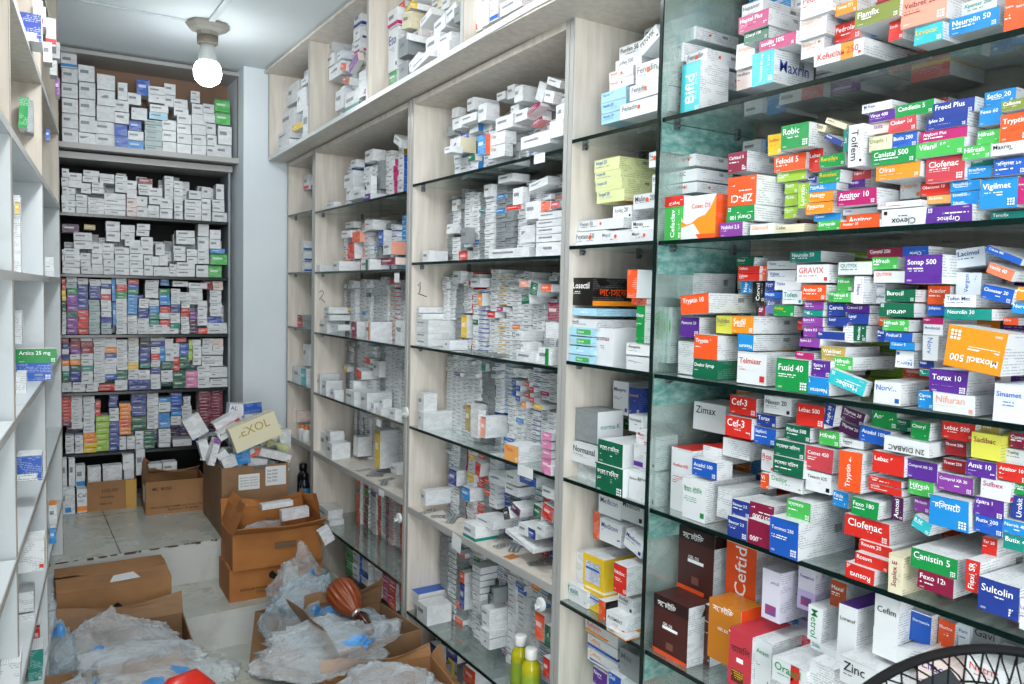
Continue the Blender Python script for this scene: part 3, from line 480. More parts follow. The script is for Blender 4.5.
(1.555,2.43,1.281,0.1,0.027,0.018,0,0,'B','','','',''),
(1.555,2.404,1.265,0.1,0.029,0.018,0,0,'B','','','',''),
(1.555,2.347,1.323,0.1,0.028,0.016,0,0,'R','','','',''),
(1.555,2.318,1.307,0.1,0.028,0.017,0,0,'R','','','',''),
(1.555,2.342,1.285,0.1,0.034,0.016,0,0,'R','','','',''),
(1.555,2.313,1.271,0.1,0.028,0.017,0,0,'R','','','',''),
(1.545,2.349,1.25,0.1,0.029,0.022,0,0,'A','','','',''),
(1.535,2.245,1.257,0.1,0.053,0.015,0,0,'Y','Cal','','',''),
(1.565,2.668,1.354,0.1,0.03,0.031,0,0,'T','','','',''),
(1.455,2.955,0.789,0.118,0.045,0.06,0,0,'W','','tc=b','',''),
(1.535,2.74,0.845,0.1,0.068,0.051,0,0,'b','Az','','',''),
(1.445,2.547,0.755,0.1,0.094,0.058,0,0,'W','Alben','tc=T;strip=T','',''),
(1.515,2.371,0.985,0.1,0.082,0.04,0,0,'W','Sedno','tc=N','',''),
(1.515,2.373,0.943,0.1,0.085,0.032,0,0,'W','Sedno','tc=N','',''),
(1.495,2.236,1.009,0.1,0.098,0.03,0,0,'B','','','',''),
(1.515,2.473,0.961,0.1,0.113,0.036,0,0,'W','Norm','','',''),
(1.495,2.37,0.862,0.1,0.041,0.042,-22,0,'X','MOXIN','v','',''),
(1.495,2.31,0.889,0.1,0.061,0.03,15,0,'Q','Gel','','',''),
(1.535,2.647,0.963,0.1,0.036,0.052,8,0,'R','','','',''),
(1.475,2.089,0.937,0.1,0.057,0.05,8,0,'R','Tusca','','',''),
(1.485,2.161,0.919,0.1,0.046,0.042,8,0,'D','','','',''),
(1.535,2.852,0.888,0.1,0.069,0.063,0,0,'N','Pill','','',''),
(1.465,2.162,0.848,0.1,0.043,0.032,0,0,'N','','','',''),
(1.465,2.213,0.849,0.1,0.059,0.035,0,0,'W','','tc=b','',''),
(1.465,2.113,0.874,0.1,0.055,0.037,0,0,'W','Zinc','','',''),
(1.455,2.223,0.809,0.1,0.178,0.014,8,0,'W','Pant','','',''),
(1.485,2.504,0.797,0.1,0.128,0.027,0,0,'W','','tc=V','',''),
(1.465,2.071,1.006,0.1,0.076,0.036,0,0,'W','Napro','','',''),
(1.455,3.02,0.341,0.156,0.071,0.055,0,0,'W','','tc=B;top=B','',''),
(1.44,2.921,0.315,0.113,0.096,0.079,0,0,'W','Cef','tc=M','',''),
(1.525,2.626,0.575,0.083,0.06,0.025,0,0,'W','','tc=O','',''),
(1.525,2.625,0.548,0.083,0.06,0.021,0,0,'W','','tc=O','',''),
(1.525,2.624,0.524,0.067,0.06,0.021,0,0,'W','','tc=O','',''),
(1.525,2.623,0.499,0.042,0.06,0.021,0,0,'W','','tc=O','',''),
(1.525,2.622,0.473,0.034,0.06,0.023,0,0,'W','','tc=b','',''),
(1.525,2.621,0.449,0.034,0.06,0.023,0,0,'W','','tc=b','',''),
(1.525,2.62,0.423,0.03,0.06,0.025,0,0,'W','','tc=b','',''),
(1.495,2.5,0.45,0.112,0.059,0.044,0,0,'W','Osel','tc=N','',''),
(1.495,2.498,0.412,0.095,0.059,0.029,0,0,'W','Osel','tc=N','',''),
(1.485,2.483,0.386,0.092,0.065,0.024,0,0,'W','Osel','tc=N','',''),
(1.485,2.482,0.352,0.088,0.065,0.037,0,0,'W','Osel','tc=N','',''),
(1.515,2.483,0.521,0.092,0.019,0.058,0,0,'z','','','',''),
(1.485,2.133,0.54,0.1,0.053,0.088,0,0,'O','Kep','v','',''),
(1.535,2.753,0.426,0.1,0.037,0.106,0,0,'N','','v','',''),
(1.535,2.756,0.501,0.1,0.037,0.044,0,0,'O','','','',''),
(1.485,2.085,0.526,0.1,0.031,0.072,0,0,'D','','v','',''),
(1.475,2.074,0.426,0.1,0.036,0.066,0,0,'R','Syr','v','',''),
(1.485,2.89,0.146,0.034,0.082,0.068,0,0,'N','','','',''),
(1.485,2.889,0.079,0.059,0.085,0.057,0,0,'z','','','',''),
(1.485,2.739,0.206,0.1,0.094,0.051,0,0,'N','','','',''),
(1.485,2.592,0.175,0.1,0.084,0.059,0,0,'O','','','',''),
(1.455,4.114,2.086,0.035,0.124,0.031,0,0,'W','','tc=b','',''),
(1.535,4.065,2.217,0.1,0.129,0.067,0,0,'W','','','',''),
(1.515,3.987,2.141,0.061,0.103,0.066,0,0,'W','','','',''),
(1.535,3.992,2.298,0.048,0.068,0.037,0,0,'W','','','',''),
(1.525,3.761,2.305,0.067,0.104,0.055,0,0,'W','','','',''),
(1.495,3.685,2.152,0.03,0.057,0.081,0,0,'W','Ind','tc=K','',''),
(1.485,3.328,2.309,0.1,0.091,0.036,25,0,'W','','','',''),
(1.475,3.647,2.088,0.1,0.071,0.035,0,0,'P','','','',''),
(1.495,3.829,2.121,0.1,0.108,0.04,0,0,'W','','','',''),
(1.445,4.3,1.756,0.082,0.122,0.041,0,0,'W','','','',''),
(1.445,3.993,1.763,0.113,0.095,0.055,0,0,'W','','tc=b','',''),
(1.445,3.594,1.762,0.1,0.111,0.054,0,0,'W','Tory','tc=D;band=D','',''),
(1.445,3.326,1.774,0.054,0.16,0.031,0,0,'K','Zif','side=F','',''),
(1.465,3.382,1.836,0.071,0.09,0.058,0,0,'W','','side=S','',''),
(1.515,4.04,1.935,0.03,0.129,0.038,0,0,'W','','','',''),
(1.525,3.92,1.914,0.1,0.107,0.053,0,0,'O','','side=S','',''),
(1.525,3.988,1.848,0.1,0.092,0.083,0,0,'R','','','',''),
(1.515,3.575,1.893,0.1,0.058,0.072,0,0,'B','','','',''),
(1.535,4.041,1.985,0.044,0.117,0.034,0,0,'W','','','',''),
(1.505,3.702,1.962,0.1,0.103,0.047,0,0,'W','','','',''),
(1.465,4.191,1.532,0.108,0.077,0.035,0,0,'W','','','',''),
(1.455,4.149,1.493,0.117,0.076,0.03,0,0,'W','','','',''),
(1.485,4.318,1.517,0.1,0.122,0.058,0,0,'W','','','',''),
(1.465,4.245,1.441,0.1,0.146,0.064,0,0,'W','','','',''),
(1.455,4.024,1.447,0.065,0.097,0.029,0,0,'W','Cefo','tc=G','',''),
(1.465,3.782,1.447,0.042,0.076,0.076,0,0,'K','','','',''),
(1.455,3.574,1.451,0.111,0.06,0.085,0,0,'W','','tc=N;band=A','',''),
(1.475,3.256,1.461,0.1,0.094,0.105,0,0,'W','','','',''),
(1.495,4.402,1.195,0.133,0.056,0.039,0,0,'W','','','',''),
(1.465,4.409,1.126,0.1,0.085,0.1,0,0,'W','','','',''),
(1.455,4.292,1.126,0.111,0.076,0.101,0,0,'W','','','',''),
(1.445,4.156,1.114,0.09,0.064,0.078,0,0,'W','Nexum','tc=G','',''),
(1.44,4.016,1.098,0.052,0.061,0.046,0,0,'W','','','',''),
(1.495,3.885,1.16,0.077,0.056,0.039,0,0,'W','','','',''),
(1.455,3.802,1.108,0.115,0.122,0.065,0,0,'W','','tc=O','',''),
(1.445,3.59,1.115,0.128,0.081,0.078,0,0,'W','Cal','tc=R','',''),
(1.435,3.461,1.098,0.044,0.029,0.045,0,0,'W','','','',''),
(1.455,3.405,1.128,0.044,0.046,0.041,0,0,'W','','','',''),
(1.435,3.389,1.091,0.047,0.056,0.032,0,0,'W','','','',''),
(1.435,3.232,1.1,0.03,0.06,0.049,0,0,'W','','','',''),
(1.555,3.826,1.286,0.1,0.086,0.025,0,0,'O','','','',''),
(1.515,3.843,1.218,0.1,0.083,0.042,8,0,'R','Fl','','',''),
(1.555,4.132,1.219,0.1,0.042,0.029,15,0,'Y','','','',''),
(1.555,3.71,1.255,0.1,0.082,0.08,0,0,'W','','','',''),
(1.475,4.252,0.8,0.106,0.107,0.109,0,0,'W','','','',''),
(1.465,4.149,0.826,0.077,0.076,0.109,0,0,'W','','','',''),
(1.445,4.066,0.788,0.102,0.075,0.085,0,0,'W','Ovul','tc=M','',''),
(1.535,3.635,0.867,0.1,0.07,0.187,0,0,'Y','','v','',''),
(1.555,3.968,0.821,0.1,0.069,0.102,0,0,'W','','','',''),
(1.465,3.279,0.844,0.1,0.07,0.04,0,0,'W','','','',''),
(1.465,4.215,0.408,0.082,0.159,0.07,0,0,'W','','','',''),
(1.455,4.125,0.389,0.081,0.08,0.031,0,0,'W','','','',''),
(1.495,4.628,1.255,0.1,0.105,0.124,0,0,'W','','v','',''),
(1.465,4.789,1.134,0.1,0.097,0.087,0,0,'W','','tc=G','',''),
(1.455,4.666,1.136,0.1,0.124,0.091,0,0,'W','','tc=b','',''),
(1.455,4.546,1.137,0.1,0.104,0.092,0,0,'C','','','',''),
(1.515,4.704,2.274,0.03,0.09,0.085,0,0,'W','Om','tc=N;strip=R','',''),
(1.495,4.83,2.024,0.045,0.048,0.056,0,0,'W','','strip=B','',''),
(1.495,4.829,1.964,0.045,0.048,0.059,0,0,'W','','strip=B','',''),
(1.495,4.828,1.905,0.045,0.048,0.057,0,0,'W','','strip=B','',''),
(1.495,4.827,1.841,0.045,0.048,0.066,0,0,'W','','strip=B','',''),
(1.495,4.826,1.774,0.045,0.048,0.058,0,0,'W','','strip=B','',''),
(1.485,4.655,1.897,0.045,0.045,0.056,0,0,'W','','strip=B','',''),
(1.485,4.654,1.836,0.045,0.045,0.057,0,0,'W','','strip=B','',''),
(1.485,4.652,1.773,0.045,0.045,0.056,0,0,'W','','strip=B','',''),
(1.495,4.745,1.472,0.069,0.101,0.029,0,0,'K','','side=z','',''),
(1.495,4.745,1.438,0.069,0.101,0.035,0,0,'R','','side=z','',''),
(1.485,4.817,0.871,0.095,0.13,0.07,0,0,'F','','','',''),
(1.45,5.165,2.839,0.1,0.175,0.121,0,0,'W','','','',''),
(1.43,5.062,2.64,0.1,0.096,0.04,0,0,'K','','','',''),
(1.36,4.382,2.527,0.1,0.172,0.032,0,0,'Y','','','',''),
(1.38,4.69,2.527,0.1,0.254,0.055,0,0,'W','','','',''),
(1.37,4.67,2.471,0.1,0.222,0.041,0,0,'W','','','',''),
(1.41,4.731,2.628,0.1,0.256,0.108,0,0,'W','','','',''),
(1.36,4.229,2.518,0.1,0.108,0.176,0,0,'W','','','',''),
(1.37,4.339,2.664,0.1,0.168,0.116,0,0,'W','Sur','tc=M;v','',''),
(1.36,4.254,2.745,0.1,0.136,0.032,0,0,'W','','','',''),
(1.43,4.762,2.778,0.1,0.352,0.113,0,0,'W','','','',''),
(1.47,4.252,2.956,0.1,0.116,0.094,0,0,'W','','','',''),
(1.43,4.068,2.885,0.112,0.097,0.053,0,0,'W','','','',''),
(1.42,4.032,2.814,0.107,0.108,0.061,0,0,'W','','','',''),
(1.45,4.053,2.93,0.086,0.072,0.037,0,0,'W','','','',''),
(1.43,4.125,2.708,0.034,0.1,0.116,0,0,'W','','','',''),
(1.4,3.899,2.727,0.1,0.184,0.063,0,0,'W','','','',''),
(1.37,3.705,2.698,0.1,0.08,0.033,15,0,'O','','','',''),
(1.37,3.671,2.628,0.1,0.1,0.035,15,0,'n','','','',''),
(1.37,3.576,2.687,0.03,0.114,0.039,-20,0,'V','','side=F','',''),
(1.39,3.582,2.889,0.031,0.09,0.073,0,0,'W','','strip=N','',''),
(1.39,3.588,2.823,0.031,0.087,0.055,0,0,'W','','strip=N','',''),
(1.39,3.578,2.763,0.03,0.09,0.055,0,0,'W','','strip=M','',''),
(1.36,3.568,2.513,0.1,0.177,0.081,0,0,'W','','strip=T','',''),
(1.35,3.408,2.555,0.1,0.095,0.113,0,0,'W','','strip=M','',''),
(1.37,3.755,2.554,0.1,0.11,0.092,0,0,'W','','','',''),
(1.38,3.161,2.776,0.1,0.099,0.073,0,0,'W','Ebas','tc=M;strip=M','',''),
(1.38,3.153,2.647,0.1,0.091,0.176,0,0,'W','Eto','tc=N','white medicine box, second such from right, in the overhead cabinet','5/overhead'),
(1.37,3.127,2.525,0.1,0.082,0.049,0,0,'G','Dic','','',''),
(1.37,3.03,2.627,0.1,0.087,0.077,0,0,'z','','','',''),
(1.36,3.003,2.524,0.1,0.082,0.064,0,0,'z','','','',''),
(1.38,2.959,2.773,0.1,0.078,0.023,20,0,'Y','','','',''),
(1.39,3.044,2.739,0.1,0.083,0.064,10,0,'E','','','',''),
(1.368,2.954,2.647,0.1,0.079,0.025,20,0,'W','','top=O','',''),
(1.35,2.88,2.526,0.1,0.095,0.038,-15,0,'W','','tc=N','',''),
(1.326,2.778,2.505,0.1,0.152,0.027,-12,0,'W','Sed','tc=N','',''),
(1.37,2.763,2.569,0.1,0.115,0.07,0,0,'W','','tc=N;v','',''),
(1.35,2.635,2.505,0.1,0.092,0.07,0,0,'W','Roti','tc=N','',''),
(1.36,2.645,2.557,0.044,0.1,0.035,0,0,'W','Roti','tc=N','',''),
(1.38,2.846,2.693,0.1,0.102,0.027,-15,0,'W','Fin','tc=N','',''),
(1.38,2.728,2.633,0.1,0.089,0.05,-10,0,'W','','tc=N','',''),
(1.38,2.636,2.653,0.1,0.084,0.049,-10,0,'W','','','',''),
(1.404,3.032,2.805,0.1,0.098,0.019,-20,0,'Y','','','',''),
(1.368,2.565,2.625,0.1,0.052,0.051,0,0,'z','','','',''),
(1.36,2.403,2.575,0.1,0.047,0.104,0,0,'W','Fex','v;tc=N;strip=O','',''),
(1.36,2.352,2.57,0.1,0.048,0.083,0,0,'W','Fex','v;tc=N','',''),
(1.36,2.298,2.563,0.1,0.053,0.066,0,0,'W','Fex','v;tc=N;strip=B','',''),
(1.35,2.18,2.544,0.1,0.128,0.042,0,0,'W','Napro','tc=O','',''),
(0.314,5.076,2.456,0.12,0.077,0.077,0,86.93,'W','','','',''),
(0.314,5.076,2.537,0.12,0.077,0.077,0,86.93,'W','','','',''),
(0.315,5.076,2.618,0.12,0.077,0.077,0,86.93,'W','','','',''),
(0.314,5.076,2.699,0.12,0.077,0.077,0,86.93,'W','','','',''),
(0.315,5.076,2.781,0.12,0.077,0.077,0,86.93,'W','','','',''),
(0.311,5.076,2.862,0.12,0.077,0.077,0,86.93,'W','','strip=b','',''),
(0.396,5.067,2.448,0.12,0.084,0.062,0,86.93,'W','','','',''),
(0.487,5.067,2.45,0.12,0.095,0.066,0,86.93,'W','','','',''),
(0.484,5.068,2.519,0.12,0.095,0.066,0,86.93,'W','','','',''),
(0.397,5.067,2.527,0.12,0.079,0.088,0,86.93,'W','','','',''),
(0.398,5.067,2.619,0.12,0.079,0.088,0,86.93,'W','','','',''),
(0.398,5.067,2.711,0.12,0.079,0.088,0,86.93,'W','','','',''),
(0.396,5.067,2.804,0.12,0.079,0.088,0,86.93,'W','','','',''),
(0.488,5.054,2.595,0.12,0.089,0.082,0,86.93,'W','','','',''),
(0.49,5.054,2.681,0.12,0.089,0.082,0,86.93,'W','','','',''),
(0.49,5.054,2.768,0.12,0.089,0.082,0,86.93,'W','','strip=b','',''),
(0.566,5.048,2.448,0.12,0.065,0.062,0,86.93,'B','','','',''),
(0.563,5.049,2.513,0.12,0.065,0.062,0,86.93,'B','','','',''),
(0.571,5.062,2.584,0.12,0.07,0.062,0,86.93,'W','','','',''),
(0.57,5.062,2.65,0.12,0.07,0.062,0,86.93,'W','','','',''),
(0.642,5.066,2.442,0.12,0.081,0.051,0,86.93,'b','','','',''),
(0.642,5.066,2.495,0.12,0.081,0.051,0,86.93,'W','','','',''),
(0.64,5.069,2.551,0.12,0.063,0.055,0,86.93,'B','','','',''),
(0.658,5.047,2.616,0.12,0.081,0.066,0,86.93,'W','','','',''),
(0.733,5.051,2.43,0.12,0.093,0.028,0,86.93,'Z','','','',''),
(0.731,5.051,2.46,0.12,0.093,0.028,0,86.93,'Z','','','',''),
(0.734,5.051,2.49,0.12,0.093,0.028,0,86.93,'Z','','','',''),
(0.733,5.051,2.519,0.12,0.093,0.028,0,86.93,'Z','','','',''),
(0.734,5.051,2.549,0.12,0.093,0.028,0,86.93,'Z','','','',''),
(0.733,5.051,2.579,0.12,0.093,0.028,0,86.93,'Z','','','',''),
(0.816,5.039,2.447,0.12,0.074,0.059,0,86.93,'W','','','',''),
(0.815,5.039,2.509,0.12,0.074,0.059,0,86.93,'W','','','',''),
(0.815,5.039,2.572,0.12,0.074,0.059,0,86.93,'W','','','',''),
(0.894,5.028,2.444,0.12,0.077,0.054,0,86.93,'W','','','',''),
(0.895,5.028,2.501,0.12,0.077,0.054,0,86.93,'W','','','',''),
(0.893,5.028,2.558,0.12,0.077,0.054,0,86.93,'W','','','',''),
(0.895,5.028,2.615,0.12,0.077,0.054,0,86.93,'W','','','',''),
(0.977,5.032,2.445,0.12,0.078,0.057,0,86.93,'W','','','',''),
(0.979,5.032,2.505,0.12,0.078,0.057,0,86.93,'W','','','',''),
(0.977,5.032,2.565,0.12,0.078,0.057,0,86.93,'W','','','',''),
(0.977,5.032,2.625,0.12,0.078,0.057,0,86.93,'W','','','',''),
(0.977,5.032,2.685,0.12,0.078,0.057,0,86.93,'W','','','',''),
(1.048,5.039,2.448,0.12,0.053,0.062,0,86.93,'W','','','',''),
(1.051,5.039,2.514,0.12,0.053,0.062,0,86.93,'W','','','',''),
(1.047,5.039,2.579,0.12,0.053,0.062,0,86.93,'W','','','',''),
(1.113,5.037,2.455,0.12,0.1,0.075,0,86.93,'W','','','',''),
(1.121,5.014,2.548,0.12,0.077,0.107,0,86.93,'W','','','',''),
(1.11,5.025,2.647,0.12,0.086,0.071,0,86.93,'g','','','',''),
(1.108,5.026,2.722,0.12,0.086,0.071,0,86.93,'g','','','',''),
(0.758,5.035,2.616,0.12,0.097,0.04,0,86.93,'i','','','',''),
(0.761,5.035,2.658,0.12,0.097,0.04,0,86.93,'W','','','',''),
(0.748,5.04,2.712,0.12,0.085,0.045,0,86.93,'W','','','',''),
(0.749,5.04,2.759,0.12,0.085,0.045,0,86.93,'W','','','',''),
(0.823,5.058,2.714,0.12,0.059,0.063,0,86.93,'W','','','',''),
(0.823,5.058,2.781,0.12,0.059,0.063,0,86.93,'W','','','',''),
(0.881,5.042,2.657,0.12,0.077,0.046,0,86.93,'W','','','',''),
(0.878,5.043,2.705,0.12,0.077,0.046,0,86.93,'W','','','',''),
(0.959,5.045,2.737,0.12,0.05,0.033,0,86.93,'W','','','',''),
(0.959,5.045,2.772,0.12,0.05,0.033,0,86.93,'W','','','',''),
(1.033,5.02,2.639,0.12,0.061,0.051,0,86.93,'W','','','',''),
(1.029,5.02,2.693,0.12,0.061,0.051,0,86.93,'W','','','',''),
(0.574,5.053,2.731,0.12,0.048,0.095,0,86.93,'W','','','',''),
(0.636,5.067,2.701,0.12,0.069,0.064,0,86.93,'W','','','',''),
(0.682,5.065,2.772,0.12,0.067,0.089,0,86.93,'B','','','',''),
(0.291,5.158,2.065,0.12,0.034,0.047,-1,86.93,'W','','','',''),
(0.29,5.158,2.114,0.12,0.034,0.047,-1,86.93,'W','','','',''),
(0.293,5.158,2.163,0.12,0.034,0.047,1,86.93,'W','','','',''),
(0.291,5.158,2.212,0.12,0.034,0.047,-1,86.93,'W','','','',''),
(0.294,5.158,2.262,0.12,0.034,0.047,0,86.93,'W','','','',''),
(0.313,5.16,2.058,0.12,0.054,0.033,0,86.93,'W','','','',''),
(0.315,5.159,2.093,0.12,0.054,0.033,0,86.93,'W','','','',''),
(0.313,5.159,2.128,0.12,0.054,0.033,-1,86.93,'W','','','',''),
(0.315,5.159,2.163,0.12,0.054,0.033,-1,86.93,'W','','','',''),
(0.373,5.159,2.059,0.12,0.057,0.034,-1,86.93,'W','','','',''),
(0.373,5.159,2.095,0.12,0.057,0.034,1,86.93,'W','','','',''),
(0.372,5.159,2.131,0.12,0.057,0.034,1,86.93,'W','','','',''),
(0.443,5.144,2.052,0.12,0.081,0.022,-1,86.93,'W','','','',''),
(0.444,5.143,2.075,0.12,0.081,0.022,0,86.93,'W','','','',''),
(0.443,5.144,2.098,0.12,0.081,0.022,1,86.93,'W','','','',''),
(0.444,5.143,2.121,0.12,0.081,0.022,1,86.93,'W','','','',''),
(0.342,5.159,2.204,0.12,0.063,0.039,0,86.93,'W','','','',''),
(0.342,5.159,2.245,0.12,0.063,0.039,0,86.93,'W','','','',''),
(0.417,5.154,2.237,0.12,0.078,0.032,0,86.93,'W','','','',''),
(0.421,5.154,2.271,0.12,0.078,0.032,1,86.93,'W','','','',''),
(0.395,5.162,2.171,0.12,0.05,0.027,0,86.93,'W','','','',''),
(0.394,5.162,2.2,0.12,0.05,0.027,0,86.93,'W','','','',''),
(0.454,5.163,2.177,0.12,0.057,0.03,0,86.93,'W','','','',''),
(0.454,5.163,2.209,0.12,0.057,0.03,1,86.93,'W','','','',''),
(0.502,5.158,2.236,0.12,0.075,0.025,1,86.93,'W','','','',''),
(0.501,5.158,2.263,0.12,0.075,0.025,0,86.93,'W','','','',''),
(0.54,5.144,2.056,0.12,0.109,0.03,1,86.93,'W','','','',''),
(0.54,5.144,2.088,0.12,0.109,0.03,0,86.93,'W','','','',''),
(0.541,5.143,2.12,0.12,0.109,0.03,0,86.93,'W','','','',''),
(0.54,5.144,2.151,0.12,0.109,0.03,-1,86.93,'W','','','',''),
(0.574,5.15,2.192,0.12,0.062,0.03,0,86.93,'W','','','',''),
(0.574,5.15,2.224,0.12,0.062,0.03,1,86.93,'W','','','',''),
(0.575,5.15,2.256,0.12,0.062,0.03,1,86.93,'W','','','',''),
(0.627,5.141,2.067,0.12,0.053,0.05,0,86.93,'F','','','',''),
(0.628,5.141,2.119,0.12,0.053,0.05,0,86.93,'F','','','',''),
(0.628,5.141,2.171,0.12,0.053,0.05,1,86.93,'W','','','',''),
(0.627,5.141,2.223,0.12,0.053,0.05,1,86.93,'W','','','',''),
(0.703,5.155,2.188,0.12,0.073,0.031,0,86.93,'W','','','',''),
(0.702,5.155,2.221,0.12,0.073,0.031,1,86.93,'W','','','',''),
(0.705,5.155,2.254,0.12,0.073,0.031,0,86.93,'r','','','',''),
(0.685,5.148,2.071,0.12,0.058,0.059,0,86.93,'W','','','',''),
(0.683,5.148,2.133,0.12,0.058,0.059,1,86.93,'W','','','',''),
(0.746,5.142,2.059,0.12,0.059,0.035,0,86.93,'W','','','',''),
(0.745,5.142,2.096,0.12,0.059,0.035,1,86.93,'W','','','',''),
(0.757,5.143,2.145,0.12,0.074,0.046,-1,86.93,'W','','','',''),
(0.755,5.143,2.194,0.12,0.074,0.046,0,86.93,'W','','','',''),
(0.813,5.14,2.071,0.12,0.07,0.058,0,86.93,'W','','','',''),
(0.814,5.14,2.132,0.12,0.07,0.058,-1,86.93,'W','','','',''),
(0.828,5.134,2.175,0.12,0.048,0.032,-1,86.93,'W','','','',''),
(0.828,5.134,2.208,0.12,0.048,0.032,0,86.93,'W','','','',''),
(0.828,5.134,2.241,0.12,0.048,0.032,-1,86.93,'W','','','',''),
(0.828,5.134,2.275,0.12,0.048,0.032,0,86.93,'W','','','',''),
(0.88,5.128,2.063,0.12,0.048,0.043,0,86.93,'W','','','',''),
(0.879,5.128,2.109,0.12,0.048,0.043,1,86.93,'W','','','',''),
(0.878,5.128,2.155,0.12,0.048,0.043,0,86.93,'W','','','',''),
(0.879,5.128,2.201,0.12,0.048,0.043,0,86.93,'W','','','',''),
(0.878,5.128,2.246,0.12,0.048,0.043,1,86.93,'W','','','',''),
(0.96,5.124,2.061,0.12,0.093,0.039,0,86.93,'W','','','',''),
(0.96,5.124,2.102,0.12,0.093,0.039,0,86.93,'W','','','',''),
(0.961,5.124,2.142,0.12,0.093,0.039,0,86.93,'W','','','',''),
(0.977,5.14,2.195,0.12,0.072,0.049,0,86.93,'W','','','',''),
(1.036,5.121,2.075,0.12,0.052,0.065,0,86.93,'W','','','',''),
(1.035,5.121,2.143,0.12,0.052,0.065,-1,86.93,'W','','','',''),
(1.036,5.121,2.212,0.12,0.052,0.065,0,86.93,'W','','','',''),
(1.126,5.132,2.071,0.12,0.107,0.058,0,86.93,'W','','','',''),
(1.108,5.123,2.12,0.12,0.069,0.035,1,86.93,'W','','','',''),
(1.106,5.123,2.156,0.12,0.069,0.035,-1,86.93,'W','','','',''),
(1.116,5.121,2.223,0.12,0.044,0.091,0,86.93,'W','','','',''),
(0.278,5.153,1.735,0.12,0.01,0.065,1,86.93,'W','','','',''),
(0.277,5.153,1.803,0.12,0.01,0.065,0,86.93,'W','','','',''),
(0.321,5.154,1.718,0.12,0.077,0.034,1,86.93,'W','','','',''),
(0.321,5.154,1.754,0.12,0.077,0.034,1,86.93,'W','','','',''),
(0.323,5.154,1.79,0.12,0.077,0.034,0,86.93,'W','','','',''),
(0.321,5.154,1.826,0.12,0.077,0.034,1,86.93,'W','','','',''),
(0.316,5.162,1.956,0.12,0.083,0.044,0,86.93,'Q','','','',''),
(0.392,5.153,1.721,0.12,0.052,0.038,0,86.93,'W','','','',''),
(0.389,5.153,1.761,0.12,0.052,0.038,0,86.93,'W','','','',''),
(0.388,5.153,1.801,0.12,0.052,0.038,0,86.93,'W','','','',''),
(0.411,5.155,1.968,0.12,0.055,0.027,0,86.93,'t','','','',''),
(0.378,5.167,1.866,0.12,0.092,0.045,-1,86.93,'W','','','',''),
(0.377,5.167,1.913,0.12,0.092,0.045,0,86.93,'W','','','',''),
(0.45,5.168,1.73,0.12,0.056,0.056,-1,86.93,'W','','','',''),
(0.448,5.168,1.789,0.12,0.056,0.056,-1,86.93,'W','','','',''),
(0.451,5.168,1.848,0.12,0.056,0.056,0,86.93,'W','','','',''),
(0.507,5.155,1.723,0.12,0.056,0.043,0,86.93,'W','','','',''),
(0.508,5.155,1.768,0.12,0.056,0.043,0,86.93,'W','','','',''),
(0.506,5.155,1.813,0.12,0.056,0.043,1,86.93,'W','','','',''),
(0.506,5.155,1.858,0.12,0.056,0.043,0,86.93,'W','','','',''),
(0.575,5.143,1.721,0.12,0.076,0.038,0,86.93,'W','','','',''),
(0.575,5.143,1.761,0.12,0.076,0.038,0,86.93,'W','','','',''),
(0.576,5.143,1.801,0.12,0.076,0.038,0,86.93,'W','','','',''),
(0.574,5.143,1.842,0.12,0.076,0.038,0,86.93,'W','','','',''),
(0.652,5.143,1.722,0.12,0.071,0.04,1,86.93,'W','','','',''),
(0.651,5.143,1.764,0.12,0.071,0.04,-1,86.93,'W','','','',''),
(0.652,5.143,1.807,0.12,0.071,0.04,0,86.93,'W','','','',''),
(0.651,5.143,1.85,0.12,0.071,0.04,0,86.93,'W','','','',''),
(0.53,5.155,1.921,0.12,0.071,0.056,1,86.93,'W','','','',''),
(0.529,5.155,1.979,0.12,0.071,0.056,0,86.93,'W','','','',''),
(0.607,5.157,1.928,0.12,0.072,0.041,0,86.93,'W','','','',''),
(0.609,5.157,1.971,0.12,0.072,0.041,-1,86.93,'W','','','',''),
(0.633,5.155,1.889,0.12,0.082,0.036,0,86.93,'W','','','',''),
(0.686,5.14,1.949,0.12,0.068,0.033,1,86.93,'W','','','',''),
(0.689,5.14,1.985,0.12,0.068,0.033,-1,86.93,'W','','','',''),
(0.708,5.14,1.851,0.12,0.062,0.049,0,86.93,'W','','','',''),
(0.708,5.141,1.902,0.12,0.062,0.049,-1,86.93,'W','','','',''),
(0.717,5.143,1.731,0.12,0.047,0.058,-1,86.93,'W','','','',''),
(0.715,5.143,1.792,0.12,0.047,0.058,1,86.93,'W','','','',''),
(0.786,5.146,1.729,0.12,0.085,0.054,0,86.93,'W','','','',''),
(0.75,5.125,1.788,0.12,0.039,0.052,0,86.93,'W','','','',''),
(0.781,5.152,1.858,0.12,0.05,0.068,0,86.93,'W','','','',''),
(0.798,5.142,1.793,0.12,0.045,0.057,0,86.93,'W','','','',''),
(0.848,5.144,1.719,0.12,0.04,0.036,0,86.93,'W','','','',''),
(0.851,5.144,1.757,0.12,0.04,0.036,0,86.93,'W','','','',''),
(0.884,5.121,1.816,0.12,0.066,0.042,1,86.93,'W','','','',''),
(0.883,5.121,1.86,0.12,0.066,0.042,0,86.93,'W','','','',''),
(0.919,5.127,1.916,0.12,0.103,0.039,0,86.93,'W','','','',''),
(0.918,5.127,1.957,0.12,0.103,0.039,-1,86.93,'W','','','',''),
(0.918,5.126,1.723,0.12,0.103,0.042,-1,86.93,'W','','','',''),
(0.92,5.126,1.767,0.12,0.103,0.042,0,86.93,'W','','','',''),
(1.02,5.136,1.824,0.12,0.063,0.078,0,86.93,'W','','','',''),
(1.021,5.136,1.906,0.12,0.063,0.078,0,86.93,'W','','','',''),
(1.022,5.136,1.988,0.12,0.063,0.078,1,86.93,'W','','','',''),
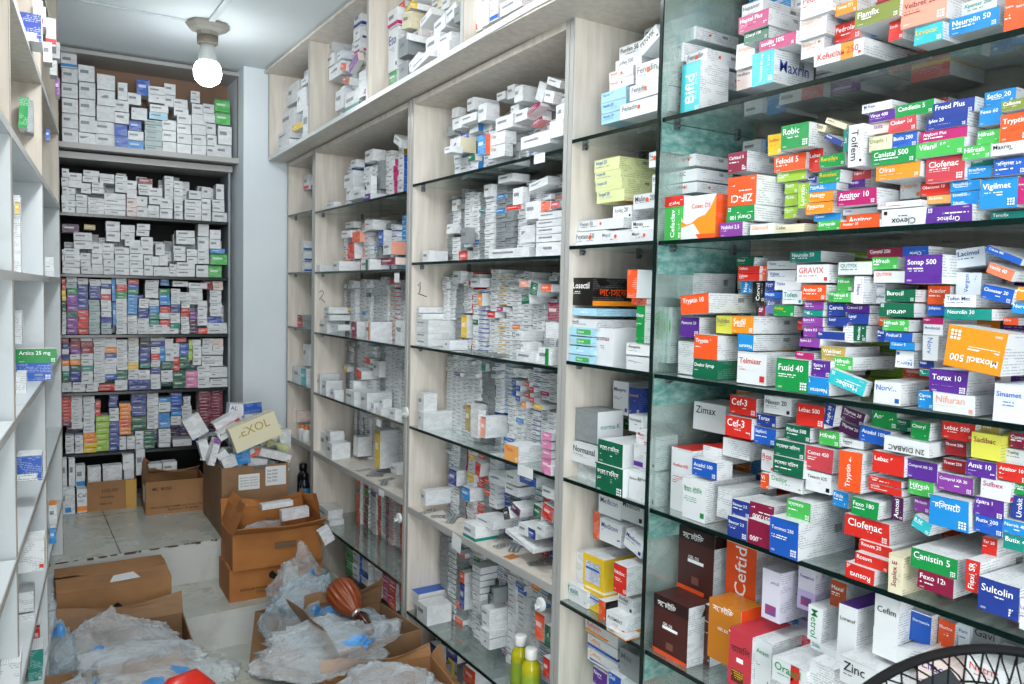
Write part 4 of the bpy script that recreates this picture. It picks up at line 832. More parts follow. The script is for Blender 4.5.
(1.086,5.117,1.904,0.12,0.063,0.056,0,86.93,'W','','','',''),
(1.087,5.117,1.963,0.12,0.063,0.056,0,86.93,'W','','','',''),
(1.013,5.125,1.738,0.12,0.068,0.072,0,86.93,'W','','','',''),
(0.955,5.13,1.802,0.12,0.057,0.042,0,86.93,'W','','','',''),
(0.954,5.13,1.847,0.12,0.057,0.042,0,86.93,'W','','','',''),
(1.021,5.132,1.805,0.12,0.063,0.043,-1,86.93,'W','','','',''),
(1.02,5.132,1.85,0.12,0.063,0.043,0,86.93,'W','','','',''),
(1.088,5.128,1.737,0.12,0.077,0.069,0,86.93,'g','','','',''),
(1.11,5.126,1.814,0.12,0.096,0.065,0,86.93,'g','','','',''),
(1.099,5.108,1.863,0.12,0.082,0.028,0,86.93,'b','','','',''),
(0.278,5.152,1.373,0.12,0.019,0.03,0,86.93,'W','','','',''),
(0.278,5.152,1.405,0.12,0.019,0.03,1,86.93,'W','','','',''),
(0.279,5.152,1.436,0.12,0.019,0.03,0,86.93,'W','','','',''),
(0.28,5.152,1.468,0.12,0.019,0.03,-1,86.93,'W','','','',''),
(0.28,5.152,1.5,0.12,0.019,0.03,-1,86.93,'D','','','',''),
(0.278,5.152,1.531,0.12,0.019,0.03,1,86.93,'D','','','',''),
(0.28,5.152,1.563,0.12,0.019,0.03,-1,86.93,'Y','','','',''),
(0.278,5.152,1.594,0.12,0.019,0.03,1,86.93,'Y','','','',''),
(0.28,5.152,1.626,0.12,0.019,0.03,1,86.93,'R','','','',''),
(0.278,5.152,1.658,0.12,0.019,0.03,0,86.93,'R','','','',''),
(0.319,5.158,1.374,0.12,0.052,0.031,0,86.93,'V','','','',''),
(0.32,5.158,1.407,0.12,0.052,0.031,0,86.93,'V','','','',''),
(0.32,5.158,1.439,0.12,0.052,0.031,-1,86.93,'V','','','',''),
(0.321,5.157,1.472,0.12,0.052,0.031,0,86.93,'D','','','',''),
(0.321,5.157,1.505,0.12,0.052,0.031,0,86.93,'V','','','',''),
(0.321,5.157,1.538,0.12,0.052,0.031,0,86.93,'V','','','',''),
(0.32,5.158,1.57,0.12,0.052,0.031,0,86.93,'V','','','',''),
(0.321,5.158,1.603,0.12,0.052,0.031,0,86.93,'G','','','',''),
(0.318,5.158,1.636,0.12,0.052,0.031,-1,86.93,'Z','','','',''),
(0.319,5.158,1.669,0.12,0.052,0.031,-1,86.93,'W','','','',''),
(0.376,5.171,1.375,0.12,0.051,0.034,1,86.93,'R','','','',''),
(0.374,5.171,1.411,0.12,0.051,0.034,0,86.93,'R','','','',''),
(0.377,5.171,1.446,0.12,0.051,0.034,0,86.93,'R','','','',''),
(0.375,5.171,1.481,0.12,0.051,0.034,0,86.93,'R','','','',''),
(0.374,5.171,1.517,0.12,0.051,0.034,-1,86.93,'N','','','',''),
(0.374,5.171,1.552,0.12,0.051,0.034,0,86.93,'N','','','',''),
(0.375,5.171,1.588,0.12,0.051,0.034,1,86.93,'N','','','',''),
(0.374,5.171,1.623,0.12,0.051,0.034,0,86.93,'N','','','',''),
(0.375,5.171,1.659,0.12,0.051,0.034,-1,86.93,'W','','','',''),
(0.43,5.15,1.374,0.12,0.054,0.031,0,86.93,'Z','','','',''),
(0.429,5.15,1.407,0.12,0.054,0.031,1,86.93,'Z','','','',''),
(0.43,5.15,1.44,0.12,0.054,0.031,1,86.93,'Z','','','',''),
(0.432,5.15,1.473,0.12,0.054,0.031,0,86.93,'Z','','','',''),
(0.431,5.15,1.506,0.12,0.054,0.031,1,86.93,'Z','','','',''),
(0.429,5.15,1.539,0.12,0.054,0.031,0,86.93,'Z','','','',''),
(0.436,5.149,1.571,0.12,0.055,0.018,0,86.93,'N','','','',''),
(0.434,5.15,1.589,0.12,0.055,0.018,-1,86.93,'N','','','',''),
(0.433,5.15,1.608,0.12,0.055,0.018,-1,86.93,'N','','','',''),
(0.433,5.15,1.626,0.12,0.055,0.018,0,86.93,'N','','','',''),
(0.437,5.149,1.645,0.12,0.055,0.018,0,86.93,'W','','','',''),
(0.434,5.15,1.663,0.12,0.055,0.018,0,86.93,'W','','','',''),
(0.491,5.146,1.374,0.12,0.051,0.031,0,86.93,'Z','','','',''),
(0.489,5.146,1.407,0.12,0.051,0.031,-1,86.93,'Z','','','',''),
(0.491,5.146,1.44,0.12,0.051,0.031,1,86.93,'N','','','',''),
(0.491,5.146,1.473,0.12,0.051,0.031,0,86.93,'W','','','',''),
(0.492,5.146,1.506,0.12,0.051,0.031,-1,86.93,'W','','','',''),
(0.489,5.146,1.539,0.12,0.051,0.031,1,86.93,'W','','','',''),
(0.49,5.146,1.572,0.12,0.051,0.031,-1,86.93,'R','','','',''),
(0.49,5.146,1.604,0.12,0.051,0.031,1,86.93,'W','','','',''),
(0.493,5.153,1.636,0.12,0.054,0.024,-1,86.93,'N','','','',''),
(0.492,5.153,1.661,0.12,0.054,0.024,1,86.93,'W','','','',''),
(0.534,5.15,1.476,0.12,0.018,0.132,-1,86.93,'b','','','',''),
(0.531,5.15,1.615,0.12,0.018,0.132,-1,86.93,'b','','','',''),
(0.569,5.145,1.368,0.12,0.055,0.02,0,86.93,'W','','','',''),
(0.571,5.145,1.388,0.12,0.055,0.02,0,86.93,'W','','','',''),
(0.569,5.145,1.409,0.12,0.055,0.02,-1,86.93,'W','','','',''),
(0.573,5.145,1.43,0.12,0.055,0.02,-1,86.93,'W','','','',''),
(0.571,5.145,1.45,0.12,0.055,0.02,0,86.93,'W','','','',''),
(0.571,5.145,1.471,0.12,0.055,0.02,-1,86.93,'W','','','',''),
(0.57,5.145,1.491,0.12,0.055,0.02,-1,86.93,'W','','','',''),
(0.571,5.145,1.512,0.12,0.055,0.02,1,86.93,'W','','','',''),
(0.571,5.145,1.533,0.12,0.055,0.02,1,86.93,'W','','','',''),
(0.57,5.145,1.553,0.12,0.055,0.02,-1,86.93,'W','','','',''),
(0.571,5.145,1.574,0.12,0.055,0.02,0,86.93,'G','','','',''),
(0.571,5.145,1.594,0.12,0.055,0.02,0,86.93,'G','','','',''),
(0.572,5.145,1.615,0.12,0.055,0.02,0,86.93,'R','','','',''),
(0.573,5.145,1.636,0.12,0.055,0.02,0,86.93,'R','','','',''),
(0.571,5.145,1.656,0.12,0.055,0.02,1,86.93,'W','','','',''),
(0.57,5.145,1.677,0.12,0.055,0.02,-1,86.93,'W','','','',''),
(0.627,5.14,1.367,0.12,0.051,0.017,1,86.93,'W','','','',''),
(0.629,5.14,1.385,0.12,0.051,0.017,0,86.93,'W','','','',''),
(0.627,5.14,1.403,0.12,0.051,0.017,-1,86.93,'W','','','',''),
(0.627,5.14,1.421,0.12,0.051,0.017,-1,86.93,'W','','','',''),
(0.628,5.14,1.44,0.12,0.051,0.017,0,86.93,'W','','','',''),
(0.627,5.14,1.458,0.12,0.051,0.017,-1,86.93,'W','','','',''),
(0.628,5.151,1.482,0.12,0.051,0.019,-1,86.93,'b','','','',''),
(0.629,5.151,1.502,0.12,0.051,0.019,0,86.93,'b','','','',''),
(0.629,5.151,1.522,0.12,0.051,0.019,0,86.93,'b','','','',''),
(0.629,5.151,1.542,0.12,0.051,0.019,1,86.93,'b','','','',''),
(0.63,5.151,1.562,0.12,0.051,0.019,1,86.93,'b','','','',''),
(0.631,5.151,1.581,0.12,0.051,0.019,1,86.93,'b','','','',''),
(0.633,5.147,1.608,0.12,0.056,0.027,1,86.93,'G','','','',''),
(0.633,5.147,1.636,0.12,0.056,0.027,1,86.93,'B','','','',''),
(0.634,5.147,1.664,0.12,0.056,0.027,0,86.93,'R','','','',''),
(0.686,5.135,1.369,0.12,0.059,0.022,0,86.93,'W','','','',''),
(0.683,5.135,1.393,0.12,0.059,0.022,-1,86.93,'W','','','',''),
(0.683,5.135,1.416,0.12,0.059,0.022,0,86.93,'W','','','',''),
(0.685,5.135,1.439,0.12,0.059,0.022,0,86.93,'W','','','',''),
(0.687,5.129,1.466,0.12,0.055,0.028,0,86.93,'N','','','',''),
(0.684,5.129,1.496,0.12,0.055,0.028,-1,86.93,'N','','','',''),
(0.687,5.131,1.525,0.12,0.053,0.026,1,86.93,'W','','','',''),
(0.69,5.131,1.552,0.12,0.053,0.026,0,86.93,'W','','','',''),
(0.743,5.131,1.368,0.12,0.053,0.02,0,86.93,'W','','','',''),
(0.743,5.131,1.389,0.12,0.053,0.02,-1,86.93,'W','','','',''),
(0.744,5.131,1.409,0.12,0.053,0.02,1,86.93,'T','','','',''),
(0.744,5.131,1.43,0.12,0.053,0.02,-1,86.93,'T','','','',''),
(0.744,5.14,1.455,0.12,0.053,0.018,0,86.93,'T','','','',''),
(0.745,5.14,1.474,0.12,0.053,0.018,1,86.93,'T','','','',''),
(0.746,5.14,1.494,0.12,0.053,0.018,-1,86.93,'b','','','',''),
(0.745,5.14,1.513,0.12,0.053,0.018,1,86.93,'b','','','',''),
(0.745,5.14,1.532,0.12,0.053,0.018,0,86.93,'W','','','',''),
(0.745,5.14,1.551,0.12,0.053,0.018,1,86.93,'W','','','',''),
(0.734,5.153,1.586,0.12,0.072,0.029,1,86.93,'W','','','',''),
(0.734,5.153,1.617,0.12,0.072,0.029,-1,86.93,'W','','','',''),
(0.733,5.149,1.643,0.12,0.072,0.021,-1,86.93,'W','','','',''),
(0.736,5.149,1.665,0.12,0.072,0.021,-1,86.93,'W','','','',''),
(0.803,5.138,1.368,0.12,0.055,0.02,1,86.93,'W','','','',''),
(0.803,5.138,1.388,0.12,0.055,0.02,-1,86.93,'W','','','',''),
(0.802,5.138,1.409,0.12,0.055,0.02,-1,86.93,'R','','','',''),
(0.804,5.138,1.43,0.12,0.055,0.02,0,86.93,'R','','','',''),
(0.803,5.144,1.455,0.12,0.055,0.018,0,86.93,'W','','','',''),
(0.803,5.144,1.474,0.12,0.055,0.018,1,86.93,'W','','','',''),
(0.806,5.143,1.494,0.12,0.055,0.018,1,86.93,'R','','','',''),
(0.805,5.143,1.513,0.12,0.055,0.018,0,86.93,'R','','','',''),
(0.803,5.125,1.545,0.12,0.055,0.031,0,86.93,'b','','','',''),
(0.8,5.125,1.578,0.12,0.055,0.031,-1,86.93,'b','','','',''),
(0.8,5.125,1.611,0.12,0.055,0.031,0,86.93,'G','','','',''),
(0.805,5.148,1.655,0.12,0.045,0.019,1,86.93,'b','','','',''),
(0.805,5.148,1.675,0.12,0.045,0.019,0,86.93,'b','','','',''),
(0.863,5.144,1.373,0.12,0.054,0.03,1,86.93,'D','','','',''),
(0.862,5.144,1.405,0.12,0.054,0.03,-1,86.93,'T','','','',''),
(0.862,5.144,1.437,0.12,0.054,0.03,0,86.93,'W','','','',''),
(0.861,5.144,1.469,0.12,0.054,0.03,0,86.93,'W','','','',''),
(0.86,5.128,1.499,0.12,0.051,0.022,0,86.93,'N','','','',''),
(0.861,5.127,1.523,0.12,0.051,0.022,0,86.93,'N','','','',''),
(0.862,5.127,1.546,0.12,0.051,0.022,0,86.93,'W','','','',''),
(0.863,5.127,1.57,0.12,0.051,0.022,1,86.93,'W','','','',''),
(0.863,5.127,1.594,0.12,0.051,0.022,0,86.93,'W','','','',''),
(0.862,5.127,1.617,0.12,0.051,0.022,0,86.93,'W','','','',''),
(0.918,5.139,1.37,0.12,0.046,0.024,0,86.93,'W','','','',''),
(0.919,5.139,1.396,0.12,0.046,0.024,0,86.93,'W','','','',''),
(0.917,5.139,1.422,0.12,0.046,0.024,-1,86.93,'W','','','',''),
(0.916,5.139,1.448,0.12,0.046,0.024,0,86.93,'W','','','',''),
(0.918,5.139,1.473,0.12,0.046,0.024,1,86.93,'R','','','',''),
(0.919,5.139,1.499,0.12,0.046,0.024,0,86.93,'R','','','',''),
(0.92,5.139,1.525,0.12,0.046,0.024,0,86.93,'W','','','',''),
(0.919,5.139,1.551,0.12,0.046,0.024,-1,86.93,'W','','','',''),
(0.965,5.135,1.369,0.12,0.038,0.021,1,86.93,'Q','','','',''),
(0.965,5.135,1.391,0.12,0.038,0.021,0,86.93,'Q','','','',''),
(0.965,5.135,1.413,0.12,0.038,0.021,0,86.93,'Q','','','',''),
(0.964,5.135,1.435,0.12,0.038,0.021,-1,86.93,'Q','','','',''),
(0.964,5.135,1.458,0.12,0.038,0.021,1,86.93,'V','','','',''),
(0.963,5.135,1.48,0.12,0.038,0.021,1,86.93,'V','','','',''),
(1.013,5.126,1.426,0.12,0.054,0.036,-1,86.93,'W','','','',''),
(1.013,5.126,1.464,0.12,0.054,0.036,-1,86.93,'W','','','',''),
(1.014,5.126,1.502,0.12,0.054,0.036,1,86.93,'W','','','',''),
(1.015,5.126,1.54,0.12,0.054,0.036,0,86.93,'W','','','',''),
(0.975,5.123,1.548,0.12,0.073,0.023,0,86.93,'W','','','',''),
(0.977,5.123,1.572,0.12,0.073,0.023,0,86.93,'W','','','',''),
(0.976,5.123,1.596,0.12,0.073,0.023,1,86.93,'W','','','',''),
(0.975,5.123,1.62,0.12,0.073,0.023,0,86.93,'W','','','',''),
(0.911,5.123,1.571,0.12,0.077,0.024,1,86.93,'W','','','',''),
(0.909,5.123,1.596,0.12,0.077,0.024,0,86.93,'W','','','',''),
(0.891,5.139,1.658,0.12,0.087,0.032,0,86.93,'W','','','',''),
(0.986,5.113,1.649,0.12,0.104,0.032,0,86.93,'W','','','',''),
(1.086,5.131,1.433,0.12,0.083,0.018,0,86.93,'B','','','',''),
(1.084,5.131,1.452,0.12,0.083,0.018,0,86.93,'N','','','',''),
(1.092,5.121,1.477,0.12,0.067,0.025,0,86.93,'W','','','',''),
(1.09,5.122,1.504,0.12,0.067,0.025,0,86.93,'W','','','',''),
(1.093,5.121,1.53,0.12,0.067,0.025,-1,86.93,'W','','','',''),
(1.089,5.122,1.557,0.12,0.067,0.025,-1,86.93,'W','','','',''),
(1.091,5.121,1.583,0.12,0.067,0.025,0,86.93,'W','','','',''),
(1.089,5.122,1.61,0.12,0.067,0.025,-1,86.93,'W','','','',''),
(1.047,5.126,1.64,0.12,0.052,0.024,0,86.93,'r','','','',''),
(1.047,5.126,1.666,0.12,0.052,0.024,-1,86.93,'r','','','',''),
(1.104,5.119,1.639,0.12,0.058,0.026,1,86.93,'F','','','',''),
(1.102,5.12,1.666,0.12,0.058,0.026,1,86.93,'F','','','',''),
(1.1,5.124,1.374,0.12,0.113,0.032,-1,86.93,'W','','','',''),
(1.099,5.125,1.407,0.12,0.113,0.032,1,86.93,'W','','','',''),
(0.7,5.141,1.371,0.12,0.064,0.026,-1,86.93,'W','','','',''),
(0.701,5.141,1.399,0.12,0.064,0.026,-1,86.93,'W','','','',''),
(0.775,5.127,1.371,0.12,0.077,0.026,-1,86.93,'W','','','',''),
(0.776,5.127,1.399,0.12,0.077,0.026,0,86.93,'W','','','',''),
(0.849,5.143,1.374,0.12,0.061,0.031,0,86.93,'W','','','',''),
(1.017,5.131,1.375,0.12,0.052,0.034,0,86.93,'O','','','',''),
(0.951,5.142,1.373,0.12,0.078,0.03,0,86.93,'P','','','',''),
(0.29,5.178,1.042,0.12,0.048,0.027,-1,86.93,'W','','','',''),
(0.289,5.178,1.07,0.12,0.048,0.027,-1,86.93,'W','','','',''),
(0.285,5.16,1.102,0.12,0.034,0.03,0,86.93,'D','','','',''),
(0.286,5.16,1.134,0.12,0.034,0.03,-1,86.93,'T','','','',''),
(0.284,5.16,1.165,0.12,0.034,0.03,0,86.93,'W','','','',''),
(0.284,5.16,1.197,0.12,0.034,0.03,-1,86.93,'A','','','',''),
(0.285,5.16,1.229,0.12,0.034,0.03,0,86.93,'N','','','',''),
(0.285,5.16,1.26,0.12,0.034,0.03,0,86.93,'W','','','',''),
(0.287,5.16,1.292,0.12,0.034,0.03,1,86.93,'N','','','',''),
(0.283,5.16,1.324,0.12,0.034,0.03,1,86.93,'r','','','',''),
(0.333,5.168,1.104,0.12,0.051,0.03,-1,86.93,'N','','','',''),
(0.333,5.168,1.136,0.12,0.051,0.03,0,86.93,'N','','','',''),
(0.334,5.168,1.167,0.12,0.051,0.03,1,86.93,'D','','','',''),
(0.333,5.168,1.198,0.12,0.051,0.03,0,86.93,'A','','','',''),
(0.333,5.168,1.229,0.12,0.051,0.03,0,86.93,'W','','','',''),
(0.335,5.168,1.261,0.12,0.051,0.03,0,86.93,'V','','','',''),
(0.333,5.168,1.292,0.12,0.051,0.03,0,86.93,'r','','','',''),
(0.335,5.168,1.323,0.12,0.051,0.03,0,86.93,'r','','','',''),
(0.39,5.145,1.09,0.12,0.058,0.034,-1,86.93,'W','','','',''),
(0.391,5.145,1.126,0.12,0.058,0.034,-1,86.93,'W','','','',''),
(0.39,5.145,1.161,0.12,0.058,0.034,-1,86.93,'T','','','',''),
(0.391,5.145,1.196,0.12,0.058,0.034,1,86.93,'W','','','',''),
(0.391,5.145,1.232,0.12,0.058,0.034,0,86.93,'W','','','',''),
(0.392,5.145,1.267,0.12,0.058,0.034,-1,86.93,'r','','','',''),
(0.39,5.145,1.303,0.12,0.058,0.034,1,86.93,'r','','','',''),
(0.389,5.145,1.338,0.12,0.058,0.034,1,86.93,'W','','','',''),
(0.348,5.156,1.042,0.12,0.065,0.027,0,86.93,'W','','','',''),
(0.35,5.156,1.07,0.12,0.065,0.027,0,86.93,'W','','','',''),
(0.416,5.157,1.039,0.12,0.062,0.023,-1,86.93,'W','','','',''),
(0.42,5.157,1.063,0.12,0.062,0.023,0,86.93,'W','','','',''),
(0.453,5.154,1.084,0.12,0.059,0.018,0,86.93,'W','','','',''),
(0.456,5.154,1.103,0.12,0.059,0.018,0,86.93,'W','','','',''),
(0.455,5.154,1.122,0.12,0.059,0.018,-1,86.93,'W','','','',''),
(0.454,5.154,1.142,0.12,0.059,0.018,1,86.93,'W','','','',''),
(0.454,5.154,1.161,0.12,0.059,0.018,0,86.93,'W','','','',''),
(0.456,5.154,1.18,0.12,0.059,0.018,0,86.93,'W','','','',''),
(0.455,5.154,1.199,0.12,0.059,0.018,-1,86.93,'W','','','',''),
(0.453,5.154,1.219,0.12,0.059,0.018,1,86.93,'W','','','',''),
(0.454,5.154,1.238,0.12,0.059,0.018,1,86.93,'W','','','',''),
(0.456,5.154,1.257,0.12,0.059,0.018,1,86.93,'W','','','',''),
(0.454,5.154,1.276,0.12,0.059,0.018,1,86.93,'W','','','',''),
(0.456,5.154,1.296,0.12,0.059,0.018,1,86.93,'W','','','',''),
(0.453,5.154,1.315,0.12,0.059,0.018,1,86.93,'W','','','',''),
(0.454,5.154,1.334,0.12,0.059,0.018,1,86.93,'W','','','',''),
(0.494,5.167,1.037,0.12,0.088,0.018,0,86.93,'R','','','',''),
(0.494,5.167,1.056,0.12,0.088,0.018,0,86.93,'R','','','',''),
(0.513,5.145,1.111,0.12,0.061,0.03,-1,86.93,'B','','','',''),
(0.511,5.145,1.142,0.12,0.061,0.03,0,86.93,'W','','','',''),
(0.511,5.145,1.173,0.12,0.061,0.03,0,86.93,'W','','','',''),
(0.514,5.145,1.204,0.12,0.061,0.03,1,86.93,'W','','','',''),
(0.511,5.145,1.235,0.12,0.061,0.03,-1,86.93,'N','','','',''),
(0.514,5.145,1.266,0.12,0.061,0.03,1,86.93,'A','','','',''),
(0.513,5.145,1.297,0.12,0.061,0.03,-1,86.93,'W','','','',''),
(0.511,5.145,1.328,0.12,0.061,0.03,1,86.93,'W','','','',''),
(0.566,5.162,1.042,0.12,0.066,0.028,-1,86.93,'W','','','',''),
(0.568,5.162,1.072,0.12,0.066,0.028,0,86.93,'W','','','',''),
(0.569,5.162,1.102,0.12,0.066,0.028,0,86.93,'D','','','',''),
(0.569,5.162,1.132,0.12,0.066,0.028,-1,86.93,'D','','','',''),
(0.574,5.149,1.159,0.12,0.056,0.021,0,86.93,'W','','','',''),
(0.571,5.149,1.182,0.12,0.056,0.021,-1,86.93,'W','','','',''),
(0.573,5.149,1.204,0.12,0.056,0.021,0,86.93,'W','','','',''),
(0.572,5.149,1.226,0.12,0.056,0.021,0,86.93,'W','','','',''),
(0.573,5.149,1.248,0.12,0.056,0.021,1,86.93,'W','','','',''),
(0.572,5.149,1.271,0.12,0.056,0.021,0,86.93,'W','','','',''),
(0.572,5.149,1.293,0.12,0.056,0.021,0,86.93,'W','','','',''),
(0.573,5.149,1.315,0.12,0.056,0.021,-1,86.93,'W','','','',''),
(0.632,5.145,1.043,0.12,0.055,0.03,-1,86.93,'N','','','',''),
(0.632,5.145,1.074,0.12,0.055,0.03,0,86.93,'N','','','',''),
(0.631,5.145,1.105,0.12,0.055,0.03,0,86.93,'W','','','',''),
(0.632,5.145,1.137,0.12,0.055,0.03,-1,86.93,'W','','','',''),
(0.63,5.145,1.162,0.12,0.055,0.019,0,86.93,'Y','','','',''),
(0.631,5.145,1.182,0.12,0.055,0.019,-1,86.93,'Y','','','',''),
(0.631,5.145,1.201,0.12,0.055,0.019,0,86.93,'W','','','',''),
(0.632,5.145,1.221,0.12,0.055,0.019,1,86.93,'W','','','',''),
(0.631,5.145,1.24,0.12,0.055,0.019,0,86.93,'W','','','',''),
(0.633,5.145,1.26,0.12,0.055,0.019,1,86.93,'W','','','',''),
(0.634,5.145,1.279,0.12,0.055,0.019,1,86.93,'W','','','',''),
(0.631,5.145,1.299,0.12,0.055,0.019,-1,86.93,'W','','','',''),
(0.633,5.145,1.319,0.12,0.055,0.019,-1,86.93,'F','','','',''),
(0.632,5.145,1.338,0.12,0.055,0.019,0,86.93,'F','','','',''),
(0.689,5.143,1.042,0.12,0.061,0.028,1,86.93,'N','','','',''),
(0.689,5.143,1.072,0.12,0.061,0.028,0,86.93,'N','','','',''),
(0.691,5.143,1.101,0.12,0.061,0.028,-1,86.93,'W','','','',''),
(0.689,5.143,1.13,0.12,0.061,0.028,0,86.93,'W','','','',''),
(0.693,5.144,1.172,0.12,0.053,0.03,0,86.93,'T','','','',''),
(0.692,5.144,1.204,0.12,0.053,0.03,-1,86.93,'N','','','',''),
(0.693,5.144,1.236,0.12,0.053,0.03,-1,86.93,'N','','','',''),
(0.696,5.144,1.268,0.12,0.053,0.03,0,86.93,'N','','','',''),
(0.693,5.144,1.3,0.12,0.053,0.03,1,86.93,'X','','','',''),
(0.695,5.144,1.332,0.12,0.053,0.03,0,86.93,'X','','','',''),
(0.752,5.149,1.039,0.12,0.053,0.022,0,86.93,'W','','','',''),
(0.752,5.149,1.062,0.12,0.053,0.022,-1,86.93,'W','','','',''),
(0.751,5.149,1.085,0.12,0.053,0.022,1,86.93,'W','','','',''),
(0.751,5.149,1.108,0.12,0.053,0.022,1,86.93,'W','','','',''),
(0.749,5.129,1.134,0.12,0.051,0.019,-1,86.93,'N','','','',''),
(0.751,5.129,1.153,0.12,0.051,0.019,0,86.93,'N','','','',''),
(0.748,5.129,1.173,0.12,0.051,0.019,-1,86.93,'W','','','',''),
(0.752,5.129,1.192,0.12,0.051,0.019,0,86.93,'W','','','',''),
(0.752,5.129,1.212,0.12,0.051,0.019,-1,86.93,'R','','','',''),
(0.751,5.129,1.231,0.12,0.051,0.019,-1,86.93,'R','','','',''),
(0.751,5.129,1.251,0.12,0.051,0.019,0,86.93,'W','','','',''),
(0.751,5.129,1.27,0.12,0.051,0.019,-1,86.93,'W','','','',''),
(0.764,5.152,1.3,0.12,0.08,0.03,-1,86.93,'N','','','',''),
(0.766,5.151,1.331,0.12,0.08,0.03,-1,86.93,'W','','','',''),
(0.786,5.124,1.217,0.12,0.03,0.043,0,86.93,'b','','','',''),
(0.788,5.124,1.263,0.12,0.03,0.043,0,86.93,'b','','','',''),
(0.826,5.122,1.228,0.12,0.046,0.065,1,86.93,'W','','','',''),
(0.824,5.122,1.296,0.12,0.046,0.065,1,86.93,'W','','','',''),
(0.815,5.128,1.159,0.12,0.067,0.022,-1,86.93,'D','','','',''),
(0.817,5.128,1.182,0.12,0.067,0.022,0,86.93,'D','','','',''),
(0.815,5.147,1.085,0.12,0.064,0.035,-1,86.93,'W','','','',''),
(0.814,5.148,1.122,0.12,0.064,0.035,0,86.93,'W','','','',''),
(0.885,5.145,1.054,0.12,0.072,0.05,-1,86.93,'D','','','',''),
(0.885,5.145,1.106,0.12,0.072,0.05,-1,86.93,'D','','','',''),
(0.865,5.13,1.155,0.12,0.034,0.039,0,86.93,'R','','','',''),
(0.864,5.131,1.197,0.12,0.034,0.039,-1,86.93,'R','','','',''),
(0.865,5.13,1.239,0.12,0.034,0.039,0,86.93,'W','','','',''),
(0.865,5.13,1.28,0.12,0.034,0.039,0,86.93,'W','','','',''),
(0.908,5.143,1.168,0.12,0.047,0.036,0,86.93,'D','','','',''),
(0.909,5.143,1.206,0.12,0.047,0.036,0,86.93,'D','','','',''),
(0.911,5.143,1.243,0.12,0.047,0.036,0,86.93,'B','','','',''),
(0.91,5.143,1.281,0.12,0.047,0.036,0,86.93,'B','','','',''),
(0.894,5.14,1.32,0.12,0.058,0.027,0,86.93,'R','','','',''),
(0.944,5.122,1.228,0.12,0.021,0.06,0,86.93,'L','','','',''),
(0.945,5.122,1.292,0.12,0.021,0.06,1,86.93,'L','','','',''),
(0.981,5.119,1.186,0.12,0.048,0.037,0,86.93,'W','','','',''),
(0.983,5.119,1.225,0.12,0.048,0.037,-1,86.93,'W','','','',''),
(0.982,5.119,1.264,0.12,0.048,0.037,0,86.93,'W','','','',''),
(0.979,5.12,1.304,0.12,0.048,0.037,0,86.93,'W','','','',''),
(0.952,5.138,1.045,0.12,0.064,0.033,-1,86.93,'p','','','',''),
(0.954,5.138,1.079,0.12,0.064,0.033,0,86.93,'p','','','',''),
(0.953,5.138,1.114,0.12,0.064,0.033,0,86.93,'p','','','',''),
(1.041,5.116,1.242,0.12,0.059,0.024,0,86.93,'W','','','',''),
(1.039,5.116,1.267,0.12,0.059,0.024,-1,86.93,'W','','','',''),
(1.042,5.116,1.291,0.12,0.059,0.024,0,86.93,'W','','','',''),
(1.042,5.116,1.316,0.12,0.059,0.024,-1,86.93,'W','','','',''),
(1.101,5.114,1.241,0.12,0.06,0.024,1,86.93,'W','','','',''),
(1.103,5.114,1.266,0.12,0.06,0.024,1,86.93,'W','','','',''),
(1.102,5.114,1.291,0.12,0.06,0.024,-1,86.93,'F','','','',''),
(1.102,5.114,1.315,0.12,0.06,0.024,-1,86.93,'F','','','',''),
(1.018,5.11,1.044,0.12,0.07,0.032,0,86.93,'W','','','',''),
(1.016,5.11,1.077,0.12,0.07,0.032,0,86.93,'W','','','',''),
(1.019,5.11,1.111,0.12,0.07,0.032,1,86.93,'W','','','',''),
(1.017,5.11,1.144,0.12,0.07,0.032,-1,86.93,'W','','','',''),
(1.073,5.13,1.173,0.12,0.121,0.031,0,86.93,'W','','','',''),
(1.073,5.13,1.206,0.12,0.121,0.031,1,86.93,'W','','','',''),
(1.112,5.121,1.102,0.12,0.111,0.031,0,86.93,'W','','','',''),
(1.112,5.121,1.135,0.12,0.111,0.031,1,86.93,'W','','','',''),
(1.11,5.117,1.041,0.12,0.111,0.025,0,86.93,'W','','','',''),
(1.113,5.117,1.067,0.12,0.111,0.025,0,86.93,'W','','','',''),
(0.289,5.168,0.844,0.12,0.043,0.018,0,86.93,'K','','','',''),
(0.288,5.168,0.863,0.12,0.043,0.018,0,86.93,'K','','','',''),
(0.286,5.168,0.881,0.12,0.043,0.018,-1,86.93,'R','','','',''),
(0.289,5.168,0.9,0.12,0.043,0.018,0,86.93,'R','','','',''),
(0.287,5.168,0.918,0.12,0.043,0.018,1,86.93,'R','','','',''),
(0.287,5.168,0.937,0.12,0.043,0.018,0,86.93,'R','','','',''),
(0.286,5.168,0.955,0.12,0.043,0.018,0,86.93,'R','','','',''),
(0.286,5.168,0.974,0.12,0.043,0.018,0,86.93,'R','','','',''),
(0.288,5.168,0.992,0.12,0.043,0.018,0,86.93,'R','','','',''),
(0.286,5.168,1.011,0.12,0.043,0.018,-1,86.93,'R','','','',''),
(0.339,5.167,0.825,0.12,0.056,0.019,-1,86.93,'W','','','',''),
(0.34,5.167,0.845,0.12,0.056,0.019,-1,86.93,'W','','','',''),
(0.336,5.167,0.864,0.12,0.056,0.019,-1,86.93,'W','','','',''),
(0.338,5.167,0.884,0.12,0.056,0.019,0,86.93,'W','','','',''),
(0.339,5.167,0.904,0.12,0.056,0.019,-1,86.93,'W','','','',''),
(0.339,5.167,0.923,0.12,0.056,0.019,-1,86.93,'W','','','',''),
(0.338,5.167,0.943,0.12,0.056,0.019,0,86.93,'W','','','',''),
(0.337,5.167,0.963,0.12,0.056,0.019,-1,86.93,'W','','','',''),
